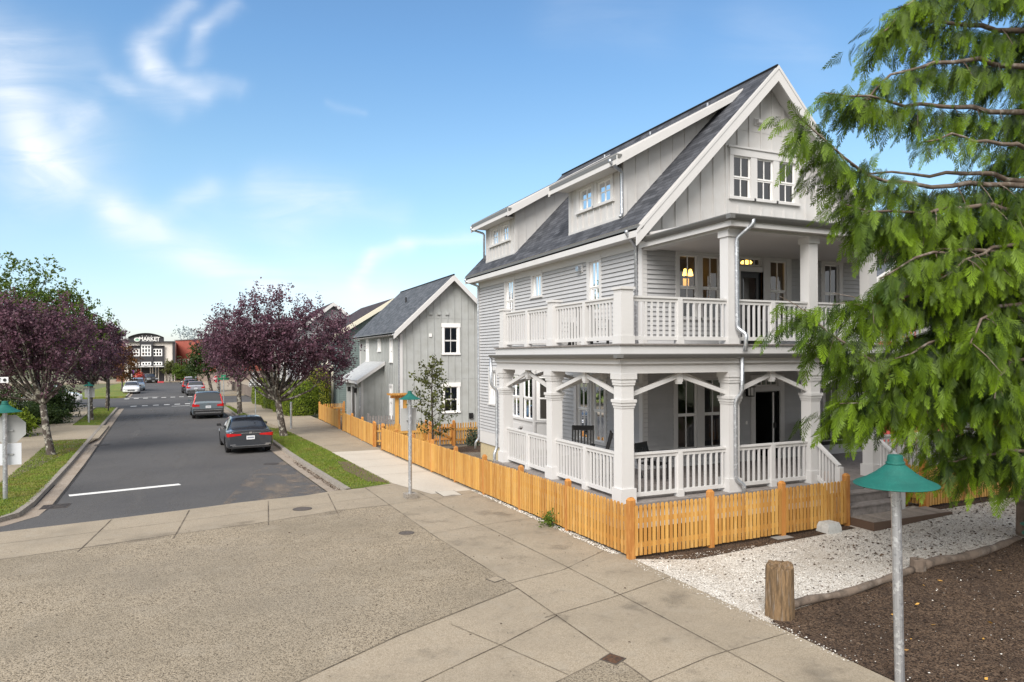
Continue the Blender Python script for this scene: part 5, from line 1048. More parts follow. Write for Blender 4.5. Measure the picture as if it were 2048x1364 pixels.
car('parked_car', 'pale blue-grey tall car behind the white saloon, facing the viewer', 'car', (-8.55,112,GR(-8,110)), R(180)+HD, paintm('blue_grey', (.30,.36,.42)), 'suv', 4.6, 1.9, 1.72, 'cars parked along the street')
car('parked_car', 'black people carrier angled in front of the market doors', 'car', (-10.3,151,GR(-10,148)), R(200), paintm('black', (.008,.008,.009), 0), 'suv', 4.9, 2.0, 1.75, 'cars parked along the street')
car('parked_car', 'white off-roader crossing at left, half hidden by bushes and the lamp', 'car', (-15.2,76.2,GR(-13,76)), R(-80), paintm('white', (.62,.63,.64), 0), 'suv', 4.7, 1.95, 1.8, 'cars parked along the street')
# ---------------------------------------------------------------- the grey cottage (garage) behind
cot = thing('grey_cottage', 'two-storey grey board-and-batten cottage with a slate-grey gable roof and metal-roofed lean-to', 'cottage', (13, 43, 0))
X0, X1, Y0_, Y1_ = 10.12, 16.22, 38.2, 49.2; XCc = (X0+X1)/2; ze_, RSg = 5.12, .945; Rg = lambda x: ze_+RSg*(min(x, 2*XCc-x)-(X0-.45))
FG_, SG_ = FR(Y0_), SD(X0); cs = lambda u: Rg(u)-.14
gws = [(12.70,13.50,3.92,5.42), (12.70,13.50,.55,1.98)]; sws = [(39.95,40.5,3.45,4.72), (43.0,43.55,4.12,4.72), (46.4,47.0,3.48,4.80), (40.05,40.6,.10,1.98)]
w = MB(); flat(w, FG_, X0, X1, -.5, cs, gws, (XCc,)); battens(w, FG_, X0+.12, X1-.1, -.3, cs, [(a-.17,b+.17,c-.12,d+.26) for a,b,c,d in gws], .41, .2)
for z in (2.44, 5.92): wb(w, FG_, X0+.1 if z < 4 else 11.2, X1 if z < 4 else 15.2, z, z+.02, 0, .012)
flat(w, SG_, Y0_, Y1_, -.5, 5.25, sws); battens(w, SG_, Y0_+.12, Y1_, -.3, 5.1, [(a-.12,b+.12,c-.1,d+.16) for a,b,c,d in sws], .41, .2)
w.add([(X0,Y1_,-.5),(X1,Y1_,-.5),(X1,Y1_,cs(X1)),(XCc,Y1_,cs(XCc)),(X0,Y1_,cs(X0))], [(0,1,2,3,4)]); w.add([(X1,Y0_,-.5),(X1,Y1_,-.5),(X1,Y1_,5.2),(X1,Y0_,5.2)], [(0,1,2,3)])
w.build('batten_wall', M_GARAGE, cot)
for q_ in ((FG_, X0-.03, X0+.12, -.4, 5.0, 0, .034), (SG_, Y0_-.03, Y0_+.14, -.4, 5.0, 0, .036), (SG_, Y1_-.12, Y1_, -.4, 5.0, 0, .036)): t = MB(); wb(t, *q_); t.build('corner_board', M_TRIM, cot)
r = MB(); r.box(X0+.5, X1-.2, Y0_+1.4, Y0_+1.45, -.4, 6); r.box(X0+1.2, X0+1.25, Y0_+1.5, Y1_-.2, -.4, 6); r.build('interior', M_ROOM, cot)
for q in gws: window(cot, FG_, *q, (.14,.14,.24,.09), head=.04, m=M_TRIM2)
for i, q in enumerate(sws): window(cot, SG_, *q, (.10,.10,.14,.08), m=M_TRIM2, double=i != 1, cols=1 if i != 1 else 2)
rf = MB(); ya, yb = Y0_-.45, Y1_+.4; e = X0-.45
roofplane(rf, (e,yb,ze_), (e,ya,ze_), (XCc,ya,Rg(XCc)), (XCc,yb,Rg(XCc)), .10); roofplane(rf, (2*XCc-e,ya,ze_), (2*XCc-e,yb,ze_), (XCc+.001,yb,Rg(XCc)), (XCc+.001,ya,Rg(XCc)), .10); rf.tube([(XCc,ya,Rg(XCc)+.01),(XCc,yb,Rg(XCc)+.01)], .05, 6); rf.build('roof', [M_ROOFG, M_TRIM], cot)
for s in (1, -1):
    k = MB(); xe = e-.06 if s > 0 else 2*XCc-e+.06; z = Rg(e)-.06; top = Rg(XCc)
    k.prism([(xe,ya-.04,z-.06),(XCc,ya-.04,top-.03),(XCc,ya-.04,top-.34),(xe,ya-.04,z-.36)], (0,.038,0)); k.build('rake_board', M_TRIM, cot)
k = MB()
y = Y0_+.3
while y < Y1_: k.box(e+.02, X0-.001, y, y+.07, 4.93, 5.05); y += .62
k.box(e+.0, e+.03, ya, yb, 4.98, 5.08); k.build('rafter_tails', M_TRIM, cot)
gu = MB(); gutter(gu, (e, ya-.02, 5.10), (e, yb, 5.10)); gu.build('gutter', M_METAL, cot)
downspout(cot, [(e-.06,Y0_-.30,5.0),(e-.06,Y0_-.30,4.92),(X0-.08,Y0_+.05,4.70),(X0-.08,Y0_+.05,2.5),(X0-.08,Y0_+.05,-.3)], .045)
pv = MB(); pv.tube([(11.9,43.5,Rg(11.9)-.05),(11.9,43.5,Rg(11.9)+.32)], .05, 8); pv.lathe([(.09,.0),(.02,.1)], (11.9,43.5,Rg(11.9)+.02), 8); pv.build('roof_vent', M_BLACK, cot)
for x in (11.76, 12.28, 12.76): v = MB(); wb(v, FG_, x, x+.22, 6.10, 6.32, 0, .04); wb(v, FG_, x+.03, x+.19, 6.13, 6.20, .04, .09); v.build('wall_vent', M_GARAGE, cot)
v = MB(); wb(v, FG_, 11.78, 11.95, 4.86, 5.05, 0, .05); v.build('white_vent', M_TRIM2, cot); v = MB(); wb(v, FG_, 14.2, 14.42, .10, .42, 0, .12); v.build('meter_box', M_BLACK, cot); v = MB(); wb(v, FG_, 11.72, 12.02, 1.20, 1.62, 0, .05); v.build('panel_box', M_GARAGE, cot)
# lean-to
ln = MB(); xa, y2, y3 = 8.72, 42.1, 46.9; lz = lambda x: 2.30+(x-8.4)*.66; FL_, SL_ = FR(y2), SD(xa); lt = lambda u: lz(u)-.08
flat(ln, FL_, xa, X0, -.5, lt, []); battens(ln, FL_, xa+.12, X0, -.3, lt, [], .38, .3); flat(ln, SL_, y2, y3, -.5, 2.42, [(43.9,44.9,-.35,1.85)]); battens(ln, SL_, y2+.14, y3, -.3, 2.36, [(43.7,45.1,-.5,2.1)], .38, .2)
wb(ln, FL_, xa-.025, xa+.12, -.4, 2.4, 0, .025, 1); wb(ln, SL_, y2-.0, y2+.12, -.4, 2.4, 0, .026, 1); wb(ln, SL_, 43.78, 43.9, -.4, 1.98, 0, .04, 1); wb(ln, SL_, 44.9, 45.02, -.4, 1.98, 0, .04, 1); wb(ln, SL_, 43.78, 45.02, 1.86, 2.0, 0, .05, 1)
ln.add([(xa,y3,-.5),(X0,y3,-.5),(X0,y3,lt(X0)),(xa,y3,lt(xa))], [(0,1,2,3)])
lo = ln.build('lean_to', [M_GARAGE, M_TRIM], cot); d = MB(); wb(d, SL_, 43.9, 44.9, -.35, 1.85, -.06, -.02); d.build('door', mat('dark_door_paint', (.07,.07,.068), .5), lo)
for y in (43.4, 45.4): v = MB(); wb(v, SL_, y, y+.16, 1.5, 1.8, .0, .18); v.build('wall_lantern', M_BLACK, lo)
mr = MB(); n = 46; yb_, ya_ = y3+.35, y2-.35; pr = []
for i in range(n+1):
    y = ya_+(yb_-ya_)*i/n; pr.append((y, .035 if i % 2 else 0))
vs = [(x, y, lz(x)+h) for x in (8.38, X0-.03) for y, h in pr]; mr.add(vs, [(i, i+1, n+2+i, n+1+i) for i in range(n)]); mr.add([(x, y, lz(x)-.05) for x in (8.38, X0-.03) for y in (ya_, yb_)], [(0,1,3,2)])
mr.build('metal_roof', mat('corrugated_zinc', (.50,.50,.48), .45, metal=.35, noise=[(6,(.62,.62,.60),.5,.7)]), lo)
k = MB(); k.prism([(8.36,y2-.37,2.30),(X0-.03,y2-.37,lz(X0)+.02),(X0-.03,y2-.37,lz(X0)-.2),(8.36,y2-.37,2.08)], (0,.03,0)); k.box(8.36,8.40,ya_,yb_,2.12,2.27); k.build('roof_edge', M_TRIM, lo)
g2 = MB(); g2.tube([(8.34,y2-.25,2.15),(8.62,y2-.06,1.9),(8.62,y2-.06,-.3)], .04, 8); g2.build('downspout', M_METAL, lo)

def lap_house(name, label, x0, x1, y0, y1, zb, ze, slope, wall, roofm, trim, oh=.5, rows=.14, wins=(), fr_wins=()):
    o = thing(name, label, 'house', ((x0+x1)/2, (y0+y1)/2, G((x0+x1)/2, (y0+y1)/2))); xc = (x0+x1)/2; Rr = lambda x: ze+slope*(min(x, 2*xc-x)-(x0-oh))
    w = MB(); siding(w, SD(x0), y0, y1, zb, ze+.1, wins, rows); siding(w, FR(y0), x0, x1, zb, ze+.15, fr_wins, rows)
    v = ze+.15
    while v < Rr(xc)-.25:                                 # gable rows, cut to the slope
        a = x0-oh+(v+rows+.12-ze)/slope
        if a < xc: 
            a = max(a, x0); siding(w, FR(y0), a, 2*xc-a, v, v+rows, [], rows)
        v += rows
    w.add([(x1,y0,zb),(x1,y1,zb),(x1,y1,ze),(x1,y0,ze)], [(0,1,2,3)]); w.add([(x0,y1,zb),(x1,y1,zb),(x1,y1,Rr(x1)),(xc,y1,Rr(xc)-.1),(x0,y1,Rr(x0))], [(0,1,2,3,4)]); w.add([(x0+.03,y0+.03,ze),(x1-.03,y0+.03,ze),(xc,y0+.03,Rr(xc)-.15)], [(0,1,2)])
    w.build('siding_wall', wall, o)
    rf = MB(); ya, yb, e = y0-oh, y1+oh, x0-oh; roofplane(rf, (e,yb,ze), (e,ya,ze), (xc,ya,Rr(xc)), (xc,yb,Rr(xc)), .1); roofplane(rf, (2*xc-e,ya,ze), (2*xc-e,yb,ze), (xc+.001,yb,Rr(xc)), (xc+.001,ya,Rr(xc)), .1); rf.build('roof', [roofm, trim], o)
    for s in (1,-1):
        k = MB(); xe = e-.05 if s > 0 else 2*xc-e+.05; z = ze-.05; k.prism([(xe,ya-.045,z-.04),(xc,ya-.045,Rr(xc)-.03),(xc,ya-.045,Rr(xc)-.38),(xe,ya-.045,z-.39)], (0,.04,0)); k.build('rake_board', trim, o)
    for q_ in ((FR(y0), x0-.03, x0+.1, zb, ze, 0, .042), (SD(x0), y0-.03, y0+.1, zb, ze, 0, .044)): t = MB(); wb(t, *q_); t.build('corner_board', wall if 'green' in name else trim, o)
    r = MB(); r.box(x0+1, x0+1.05, y0+1, y1-1, zb, ze); r.box(x0+.1, x1-.1, y0+1, y0+1.05, zb, ze); r.build('interior', M_ROOM, o)
    for q in wins: window(o, SD(x0), *q, (.1,.1,.14,.08), m=trim)
    for q in fr_wins: window(o, FR(y0), *q, (.1,.1,.14,.08), m=trim)
    return o
M_CREAM = mat('cream_trim_paint', (.66,.62,.50), .6)
gh = lap_house('green_house', 'dark green lap-sided house with brown roof and cream brackets behind the grey cottage', 9.80, 18.6, 56.2, 68, -.6, 5.45, .62, M_GREEN, M_ROOFB, M_CREAM, .55, .16, wins=[(61.0,61.9,3.1,4.7),(63.4,64.3,3.1,4.7)])
br = MB(); x0, y0 = 9.80, 58.6                            # porch hood on brackets over the street door
br.prism([(8.0,y0-.2,1.75),(9.8,y0-.2,3.0),(9.8,y0-.2,2.85),(8.0,y0-.2,1.6)], (0,3.6,0)); br.build('porch_hood', M_ROOFB, gh)
for y in (y0-.25, y0+3.3):
    k = MB(); k.beam((7.92,y,1.66),(9.85,y,3.05),.09,.20); k.beam((8.3,y,1.72),(9.7,y,1.72),.10,.13); k.beam((8.45,y,1.7),(9.7,y,.55),.10,.12); k.box(9.62,9.78,y-.06,y+.06,-.5,2.6); k.build('bracket', M_CREAM, gh)
k = MB(); wb(k, SD(9.8), 59.4, 60.6, -.4, 1.7, .0, .05); k.build('door', M_BLACK, gh)
lap_house('grey_gabled_house', 'mid-grey gabled house with white trim rising behind the plum tree', 8.9, 15.4, 72.5, 84, -.6, 6.4, .78, mat('mid_grey_siding_paint', (.28,.28,.29), .65), M_ROOFB, M_TRIM, .5, .18, wins=[(75,76.2,3.6,5.2)])
lap_house('white_house', 'white house beside the pavement half hidden behind the plum trees', 8.4, 14.5, 90, 104, -.8, 5.4, .7, mat('white_siding_paint', (.62,.62,.60), .65), M_ROOFG, M_TRIM2, .5, .2, wins=[(92,93.2,1.2,2.8),(96,97.2,1.2,2.8),(92,93.2,3.6,5.0)], fr_wins=[(9.6,10.6,3.2,4.8)])
o = thing('timber_fence', 'low brown timber fence along the far right pavement before the white house', 'fence', (5.6,86,G(5.6,86))); m_ = MB()
for i in range(60): y = 74+i*.45; x = SX(7.6,y); m_.box(x-.02,x+.02,y,y+.43,G(x,y),G(x,y)+1.15)
m_.build('board_panel', mat('brown_fence_boards', (.20,.165,.14), .85, var=.2), o)
# red house behind the cedar
rh = lap_house('red_house', 'red shingled house glimpsed behind the cedar branches', 27.6, 37, 22, 34, -.5, 7.1, .5, mat('brick_red_siding_paint', (.32,.05,.04), .7, var=.15), M_ROOFG, M_TRIM, .5, .2, wins=[(25,26.2,4.2,5.6)], fr_wins=[(30.5,31.7,3.6,5.2)])
# ---------------------------------------------------------------- the market at the end of the street
mk = thing('market_building', 'dark grey market building with curved parapet, white lettering and rows of white windows', 'shop', (-10, 158, G(-10,158))); FM = FR(155.0); M_DK = mat('charcoal_siding_paint', (.043,.042,.046), .75, var=.1); M_PALE = mat('pale_cream_wall', (.66,.61,.55), .75)
zb = -1.3; zp = lambda py: 3.75-(py-716.2)*137.5/1388.7
def mx(px): return 155*math.tan(YAW+math.atan((px-1024)/FPX))
m_ = MB(); m_.box(mx(249), mx(349), 155.0, 175, zb, zp(684)); m_.build('pale_wall', M_PALE, mk)
d = MB(); wb(d, FM, mx(256), mx(329), zb, zp(693), .0, .35); wb(d, FM, mx(280), mx(307), zb+.1, zp(684), .35, .5); wb(d, FM, mx(345), mx(351), zb, zp(683), .0, .3); wb(d, FM, mx(251), mx(351), zp(686), zp(683.2), .0, .45)
u0, u1 = mx(257), mx(328); n = 24; ar_ = [(u0+(u1-u0)*i/n, zp(676.5)+(zp(668.3)-zp(676.5))*(1-(2*i/n-1)**2)) for i in range(n+1)]
d.prism([FM(u0,zp(684.5),.46)]+[FM(u, v, .46) for u, v in ar_]+[FM(u1,zp(684.5),.46)], (0,.8,0)); d.build('dark_facade', M_DK, mk)
e = MB()
for (a, va), (b_, vb) in zip(ar_[:-1], ar_[1:]): e.beam(FM(a,va+.06,.3), FM(b_,vb+.06,.3), .9, .12)
e.build('parapet_cap', M_BLACK, mk); e = MB(); wb(e, FM, mx(255), mx(330), zp(693.2), zp(692.4), .3, .6); e.build('cornice', M_BLACK, mk)
def mwin(p0, p1, q0, q1, cols, rws, w0):
    f = MB(); u0, u1, v0, v1 = mx(p0), mx(p1), zp(q1), zp(q0); t_ = .10
    for i in range(cols+1): u = u0+(u1-u0)*i/cols; wb(f, FM, u-t_, u+t_, v0, v1, w0, w0+.06)
    for i in range(rws+1): v = v0+(v1-v0)*i/rws; wb(f, FM, u0-t_, u1+t_, v-t_*.8, v+t_*.8, w0, w0+.07)
    o = f.build('window', M_TRIM2, mk); g = MB(); wb(g, FM, u0, u1, v0, v1, w0-.01, w0+.02); g.build('pane', M_CGLASS, o)
for a, b_ in ((260.5,278.5),(306.5,323.5)): mwin(a, b_, 699.5, 712.5, 3, 2, .36)
mwin(284, 301.5, 691.5, 712.5, 3, 3, .51)
for a, b_, w0 in ((260.5,278.5,.36),(284,301.5,.51),(306.5,323.5,.36)): mwin(a, b_, 725.5, 731, 3, 1, w0)
text(mk, 'lettering', 'MARKET', FM(mx(299.5), zp(679.2), .50), 1.05, M_TRIM2, bold=.03, sx=.92, depth=.03)
t2 = MB(); 
for i in range(13):
    if i not in (4, 9): u = mx(284)+i*.235; wb(t2, FM, u, u+.17, zp(683.6), zp(683.0), .46, .5)
t2.build('small_lettering', M_TRIM2, mk)
lg = MB(); cx_, cz_ = mx(275), zp(680.3); lg.prism([FM(cx_+.56*math.cos(a), cz_+.40*math.sin(a), .47) for a in [2*math.pi*i/24 for i in range(24)]], (0,-.05,0)); lo = lg.build('oval_emblem', M_TRIM2, mk)
lg = MB(); lg.prism([FM(cx_+.42*math.cos(a), cz_-.02+.24*math.sin(a), .53) for a in [2*math.pi*i/24 for i in range(24)]], (0,-.03,0)); lg.build('emblem_green', mat('pale_green', (.35,.55,.42), .6), lo); lg = MB(); wb(lg, FM, cx_-.15, cx_+.2, cz_+.04, cz_+.2, .56, .6); lg.build('emblem_dark', M_SIGNG, lo)
for p in (284.5, 293.5, 303): l = MB(); l.beam(FM(mx(p),zp(672.5),.46), FM(mx(p)+.1,zp(673.8),1.0), .06, .06); l.build('sign_lamp', M_TRIM2, mk)
cn = MB(); wb(cn, FM, mx(255), mx(351), zp(735), zp(733.4), .5, 2.6); cn.build('canopy', mat('pale_canopy', (.42,.41,.40), .6), mk); cn = MB()
for a, b_ in ((264,276),(283,291),(297,307),(313,336)): wb(cn, FM, mx(a), mx(b_), zp(734.6), zp(733.4), 2.6, 2.66)
cn.build('canopy_sign', M_TRIM2, mk)
sf = MB()
for a, b_ in ((258,263),(264.5,272),(284,300),(306,311),(312,316)): wb(sf, FM, mx(a), mx(b_), zb+.1, zp(737), .34, .40)
sf.build('shop_glazing', M_CGLASS, mk); sf = MB()
for p in (257.5,264,272.5,282,301,305.5,311.5,317,330,349): wb(sf, FM, mx(p)-.1, mx(p)+.1, zb, zp(735.5), .35, .52)
sf.build('pilasters', M_PALE, mk)
fp = MB(); fp.beam(FM(mx(262),zp(720),.5), FM(mx(275),zp(731),.8), .1, .1); fp.build('flag_pole', M_TRIM2, mk)
wg = MB(); wg.box(mx(229), mx(250), 158, 176, zb, zp(685)); wg.build('brown_wing', mat('brown_brick_wall', (.22,.09,.06), .8), mk); wg = MB(); wg.prism([(mx(229),157.9,zp(684)),(mx(262),157.9,zp(684)),(mx(260),157.9,zp(675)),(mx(248),157.9,zp(677.5)),(mx(229),157.9,zp(682))], (0,12,0)); wg.build('grey_roof', M_GUTTER, mk)
o = thing('purple_banner', 'small purple square banner on posts before the market doors', 'banner', (mx(269),152,-1.1)); b_ = MB(); b_.box(mx(266.5),mx(271),152,152.05,.45,1.35); b_.build('banner_panel', mat('purple_cloth', (.13,.02,.26), .7), o); b_ = MB(); b_.box(mx(266),mx(266.4),152,152.08,-1.2,1.4); b_.box(mx(271),mx(271.4),152,152.08,-1.2,1.4); b_.build('post', M_TRIM2, o)
o = thing('kerb_stripe', 'red painted kerb before the market', 'kerb', (mx(328),146,-.9)); b_ = MB(); b_.box(mx(320),mx(335)-.3,146.5,146.8,-1.1,-.72); b_.build('painted_kerb', mat('red_kerb_paint', (.45,.05,.06), .7), o)
# red building to the right of the market: turned a little towards the street
rb = thing('red_building', 'low red and grey-brown building with a row of narrow white windows right of the market', 'building', (0,165,G(0,165)))
A, B = PT(350.5,700,150), PT(420,700,139); A.z = B.z = 0; d = (B-A).normalized(); n = Vector((d.y,-d.x,0)); Lr = (B-A).length
fr2 = lambda u, v, w: tuple(A+d*u+n*w+Vector((0,0,v)))
def fb(mb, u0, u1, v0, v1, w0, w1): mb.prism([fr2(u0,v0,w0), fr2(u1,v0,w0), fr2(u1,v1,w0), fr2(u0,v1,w0)], n*(w1-w0))
zr = lambda py: 3.75-(py-716)*147/1388.7
m_ = MB(); fb(m_, 0, Lr+1, 1.2-.35, zr(681.5), -12, 0); m_.build('red_wall', mat('red_brick_wall', (.31,.085,.06), .85, noise=[(1.5,(.27,.07,.05),.4,.7)]), rb); m_ = MB(); fb(m_, 0, Lr+1, -1.3, .84, -12, -.02); m_.build('lower_wall', mat('grey_brown_wall', (.24,.185,.16), .8), rb); m_ = MB(); fb(m_, -.1, Lr+1.1, zr(681.5), zr(680), -12.1, .2); m_.build('parapet_cap', M_GUTTER, rb)
for i in range(9):
    u = 1.0+i*1.12+(.35 if i > 1 else 0)+(.3 if i > 3 else 0)+(.3 if i > 5 else 0); m_ = MB(); fb(m_, u, u+.55, 2.0, 3.45, .0, .08); f = m_.build('window', M_TRIM2, rb); m_ = MB(); fb(m_, u+.13, u+.42, 2.12, 3.33, .085, .1); m_.build('pane', M_CGLASS, f)
for i in range(4):
    u = .8+i*2.4; m_ = MB(); fb(m_, u, u+1.7, -.6, .62, .0, .06); f = m_.build('shop_window', mat('pale_shop_window', (.33,.30,.25), .5), rb); m_ = MB(); fb(m_, u+1.85, u+2.15, -1.2, .8, .0, .25); m_.build('pilaster', mat('dark_brown_pilaster', (.08,.055,.05), .8), rb)
# ---------------------------------------------------------------- vegetation
def leafmat(name, c1, c2, trans=.3, c3=None):
    return mat(name, c1, .55, var=1, vcol=c2, trans=trans, spec=.25, noise=[(1.1, c3 or c2, .50, .72, 3)])
ML_PLUM = leafmat('plum_leaf', (.052,.028,.042), (.175,.082,.115), .24, (.10,.06,.065)); ML_GREEN = leafmat('bright_green_leaf', (.06,.10,.012), (.12,.18,.022), .3, (.045,.075,.012)); ML_DGREEN = leafmat('dark_green_leaf', (.022,.042,.010), (.05,.085,.016), .2, (.03,.05,.012))
ML_HEDGE = leafmat('hedge_leaf', (.10,.155,.010), (.20,.25,.018), .25, (.06,.10,.008)); ML_YOUNG = leafmat('young_tree_leaf', (.055,.065,.016), (.12,.13,.035), .25, (.04,.045,.012)); ML_BRONZE = leafmat('bronze_leaf', (.10,.045,.014), (.16,.075,.02), .25, (.05,.03,.016))
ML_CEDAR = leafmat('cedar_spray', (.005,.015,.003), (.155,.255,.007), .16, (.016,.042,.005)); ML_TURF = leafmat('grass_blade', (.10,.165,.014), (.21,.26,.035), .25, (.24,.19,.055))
M_BARK = mat('lichen_bark', (.075,.06,.05), .9, noise=[(5,(.36,.34,.29),.52,.58),(17,(.035,.028,.022),.5,.66)], bump=(22,.8,.02)); M_BARKD = mat('dark_bark', (.055,.045,.035), .9, noise=[(9,(.12,.10,.075),.5,.7)]); M_CBARK = mat('cedar_bark', (.12,.088,.065), .9, noise=[(8,(.24,.21,.18),.5,.66)])
def kites(P, T, N_, Ln, W):
    """leaf quads: centre P, direction T, normal N_, length and width arrays"""
    T = T/np.linalg.norm(T, axis=1, keepdims=True); Sd = np.cross(N_, T); Sd /= np.linalg.norm(Sd, axis=1, keepdims=True)+1e-9
    L_, W_ = Ln[:,None], W[:,None]; a = P-T*L_*.5; b = P+Sd*W_*.5+T*L_*.05; c = P+T*L_*.5; d = P-Sd*W_*.5+T*L_*.05
    V = np.stack([a,b,c,d],1).reshape(-1,3); return V, np.arange(len(V)).reshape(-1,4)
def leaf_cloud(name, tips, per, sig, size, m, par, updir=.2, rn=RNG, mono=None):
    n = len(tips)*per; P = np.repeat(tips, per, 0)+rn.normal(0, 1, (n,3))*np.array(sig); T = rn.normal(0,1,(n,3))+np.array([0,0,updir]); N_ = rn.normal(0,1,(n,3))+np.array([-.3,-.4,.8])
    L_ = size*rn.uniform(.65,1.3,n); V, Q = kites(P, T, N_, L_, L_*rn.uniform(.5,.75,n)); r = np.clip(np.repeat(rn.uniform(0,1,len(tips)), per)*.6+rn.uniform(0,.4,n), 0, 1)
    return np_mesh(name, V, Q, r, m, par)
def limb(mb, p, q, r0, r1, sag=.15, n=7, wig=.06, rn=random):
    p, q = Vector(p), Vector(q); d = q-p; pts = []; ph = rn.uniform(0,6); Ln = d.length
    for i in range(n+1):
        t = i/n; e = p.lerp(q, t); e.z -= sag*Ln*math.sin(math.pi*t)*.5; e += Vector((math.sin(t*6+ph),math.cos(t*5+ph),0))*wig*Ln*math.sin(math.pi*t)*.5; pts.append(e)
    mb.tube(pts, [r0+(r1-r0)*(i/n)**.8 for i in range(n+1)], 7, cap=False); return pts
def broadleaf(name, label, base, fork, rt, blobs, nclump, tips_per, leaves_per, lsize, lm, group=None, shoots=0, limbs=26, bark=None, csig=.30, seed=1, cat='tree', extra=None):
    rn = np.random.default_rng(seed); pr = random.Random(seed); o = thing(name, label, cat, base, group); b, f = Vector(base), Vector(fork)
    vol = np.array([x[3]*x[4]*x[5] for x in blobs]); pk = rn.choice(len(blobs), nclump, p=vol/vol.sum()); B = np.array(blobs, float)[pk]
    u = rn.normal(0,1,(nclump,3)); u /= np.linalg.norm(u, axis=1, keepdims=True); rr = rn.uniform(.25,1,nclump)**(1/2.0); C = B[:,:3]+u*B[:,3:]*rr[:,None]
    tips = np.repeat(C, tips_per, 0)+rn.normal(0,csig,(nclump*tips_per,3))*np.array([1,1,.8])
    if shoots:
        k = rn.choice(np.where(C[:,2] > np.percentile(C[:,2], 55))[0], shoots); base_ = C[k]; st = np.repeat(base_, 5, 0)+np.tile(np.linspace(.15,1,5), shoots)[:,None]*np.repeat(np.stack([rn.normal(0,.25,shoots), rn.normal(0,.25,shoots), rn.uniform(.5,1.1,shoots)],1), 5, 0); tips = np.concatenate([tips, st])
    tr = MB(); mid = b.lerp(f,.5)+Vector((pr.uniform(-.06,.06),pr.uniform(-.06,.06),0)); tr.tube([b-Vector((0,0,.15)),b,b.lerp(mid,.5),mid,mid.lerp(f,.5),f], [rt*1.5,rt*1.25,rt*1.05,rt,rt*.95,rt*.9], 12)
    order = rn.permutation(nclump)[:limbs]
    for k in order:
        t = Vector(C[k]); s = f+Vector((0,0,pr.uniform(-.15,.35))); h = s.lerp(t, pr.uniform(.4,.6))+Vector((0,0,-.12*(t-s).length)); p1 = limb(tr, s-(t-s)*.02, h, rt*.5, rt*.26, .1, rn=pr); limb(tr, p1[-1], t, rt*.26, .008, -.08, rn=pr)
    tr.build('trunk', bark or M_BARK, o, smooth=True); leaf_cloud('crown', tips, leaves_per, (.10,.10,.10), lsize, lm, o, rn=rn)
    return o
def gp(x, y, dz=0): return (x, y, G(x, y)+dz)
PG = 'purple plum trees along the street'
# left row
broadleaf('plum_tree', 'nearest left purple plum tree with forked lichen-spotted trunk beside the near kerb', gp(-5.95,35.1), (-6.25,35.1,1.75), .14, [(-6.9,35.2,4.35,2.0,2.0,1.8),(-5.6,35.6,4.1,1.8,1.9,1.5),(-8.3,35.0,3.9,1.6,1.6,1.8),(-7.6,35.0,5.1,1.5,1.5,1.1)], 140, 10, 15, .115, ML_PLUM, PG, 26, 30, csig=.34, seed=3)
broadleaf('plum_tree', 'second left purple plum tree behind the farther green-shaded lamp', gp(-6.97,54.3), (-6.95,54.3,1.9), .16, [(-7.0,54.3,4.2,2.2,2.2,1.9),(-6.6,54.3,5.0,1.6,1.6,1.3),(-8.0,54.6,3.5,1.7,1.7,1.4)], 110, 8, 12, .13, ML_PLUM, PG, 18, 22, csig=.36, seed=4)
broadleaf('plum_tree', 'third left plum tree with bronze lower leaves at the end of the verge', gp(-7.35,66.8), (-7.3,66.8,1.9), .15, [(-7.9,66.8,4.2,1.8,1.8,2.3),(-7.5,66.8,5.2,1.2,1.2,1.5)], 95, 8, 11, .15, ML_PLUM, PG, 16, 18, csig=.36, seed=5)
broadleaf('street_tree', 'bronze-leaved small tree just left of the market front', gp(-9.8,104), (-9.8,104,1.4), .12, [(-9.8,104,3.1,1.8,1.8,2.3)], 70, 8, 10, .2, ML_BRONZE, None, 6, 10, csig=.4, seed=6)
# right row
broadleaf('plum_tree', 'largest purple plum tree, trunk leaning by the right pavement behind the charcoal sedan', gp(3.84,38.2), (3.55,38.2,1.55), .17, [(2.6,38.2,5.0,2.0,2.0,1.9),(4.9,38.4,5.0,2.2,2.0,1.9),(3.6,38.0,4.2,2.6,2.2,1.5),(6.6,38.6,4.5,1.4,1.4,1.2),(1.5,38.2,4.0,1.3,1.3,1.4),(5.6,38.4,3.2,1.7,1.5,1.0),(3.3,38.2,6.2,1.2,1.2,.9)], 200, 11, 15, .12, ML_PLUM, PG, 34, 34, csig=.34, seed=7)
broadleaf('plum_tree', 'purple plum tree with wide forks beyond the silver-blue estate car', gp(2.44,54.9), (2.4,54.9,2.0), .16, [(2.1,54.9,4.8,2.0,2.0,1.9),(1.1,55.1,5.3,1.4,1.4,1.3),(3.4,54.9,4.4,1.7,1.7,1.5),(.9,54.9,4.1,1.3,1.3,1.2)], 110, 8, 12, .13, ML_PLUM, PG, 18, 22, csig=.36, seed=8)
broadleaf('plum_tree', 'dull plum tree beside the red STOP sign', gp(1.6,86.5), (1.5,86.5,1.9), .15, [(2.2,86.5,4.6,1.9,1.9,2.0),(3.4,86.5,4.2,1.9,1.9,1.7)], 90, 8, 11, .18, ML_PLUM, PG, 10, 14, csig=.4, seed=9)
broadleaf('street_tree', 'dark green tree with leaning trunk in front of the red building', gp(.9,95), (.5,95,1.7), .18, [(-.1,95,3.9,1.7,1.7,2.4),(.8,95,3.6,1.8,1.8,1.9),(-.2,95,2.4,1.6,1.6,1.2)], 120, 8, 10, .2, ML_DGREEN, None, 6, 12, csig=.42, seed=10)
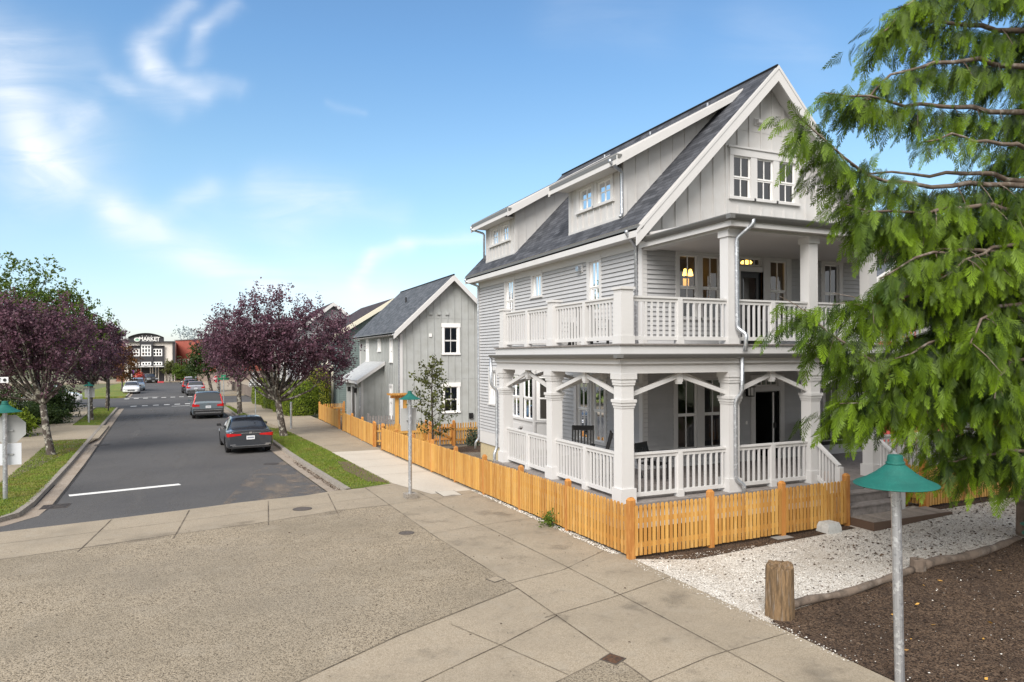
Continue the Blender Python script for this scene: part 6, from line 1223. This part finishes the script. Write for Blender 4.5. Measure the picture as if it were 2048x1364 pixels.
for i, (x, y, h, rr, lb) in enumerate(((-3.9,144,1.7,.95,'small green planter tree between the market and the red building'), (-2.4,147,1.5,.75,'lower green tree right of the planter tree by the red building'), (-8.6+2.6,150,2.2,1.0,'olive shrub tree under the market canopy'))):
    broadleaf('planter_tree', lb, gp(x,y), (x,y,.3), .1, [(x,y,h-.5,rr,rr,1.3)], 40, 7, 8, .26, ML_GREEN if i < 2 else ML_YOUNG, None, 0, 6, csig=.35, seed=20+i)
broadleaf('flower_basket', 'ball of orange and red flowers before the market doors', (-11.3,150,-1.0), (-11.3,150,-.2), .05, [(-11.3,150,.35,.65,.65,.5)], 16, 6, 6, .22, mat('orange_flowers', (.50,.10,.04), .7, var=1, vcol=(.45,.03,.05)), None, 0, 3, seed=25, cat='flowers')
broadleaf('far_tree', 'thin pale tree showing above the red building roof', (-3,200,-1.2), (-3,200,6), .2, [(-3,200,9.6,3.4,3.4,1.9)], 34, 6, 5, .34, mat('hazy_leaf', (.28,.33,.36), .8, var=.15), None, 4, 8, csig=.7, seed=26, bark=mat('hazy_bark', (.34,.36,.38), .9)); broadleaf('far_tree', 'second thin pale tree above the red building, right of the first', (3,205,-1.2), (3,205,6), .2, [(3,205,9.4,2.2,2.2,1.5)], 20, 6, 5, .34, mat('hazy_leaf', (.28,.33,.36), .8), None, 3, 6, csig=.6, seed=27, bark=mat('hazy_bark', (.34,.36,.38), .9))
# trees and shrubs at the left
broadleaf('broadleaf_tree', 'tall green tree with loose top standing behind the nearest plum at left', gp(-12.4,52), (-12.2,52,3.2), .2, [(-11.8,52,6.0,2.8,2.8,3.2),(-9.4,52,6.4,2.3,2.3,2.7),(-13.4,52,6.2,2.4,2.4,2.9),(-9.4,52,8.7,1.3,1.3,1.0),(-11.6,52,8.6,1.6,1.6,1.1),(-7.8,52,5.6,1.9,1.9,2.2)], 260, 9, 11, .17, ML_GREEN, None, 22, 30, csig=.46, seed=31, bark=M_BARKD)
broadleaf('broadleaf_tree', 'green tree sloping down behind the second plum at left', gp(-11.8,66), (-11.6,66,2.6), .2, [(-11.6,66,5.6,2.7,2.7,2.8),(-9.6,66,5.0,1.9,1.9,2.4),(-10.2,66,7.2,1.3,1.3,1.2)], 120, 8, 9, .18, ML_GREEN, None, 14, 20, csig=.46, seed=32, bark=M_BARKD)
broadleaf('broadleaf_tree', 'dark tree crossing the left edge above the street name plate', gp(-13.2,43), (-13,43,3), .22, [(-13.0,43,6.6,2.2,2.2,2.6),(-11.6,43,7.6,1.2,1.2,.9)], 110, 8, 9, .15, ML_DGREEN, None, 10, 16, csig=.45, seed=33, bark=M_BARKD)
for i, (x, y, rr, h, lm, lb) in enumerate(((-11.4,49.5,1.7,2.6,ML_DGREEN,'dark green shrub under the left trees, left of the pale sign back'), (-9.9,58,1.5,2.4,ML_DGREEN,'dark green shrub beside the far left pavement hiding the white off-roader'), (-12.8,46.8,1.9,3.0,ML_DGREEN,'large dark shrub at the left edge behind the street name plate'), (-11.2,63.5,1.6,2.7,ML_DGREEN,'dark shrub behind the second plum trunk'), (-9.7,44.6,1.2,1.5,ML_HEDGE,'low yellow-green bush beside the nearest left lamp'), (-9.6,52.6,1.1,1.0,ML_DGREEN,'low rounded shrub at the bend of the left pavement'))):
    z = G(x, y); broadleaf('shrub', lb, (x,y,z), (x,y,z+.25), .05, [(x,y,z+h*.5,rr,rr*.9,h*.5),(x+.5,y-.2,z+h*.35,rr*.8,rr*.7,h*.35)], 70, 8, 10, .14, lm, None, 0, 8, csig=.26, seed=40+i, cat='shrub', bark=M_BARKD)
# hedges at the right
def hedge(name, label, x, y, z, rx, ry, h, seed, n=5200, sz=.10, m=None):
    rn = np.random.default_rng(seed); o = thing(name, label, 'hedge', (x, y, z)); core = MB(); prof = [(.9,0),(1.0,.15),(1.0,.55),(.9,.82),(.6,.95),(.0,.99)]; k = 22
    vs = [(x+rx*.86*r*math.cos(2*math.pi*j/k), y+ry*.86*r*math.sin(2*math.pi*j/k), z+h*.96*t) for r, t in prof for j in range(k)]; core.add(vs, [(i*k+j, i*k+(j+1)%k, (i+1)*k+(j+1)%k, (i+1)*k+j) for i in range(len(prof)-1) for j in range(k)]); core.build('dark_inner_hull', mat('hedge_core', (.03,.045,.008), .95), o)  # solid dark hull closing the inside behind the leaf cards
    t = rn.uniform(.0,1,n)**.9; a = rn.uniform(0,2*math.pi,n); r = np.interp(t, [0,.15,.55,.82,.95,1], [.9,1,1,.9,.6,.1])*(1+.07*np.sin(a*5+t*9+seed))+rn.normal(0,.035,n)
    P = np.stack([x+rx*r*np.cos(a), y+ry*r*np.sin(a), z+h*t+rn.normal(0,.03,n)],1); Nn = np.stack([np.cos(a)*.8, np.sin(a)*.8, t*.8+.1],1)+rn.normal(0,.5,(n,3)); T = rn.normal(0,.5,(n,3))+np.array([0,0,.9])
    L_ = sz*rn.uniform(.7,1.5,n); V, Q = kites(P, T, Nn, L_, L_*.5); np_mesh('foliage', V, Q, rn.uniform(0,1,n), m or ML_HEDGE, o); return o
hedge('hedge_bush', 'big rounded yellow-green hedge bush at the corner of the cottage driveway', 6.35, 52.0, G(6,52), 1.25, 1.3, 2.45, 1, 7500); hedge('hedge_bush', 'clipped hedge bush between the rounded bush and the plum trunk', 5.75, 56.3, G(6,56), .95, 1.9, 2.2, 2)
hedge('hedge_bush', 'middle block of the tall hedge along the right pavement', 5.35, 61, G(6,61), .95, 2.8, 2.3, 3); hedge('hedge_bush', 'far block of the tall hedge along the right pavement', 4.95, 67, G(6,67), .9, 3.0, 2.35, 4)
hedge('hedge_bush', 'bright yellow-green shrub rising behind the hedge beside the green house', 8.4, 57.0, G(8,57), .9, .9, 3.4, 5, 3500, m=mat('golden_leaf', (.32,.30,.02), .6, var=1, vcol=(.20,.24,.015), trans=.25))
# young staked tree in the yard, small shrub and mound
x, y = 8.15, 25.0
def young(x, y):
    z = G(x,y); o = thing('young_tree', 'slim young staked tree with sparse olive leaves in the yard behind the fence', 'tree', (x,y,z)); rn = np.random.default_rng(5); pr = random.Random(5); tr = MB(); tr.tube([(x,y,z-.1),(x+.02,y,z+1.2),(x-.03,y,z+2.4),(x+.02,y,z+3.6),(x+.1,y,z+4.1)], [.05,.042,.03,.016,.008], 8); tips = []
    for i in range(30):
        h = .8+2.9*i/30; a = i*2.4; ln = (1.15-.22*abs(h-2.0))*pr.uniform(.55,1.05); e = Vector((x+ln*math.cos(a), y+ln*math.sin(a)*.8, z+h+ln*.42)); limb(tr, (x,y,z+h), e, .014, .004, -.1, 5)
        for t in np.linspace(.3,1.05,8): tips.append((x+ln*t*math.cos(a), y+ln*t*.8*math.sin(a), z+h+ln*t*.42))
    for i in range(10): tips.append((x+.1*i/10, y, z+3.2+.1*i))
    tr.build('trunk', M_BARKD, o, smooth=True); leaf_cloud('crown', np.array(tips), 5, (.07,.07,.09), .13, ML_YOUNG, o, -.6, rn); st_ = MB(); st_.tube([(x+.32,y,z-.1),(x+.32,y,z+1.35)], .03, 6); st_.build('stake', M_GREYWOOD, o)
young(8.55, 27.3)
z = G(11.2,29.6); broadleaf('small_shrub', 'small grey-green shrub in the bark mound beside the house corner', (11.1,29.2,z), (11.1,29.2,z+.1), .02, [(11.1,29.2,z+.42,.28,.28,.36)], 16, 6, 8, .09, leafmat('greygreen_leaf', (.05,.07,.04), (.09,.12,.07), .2), None, 0, 4, csig=.08, seed=50, cat='shrub')
m_ = MB(); rn = random.Random(3); n, k = 7, 26; vs = [(10.9+1.5*(r/n)*math.cos(2*math.pi*j/k), 28.6+1.2*(r/n)*math.sin(2*math.pi*j/k), z-.03+.17*(1-(r/n)**2)+rn.uniform(-.012,.012)) for r in range(n+1) for j in range(k)]
m_.add(vs, [(i*k+j, i*k+(j+1)%k, (i+1)*k+(j+1)%k, (i+1)*k+j) for i in range(n) for j in range(k)]); tag(m_.build('bark_mound', M_MULCH, smooth=True), kind='structure')
broadleaf('weed_tuft', 'small green weed at the foot of the long cedar fence', (7.10,13.85,G(7.1,13.85)), (7.10,13.85,G(7.1,13.85)+.03), .008, [(7.08,13.85,G(7.1,13.85)+.07,.16,.30,.07)], 12, 5, 6, .07, ML_GREEN, None, 0, 3, csig=.05, seed=70, cat='plant')
# ---------------------------------------------------------------- the big cedar at the right
def spray_template():
    """a flat fern-like frond: rachis and overlapping pointed side branchlets"""
    out = []; k = lambda p, d, L_, w_, t: out.append((p[0], p[1], d, L_, w_, t)); n = 9; rn = random.Random(2)
    for i in range(n):
        t = (i+.3)/n
        for s in (1,-1):
            b = (.34*(1-t)**.6+.08)*rn.uniform(.8,1.2); a = s*R(27+9*(1-t)+rn.uniform(-7,7)); c, sn = math.cos(a), math.sin(a); k((t+c*b*.5, sn*b*.5), a, b*1.05, .048, t)
            a2 = a+s*R(26); q = .5; f_ = .5; k((t+c*b*q+math.cos(a2)*b*f_*.5, sn*b*q+math.sin(a2)*b*f_*.5), a2, b*f_, .036, t+.15)
    k((.5,0), 0, 1.0, .03, .3); k((1.03,0), 0, .24, .046, 1); return np.array(out)
def cedar(x, y):
    zg = G(x, y); o = thing('cedar_tree', 'big western red cedar at the right with drooping bright green sprays', 'tree', (x,y,zg)); rn = np.random.default_rng(9); pr = random.Random(9)
    tr = MB(); tr.tube([(x,y,zg-.2),(x,y,zg+.3),(x+.03,y,zg+2),(x-.02,y,zg+6),(x,y,zg+10),(x,y,zg+14)], [.42,.34,.28,.21,.13,.03], 14)
    Ls = []
    for pts in (((2125,70,12.3),(1930,50,11.6),(1800,35,11.0),(1750,75,10.7)), ((2125,-60,12.3),(1960,-40,11.6),(1850,-10,11.2),(1790,20,11)), ((2125,150,12.3),(1950,118,11.4),(1840,132,10.8),(1760,160,10.4),(1725,215,10.3)), ((2125,235,12.3),(1930,215,11.3),(1800,208,10.6),(1720,192,10.2),(1648,186,10.0)),
                ((2125,385,12.3),(1985,366,11.3),(1850,374,10.6),(1730,350,10.0),(1690,322,9.8),(1640,268,9.6),(1592,230,9.5)), ((2125,380,12.3),(1960,345,11.2),(1850,350,10.8),(1740,345,10.6),(1700,330,10.5)), ((2125,430,12.3),(1960,410,10.9),(1850,425,10.3),(1760,425,9.8),(1690,410,9.6)), ((2125,560,12.3),(1950,560,10.9),(1850,580,10.2),(1770,610,9.8),(1710,610,9.6)),
                ((2125,650,12.3),(1950,700,10.9),(1830,770,10.1),(1740,725,9.7),(1660,665,9.4),(1607,620,9.2)), ((2125,760,12.3),(1950,755,10.9),(1830,780,10.1),(1745,800,9.7),(1680,810,9.5)), ((2125,300,12.3),(1980,285,11.0),(1900,270,10.6),(1845,285,10.4)), ((2125,480,12.3),(2010,490,10.9),(1930,520,10.2),(1880,560,9.9)),
                ((2125,850,12.3),(1980,855,11.2),(1910,860,10.7),(1870,865,10.5)), ((2125,905,12.3),(2030,900,11.0),(1935,915,10.7),(1885,925,10.5)), ((2125,590,12.3),(1980,575,11.6),(1880,560,11.2),(1815,575,11.0)), ((2125,680,12.3),(1990,670,11.6),(1890,660,11.3),(1810,680,11.1)), ((2125,500,12.3),(1990,470,11.7),(1880,450,11.3),(1800,460,11.1)), ((2125,600,12.3),(2010,610,10.8),(1960,640,10.0),(1940,690,9.6)), ((2125,700,12.3),(2030,720,10.8),(1990,760,10.1),(1990,800,9.7)), ((2125,520,12.3),(1960,500,10.6),(1860,505,10.0),(1800,530,9.7),(1760,560,9.5)), ((2125,640,12.3),(1950,650,10.7),(1850,690,10.0),(1790,720,9.7))):
        P_ = [PT(*p) for p in pts]; P_[0] = Vector((x, y, P_[0].z)); Ls.append((P_, {345: .15, 285: .4, 900: .55, 855: .75}.get(pts[1][1], 1.0), {118: .7, 215: .62, 345: .4, 285: .5}.get(pts[1][1], 1.0)))
    for i in range(64):
        z = zg+1.9+11.6*(i/64); a = i*2.399; d = Vector((math.cos(a), math.sin(a), 0)); e = (PT(1700,700,10)-Vector((x,y,PT(1700,700,10).z))).normalized()
        left = d.dot(e); ln = (2.7-.13*(z-2))*pr.uniform(.75,1.15)
        if left > .35: ln *= .72
        if 5.4 < z < 8.8 and left > -.2: ln *= .5
        P_ = [Vector((x,y,z))+d*ln*t+Vector((0,0,.10*ln*math.sin(t*2.6)-.30*ln*t*t)) for t in (0,.3,.6,.85,1)]; Ls.append((P_, .9, 1.0))
    tmpl = spray_template(); SP = []; SD_ = []; SL = []; SB = []
    def along(P_, t):
        L_ = [(b-a).length for a, b in zip(P_[:-1], P_[1:])]; s = t*sum(L_)
        for (a, b), l in zip(zip(P_[:-1], P_[1:]), L_):
            if s <= l or l is L_[-1]: return a.lerp(b, min(1,s/l)), (b-a).normalized()
            s -= l
        return P_[-1], (P_[-1]-P_[-2]).normalized()
    for P_, dens, cur_ in Ls:
        tot = sum((b-a).length for a, b in zip(P_[:-1], P_[1:])); n = 14; pts = []
        for i in range(n+1):
            p, d = along(P_, i/n); pts.append(p+Vector((.03*math.sin(i*1.9),.03*math.cos(i*1.3),.025*math.sin(i*2.3))))
        tr.tube(pts, [.042*(1-i/n)**.9*min(1.2, tot/4)+.009 for i in range(n+1)], 7, cap=False)
        m = int(tot/(.095 if P_[0].z > 6.3 else .074)*dens)
        for j in range(m):
            t = .12+.88*(j+pr.random())/m; p, d = along(P_, min(t,1)); side = d.cross(Vector((0,0,1))).normalized()
            for s in (1,-1):
                if pr.random() < .12: continue
                l2 = pr.uniform(.30,.95)*(1.12-.45*t)*cur_; d2 = (d*pr.uniform(.2,.6)+side*s*pr.uniform(.15,.75)+Vector((0,0,-1))*pr.uniform(.35 if t < .6 else -.25,1.05)).normalized(); k = max(2, int(l2/.082))
                if pr.random() < .10: tr.tube([p, p+d2*l2*.5+Vector((0,0,.03)), p+d2*l2], [.010,.007,.003], 4, cap=False)
                for q in range(k):
                    u = (q+.5)/k; pp = p+d2*l2*u+Vector((0,0,-.10*u*u*l2))
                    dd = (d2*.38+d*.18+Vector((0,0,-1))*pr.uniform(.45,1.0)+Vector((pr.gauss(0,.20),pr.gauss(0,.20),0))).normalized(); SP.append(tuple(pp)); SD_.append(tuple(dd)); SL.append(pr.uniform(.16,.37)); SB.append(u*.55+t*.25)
    for P_, dens, cur_ in Ls:
        for q in range(12):
            p, d = along(P_, .86+.012*q); dd = (d*1.0+Vector((pr.gauss(0,.3),pr.gauss(0,.3),pr.uniform(-.6,.15)))).normalized(); SP.append(tuple(p)); SD_.append(tuple(dd)); SL.append(pr.uniform(.18,.34)); SB.append(.7)
    tr.build('trunk', M_CBARK, o, smooth=True)
    SP, SD_, SL = np.array(SP), np.array(SD_), np.array(SL); ns, nk = len(SP), len(tmpl); print('cedar sprays', ns, ns*nk)
    nv = rn.normal(0,1,(ns,3))*np.array([1,1,.35])+np.array([-.25,-.5,.1]); Bv = np.cross(nv, SD_); Bv /= np.linalg.norm(Bv,axis=1,keepdims=True); Nv = np.cross(SD_, Bv)
    px, py, an, le, wi, tt = tmpl.T; ca, sa = np.cos(an), np.sin(an); bend = rn.uniform(.05,.35,ns)
    def pt(u, v): 
        zz = -bend[:,None]*(u[None]**2)-.10*np.abs(v)[None]
        return np.array([0,0,-1])*(SL[:,None]*(.22*np.abs(v)[None]+.10*u[None]**2))[:,:,None]+SP[:,None,:]+SL[:,None,None]*(SD_[:,None,:]*u[None,:,None]+Bv[:,None,:]*v[None,:,None]+Nv[:,None,:]*zz[:,:,None])
    a_ = pt(px-ca*le/2, py-sa*le/2); c_ = pt(px+ca*le/2, py+sa*le/2); b_ = pt(px-sa*wi/2, py+ca*wi/2); d_ = pt(px+sa*wi/2, py-ca*wi/2)
    V = np.stack([a_,b_,c_,d_],2).reshape(-1,3); Q = np.arange(len(V)).reshape(-1,4); r = np.clip(np.repeat(rn.uniform(-.35,.35,ns)+np.array(SB)*.70, nk)+np.tile(tt*.35-.1, ns)+rn.uniform(0,.1,ns*nk), 0, 1); np_mesh('crown', V, Q, r, ML_CEDAR, o)  # inner sprays darkened for crown shade in the colour; tips brighter as fresh growth
    return o
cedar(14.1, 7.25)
# ---------------------------------------------------------------- grass, shells, litter
def inside(P, poly):
    x, y = P[:,0], P[:,1]; r = np.zeros(len(P), bool); n = len(poly)
    for i in range(n):
        (x1,y1),(x2,y2) = poly[i], poly[(i+1)%n]
        if y1 == y2: continue
        c = ((y1 > y) != (y2 > y)) & (x < (x2-x1)*(y-y1)/(y2-y1)+x1); r ^= c
    return r
def sample(poly, n, rn):
    a = np.array(poly); lo, hi = a.min(0), a.max(0); out = np.zeros((0,2))
    while len(out) < n:
        p = rn.uniform(lo, hi, (n*2,2)); out = np.concatenate([out, p[inside(p, poly)]])
    return out[:n]
rn = np.random.default_rng(21); Pn = []
for p, n in zip(VERGES, (16000,6000,16000,6000,15000,4000)): Pn.append(sample(p, n, rn))
P2 = np.concatenate(Pn); keep = ~inside(P2, [(4.75,22.0),(5.30,21.5),(5.12,27.2),(4.75,27.6),(4.55,25)]) | (rn.random(len(P2)) < .2); P2 = P2[keep]; n = len(P2); Z = np.array([G(a,b) for a,b in P2])-.01
h = rn.uniform(.03,.075,n); P = np.stack([P2[:,0],P2[:,1],Z+h*.45],1); T = rn.normal(0,.45,(n,3))+np.array([0,0,1]); Nn = rn.normal(0,1,(n,3)); V, Q = kites(P, T, Nn, h, np.full(n,.014)+rn.uniform(0,.012,n)); tag(np_mesh('verge_grass', V, Q, rn.uniform(0,1,n), ML_TURF), 'short patchy green and yellow grass on the street verges', 'grass', kind='stuff')
def litter(name, label, poly, n, sz, m, cat, seed, flat_=.35, off=.004, f=G):
    rn = np.random.default_rng(seed); P2 = sample(poly, n, rn); Z = np.array([f(a,b) for a,b in P2])+off; P = np.stack([P2[:,0],P2[:,1],Z],1); T = rn.normal(0,1,(n,3))*np.array([1,1,.15]); Nn = rn.normal(0,flat_,(n,3))+np.array([0,0,1]); L_ = rn.uniform(sz[0],sz[1],n); V, Q = kites(P, T, Nn, L_, L_*rn.uniform(.35,.8,n)); return tag(np_mesh(name, V, Q, rn.uniform(0,1,n), m), label, cat, kind='stuff')
GRAV = [(7.24,10.7),(7.24,7.45),(8,7.66),(11,8.06),(14.4,8.4),(22,8.9),(22,10.7),(13,10.3)]; BED = [(7.3,7.3),(8,7.5),(11,7.9),(14.4,8.2),(18,8.4),(18,5),(10,2),(7.3,2)]
litter('shell_fragments', 'loose white shell fragments over the gravel path', GRAV, 18000, (.012,.034), mat('shell', (.78,.75,.70), .8, var=1, vcol=(.46,.42,.36)), 'shells', 61, .5)
litter('leaf_litter', 'dark fallen cedar bits scattered on the white gravel', GRAV, 1100, (.02,.06), mat('dead_leaf', (.10,.065,.04), .9, var=1, vcol=(.055,.04,.028)), 'leaf litter', 62, .4, .012)
litter('leaf_litter', 'dark fallen cedar bits thick on the gravel under the cedar', [(11,10.2),(11,8.2),(14.4,8.5),(22,9.0),(22,10.8),(15.4,10.7),(13,10.1)], 1300, (.025,.08), mat('dead_leaf', (.10,.065,.04), .9), 'leaf litter', 63, .4, .012)
litter('bark_chips', 'dark bark chips and twigs covering the planting bed', BED, 15000, (.02,.07), mat('bark_chip', (.03,.019,.013), .95, var=1, vcol=(.11,.075,.05)), 'bark', 64, .6)
litter('shell_flecks', 'white shell flecks strewn over the dark bed', BED, 900, (.012,.032), mat('shell', (.8,.78,.74), .7), 'shells', 65, .4, .012)
litter('fallen_leaves', 'small yellow-orange leaves dropped on the dark bed', BED, 75, (.05,.10), mat('fallen_leaf', (.50,.27,.05), .7, var=1, vcol=(.36,.20,.07)), 'leaves', 66, .45, .02)
litter('shell_fragments', 'narrow strip of white pebbles at the foot of the long cedar fence', [(7.02,11.2),(7.22,11.2),(7.22,19),(7.1,19)], 2200, (.02,.05), mat('shell', (.8,.78,.74), .7), 'pebbles', 67, .6, .008)
litter('shell_fragments', 'stray white shells along the edge of the pavement by the bollard', [(7.0,10.6),(7.3,10.6),(7.3,6),(7.15,6)], 700, (.012,.03), mat('shell', (.8,.78,.74), .7), 'shells', 68, .5, .006)
litter('kerb_debris', 'brown leaf debris lying in the gutter of the right kerb', [(SX(3.65,21),21),(SX(3.84,21),21),(SX(3.84,31),31),(SX(3.65,31),31)], 900, (.02,.07), mat('dead_leaf', (.10,.065,.04), .9), 'leaf litter', 69, .5, .01, GR)
litter('pavement_debris', 'small dark bits and crumbs scattered on the paving', [(-6,16),(4,19),(7,18),(7,6),(4,3),(-2,5)], 420, (.015,.05), mat('dead_leaf', (.10,.065,.04), .9), 'debris', 71, .3, .012)
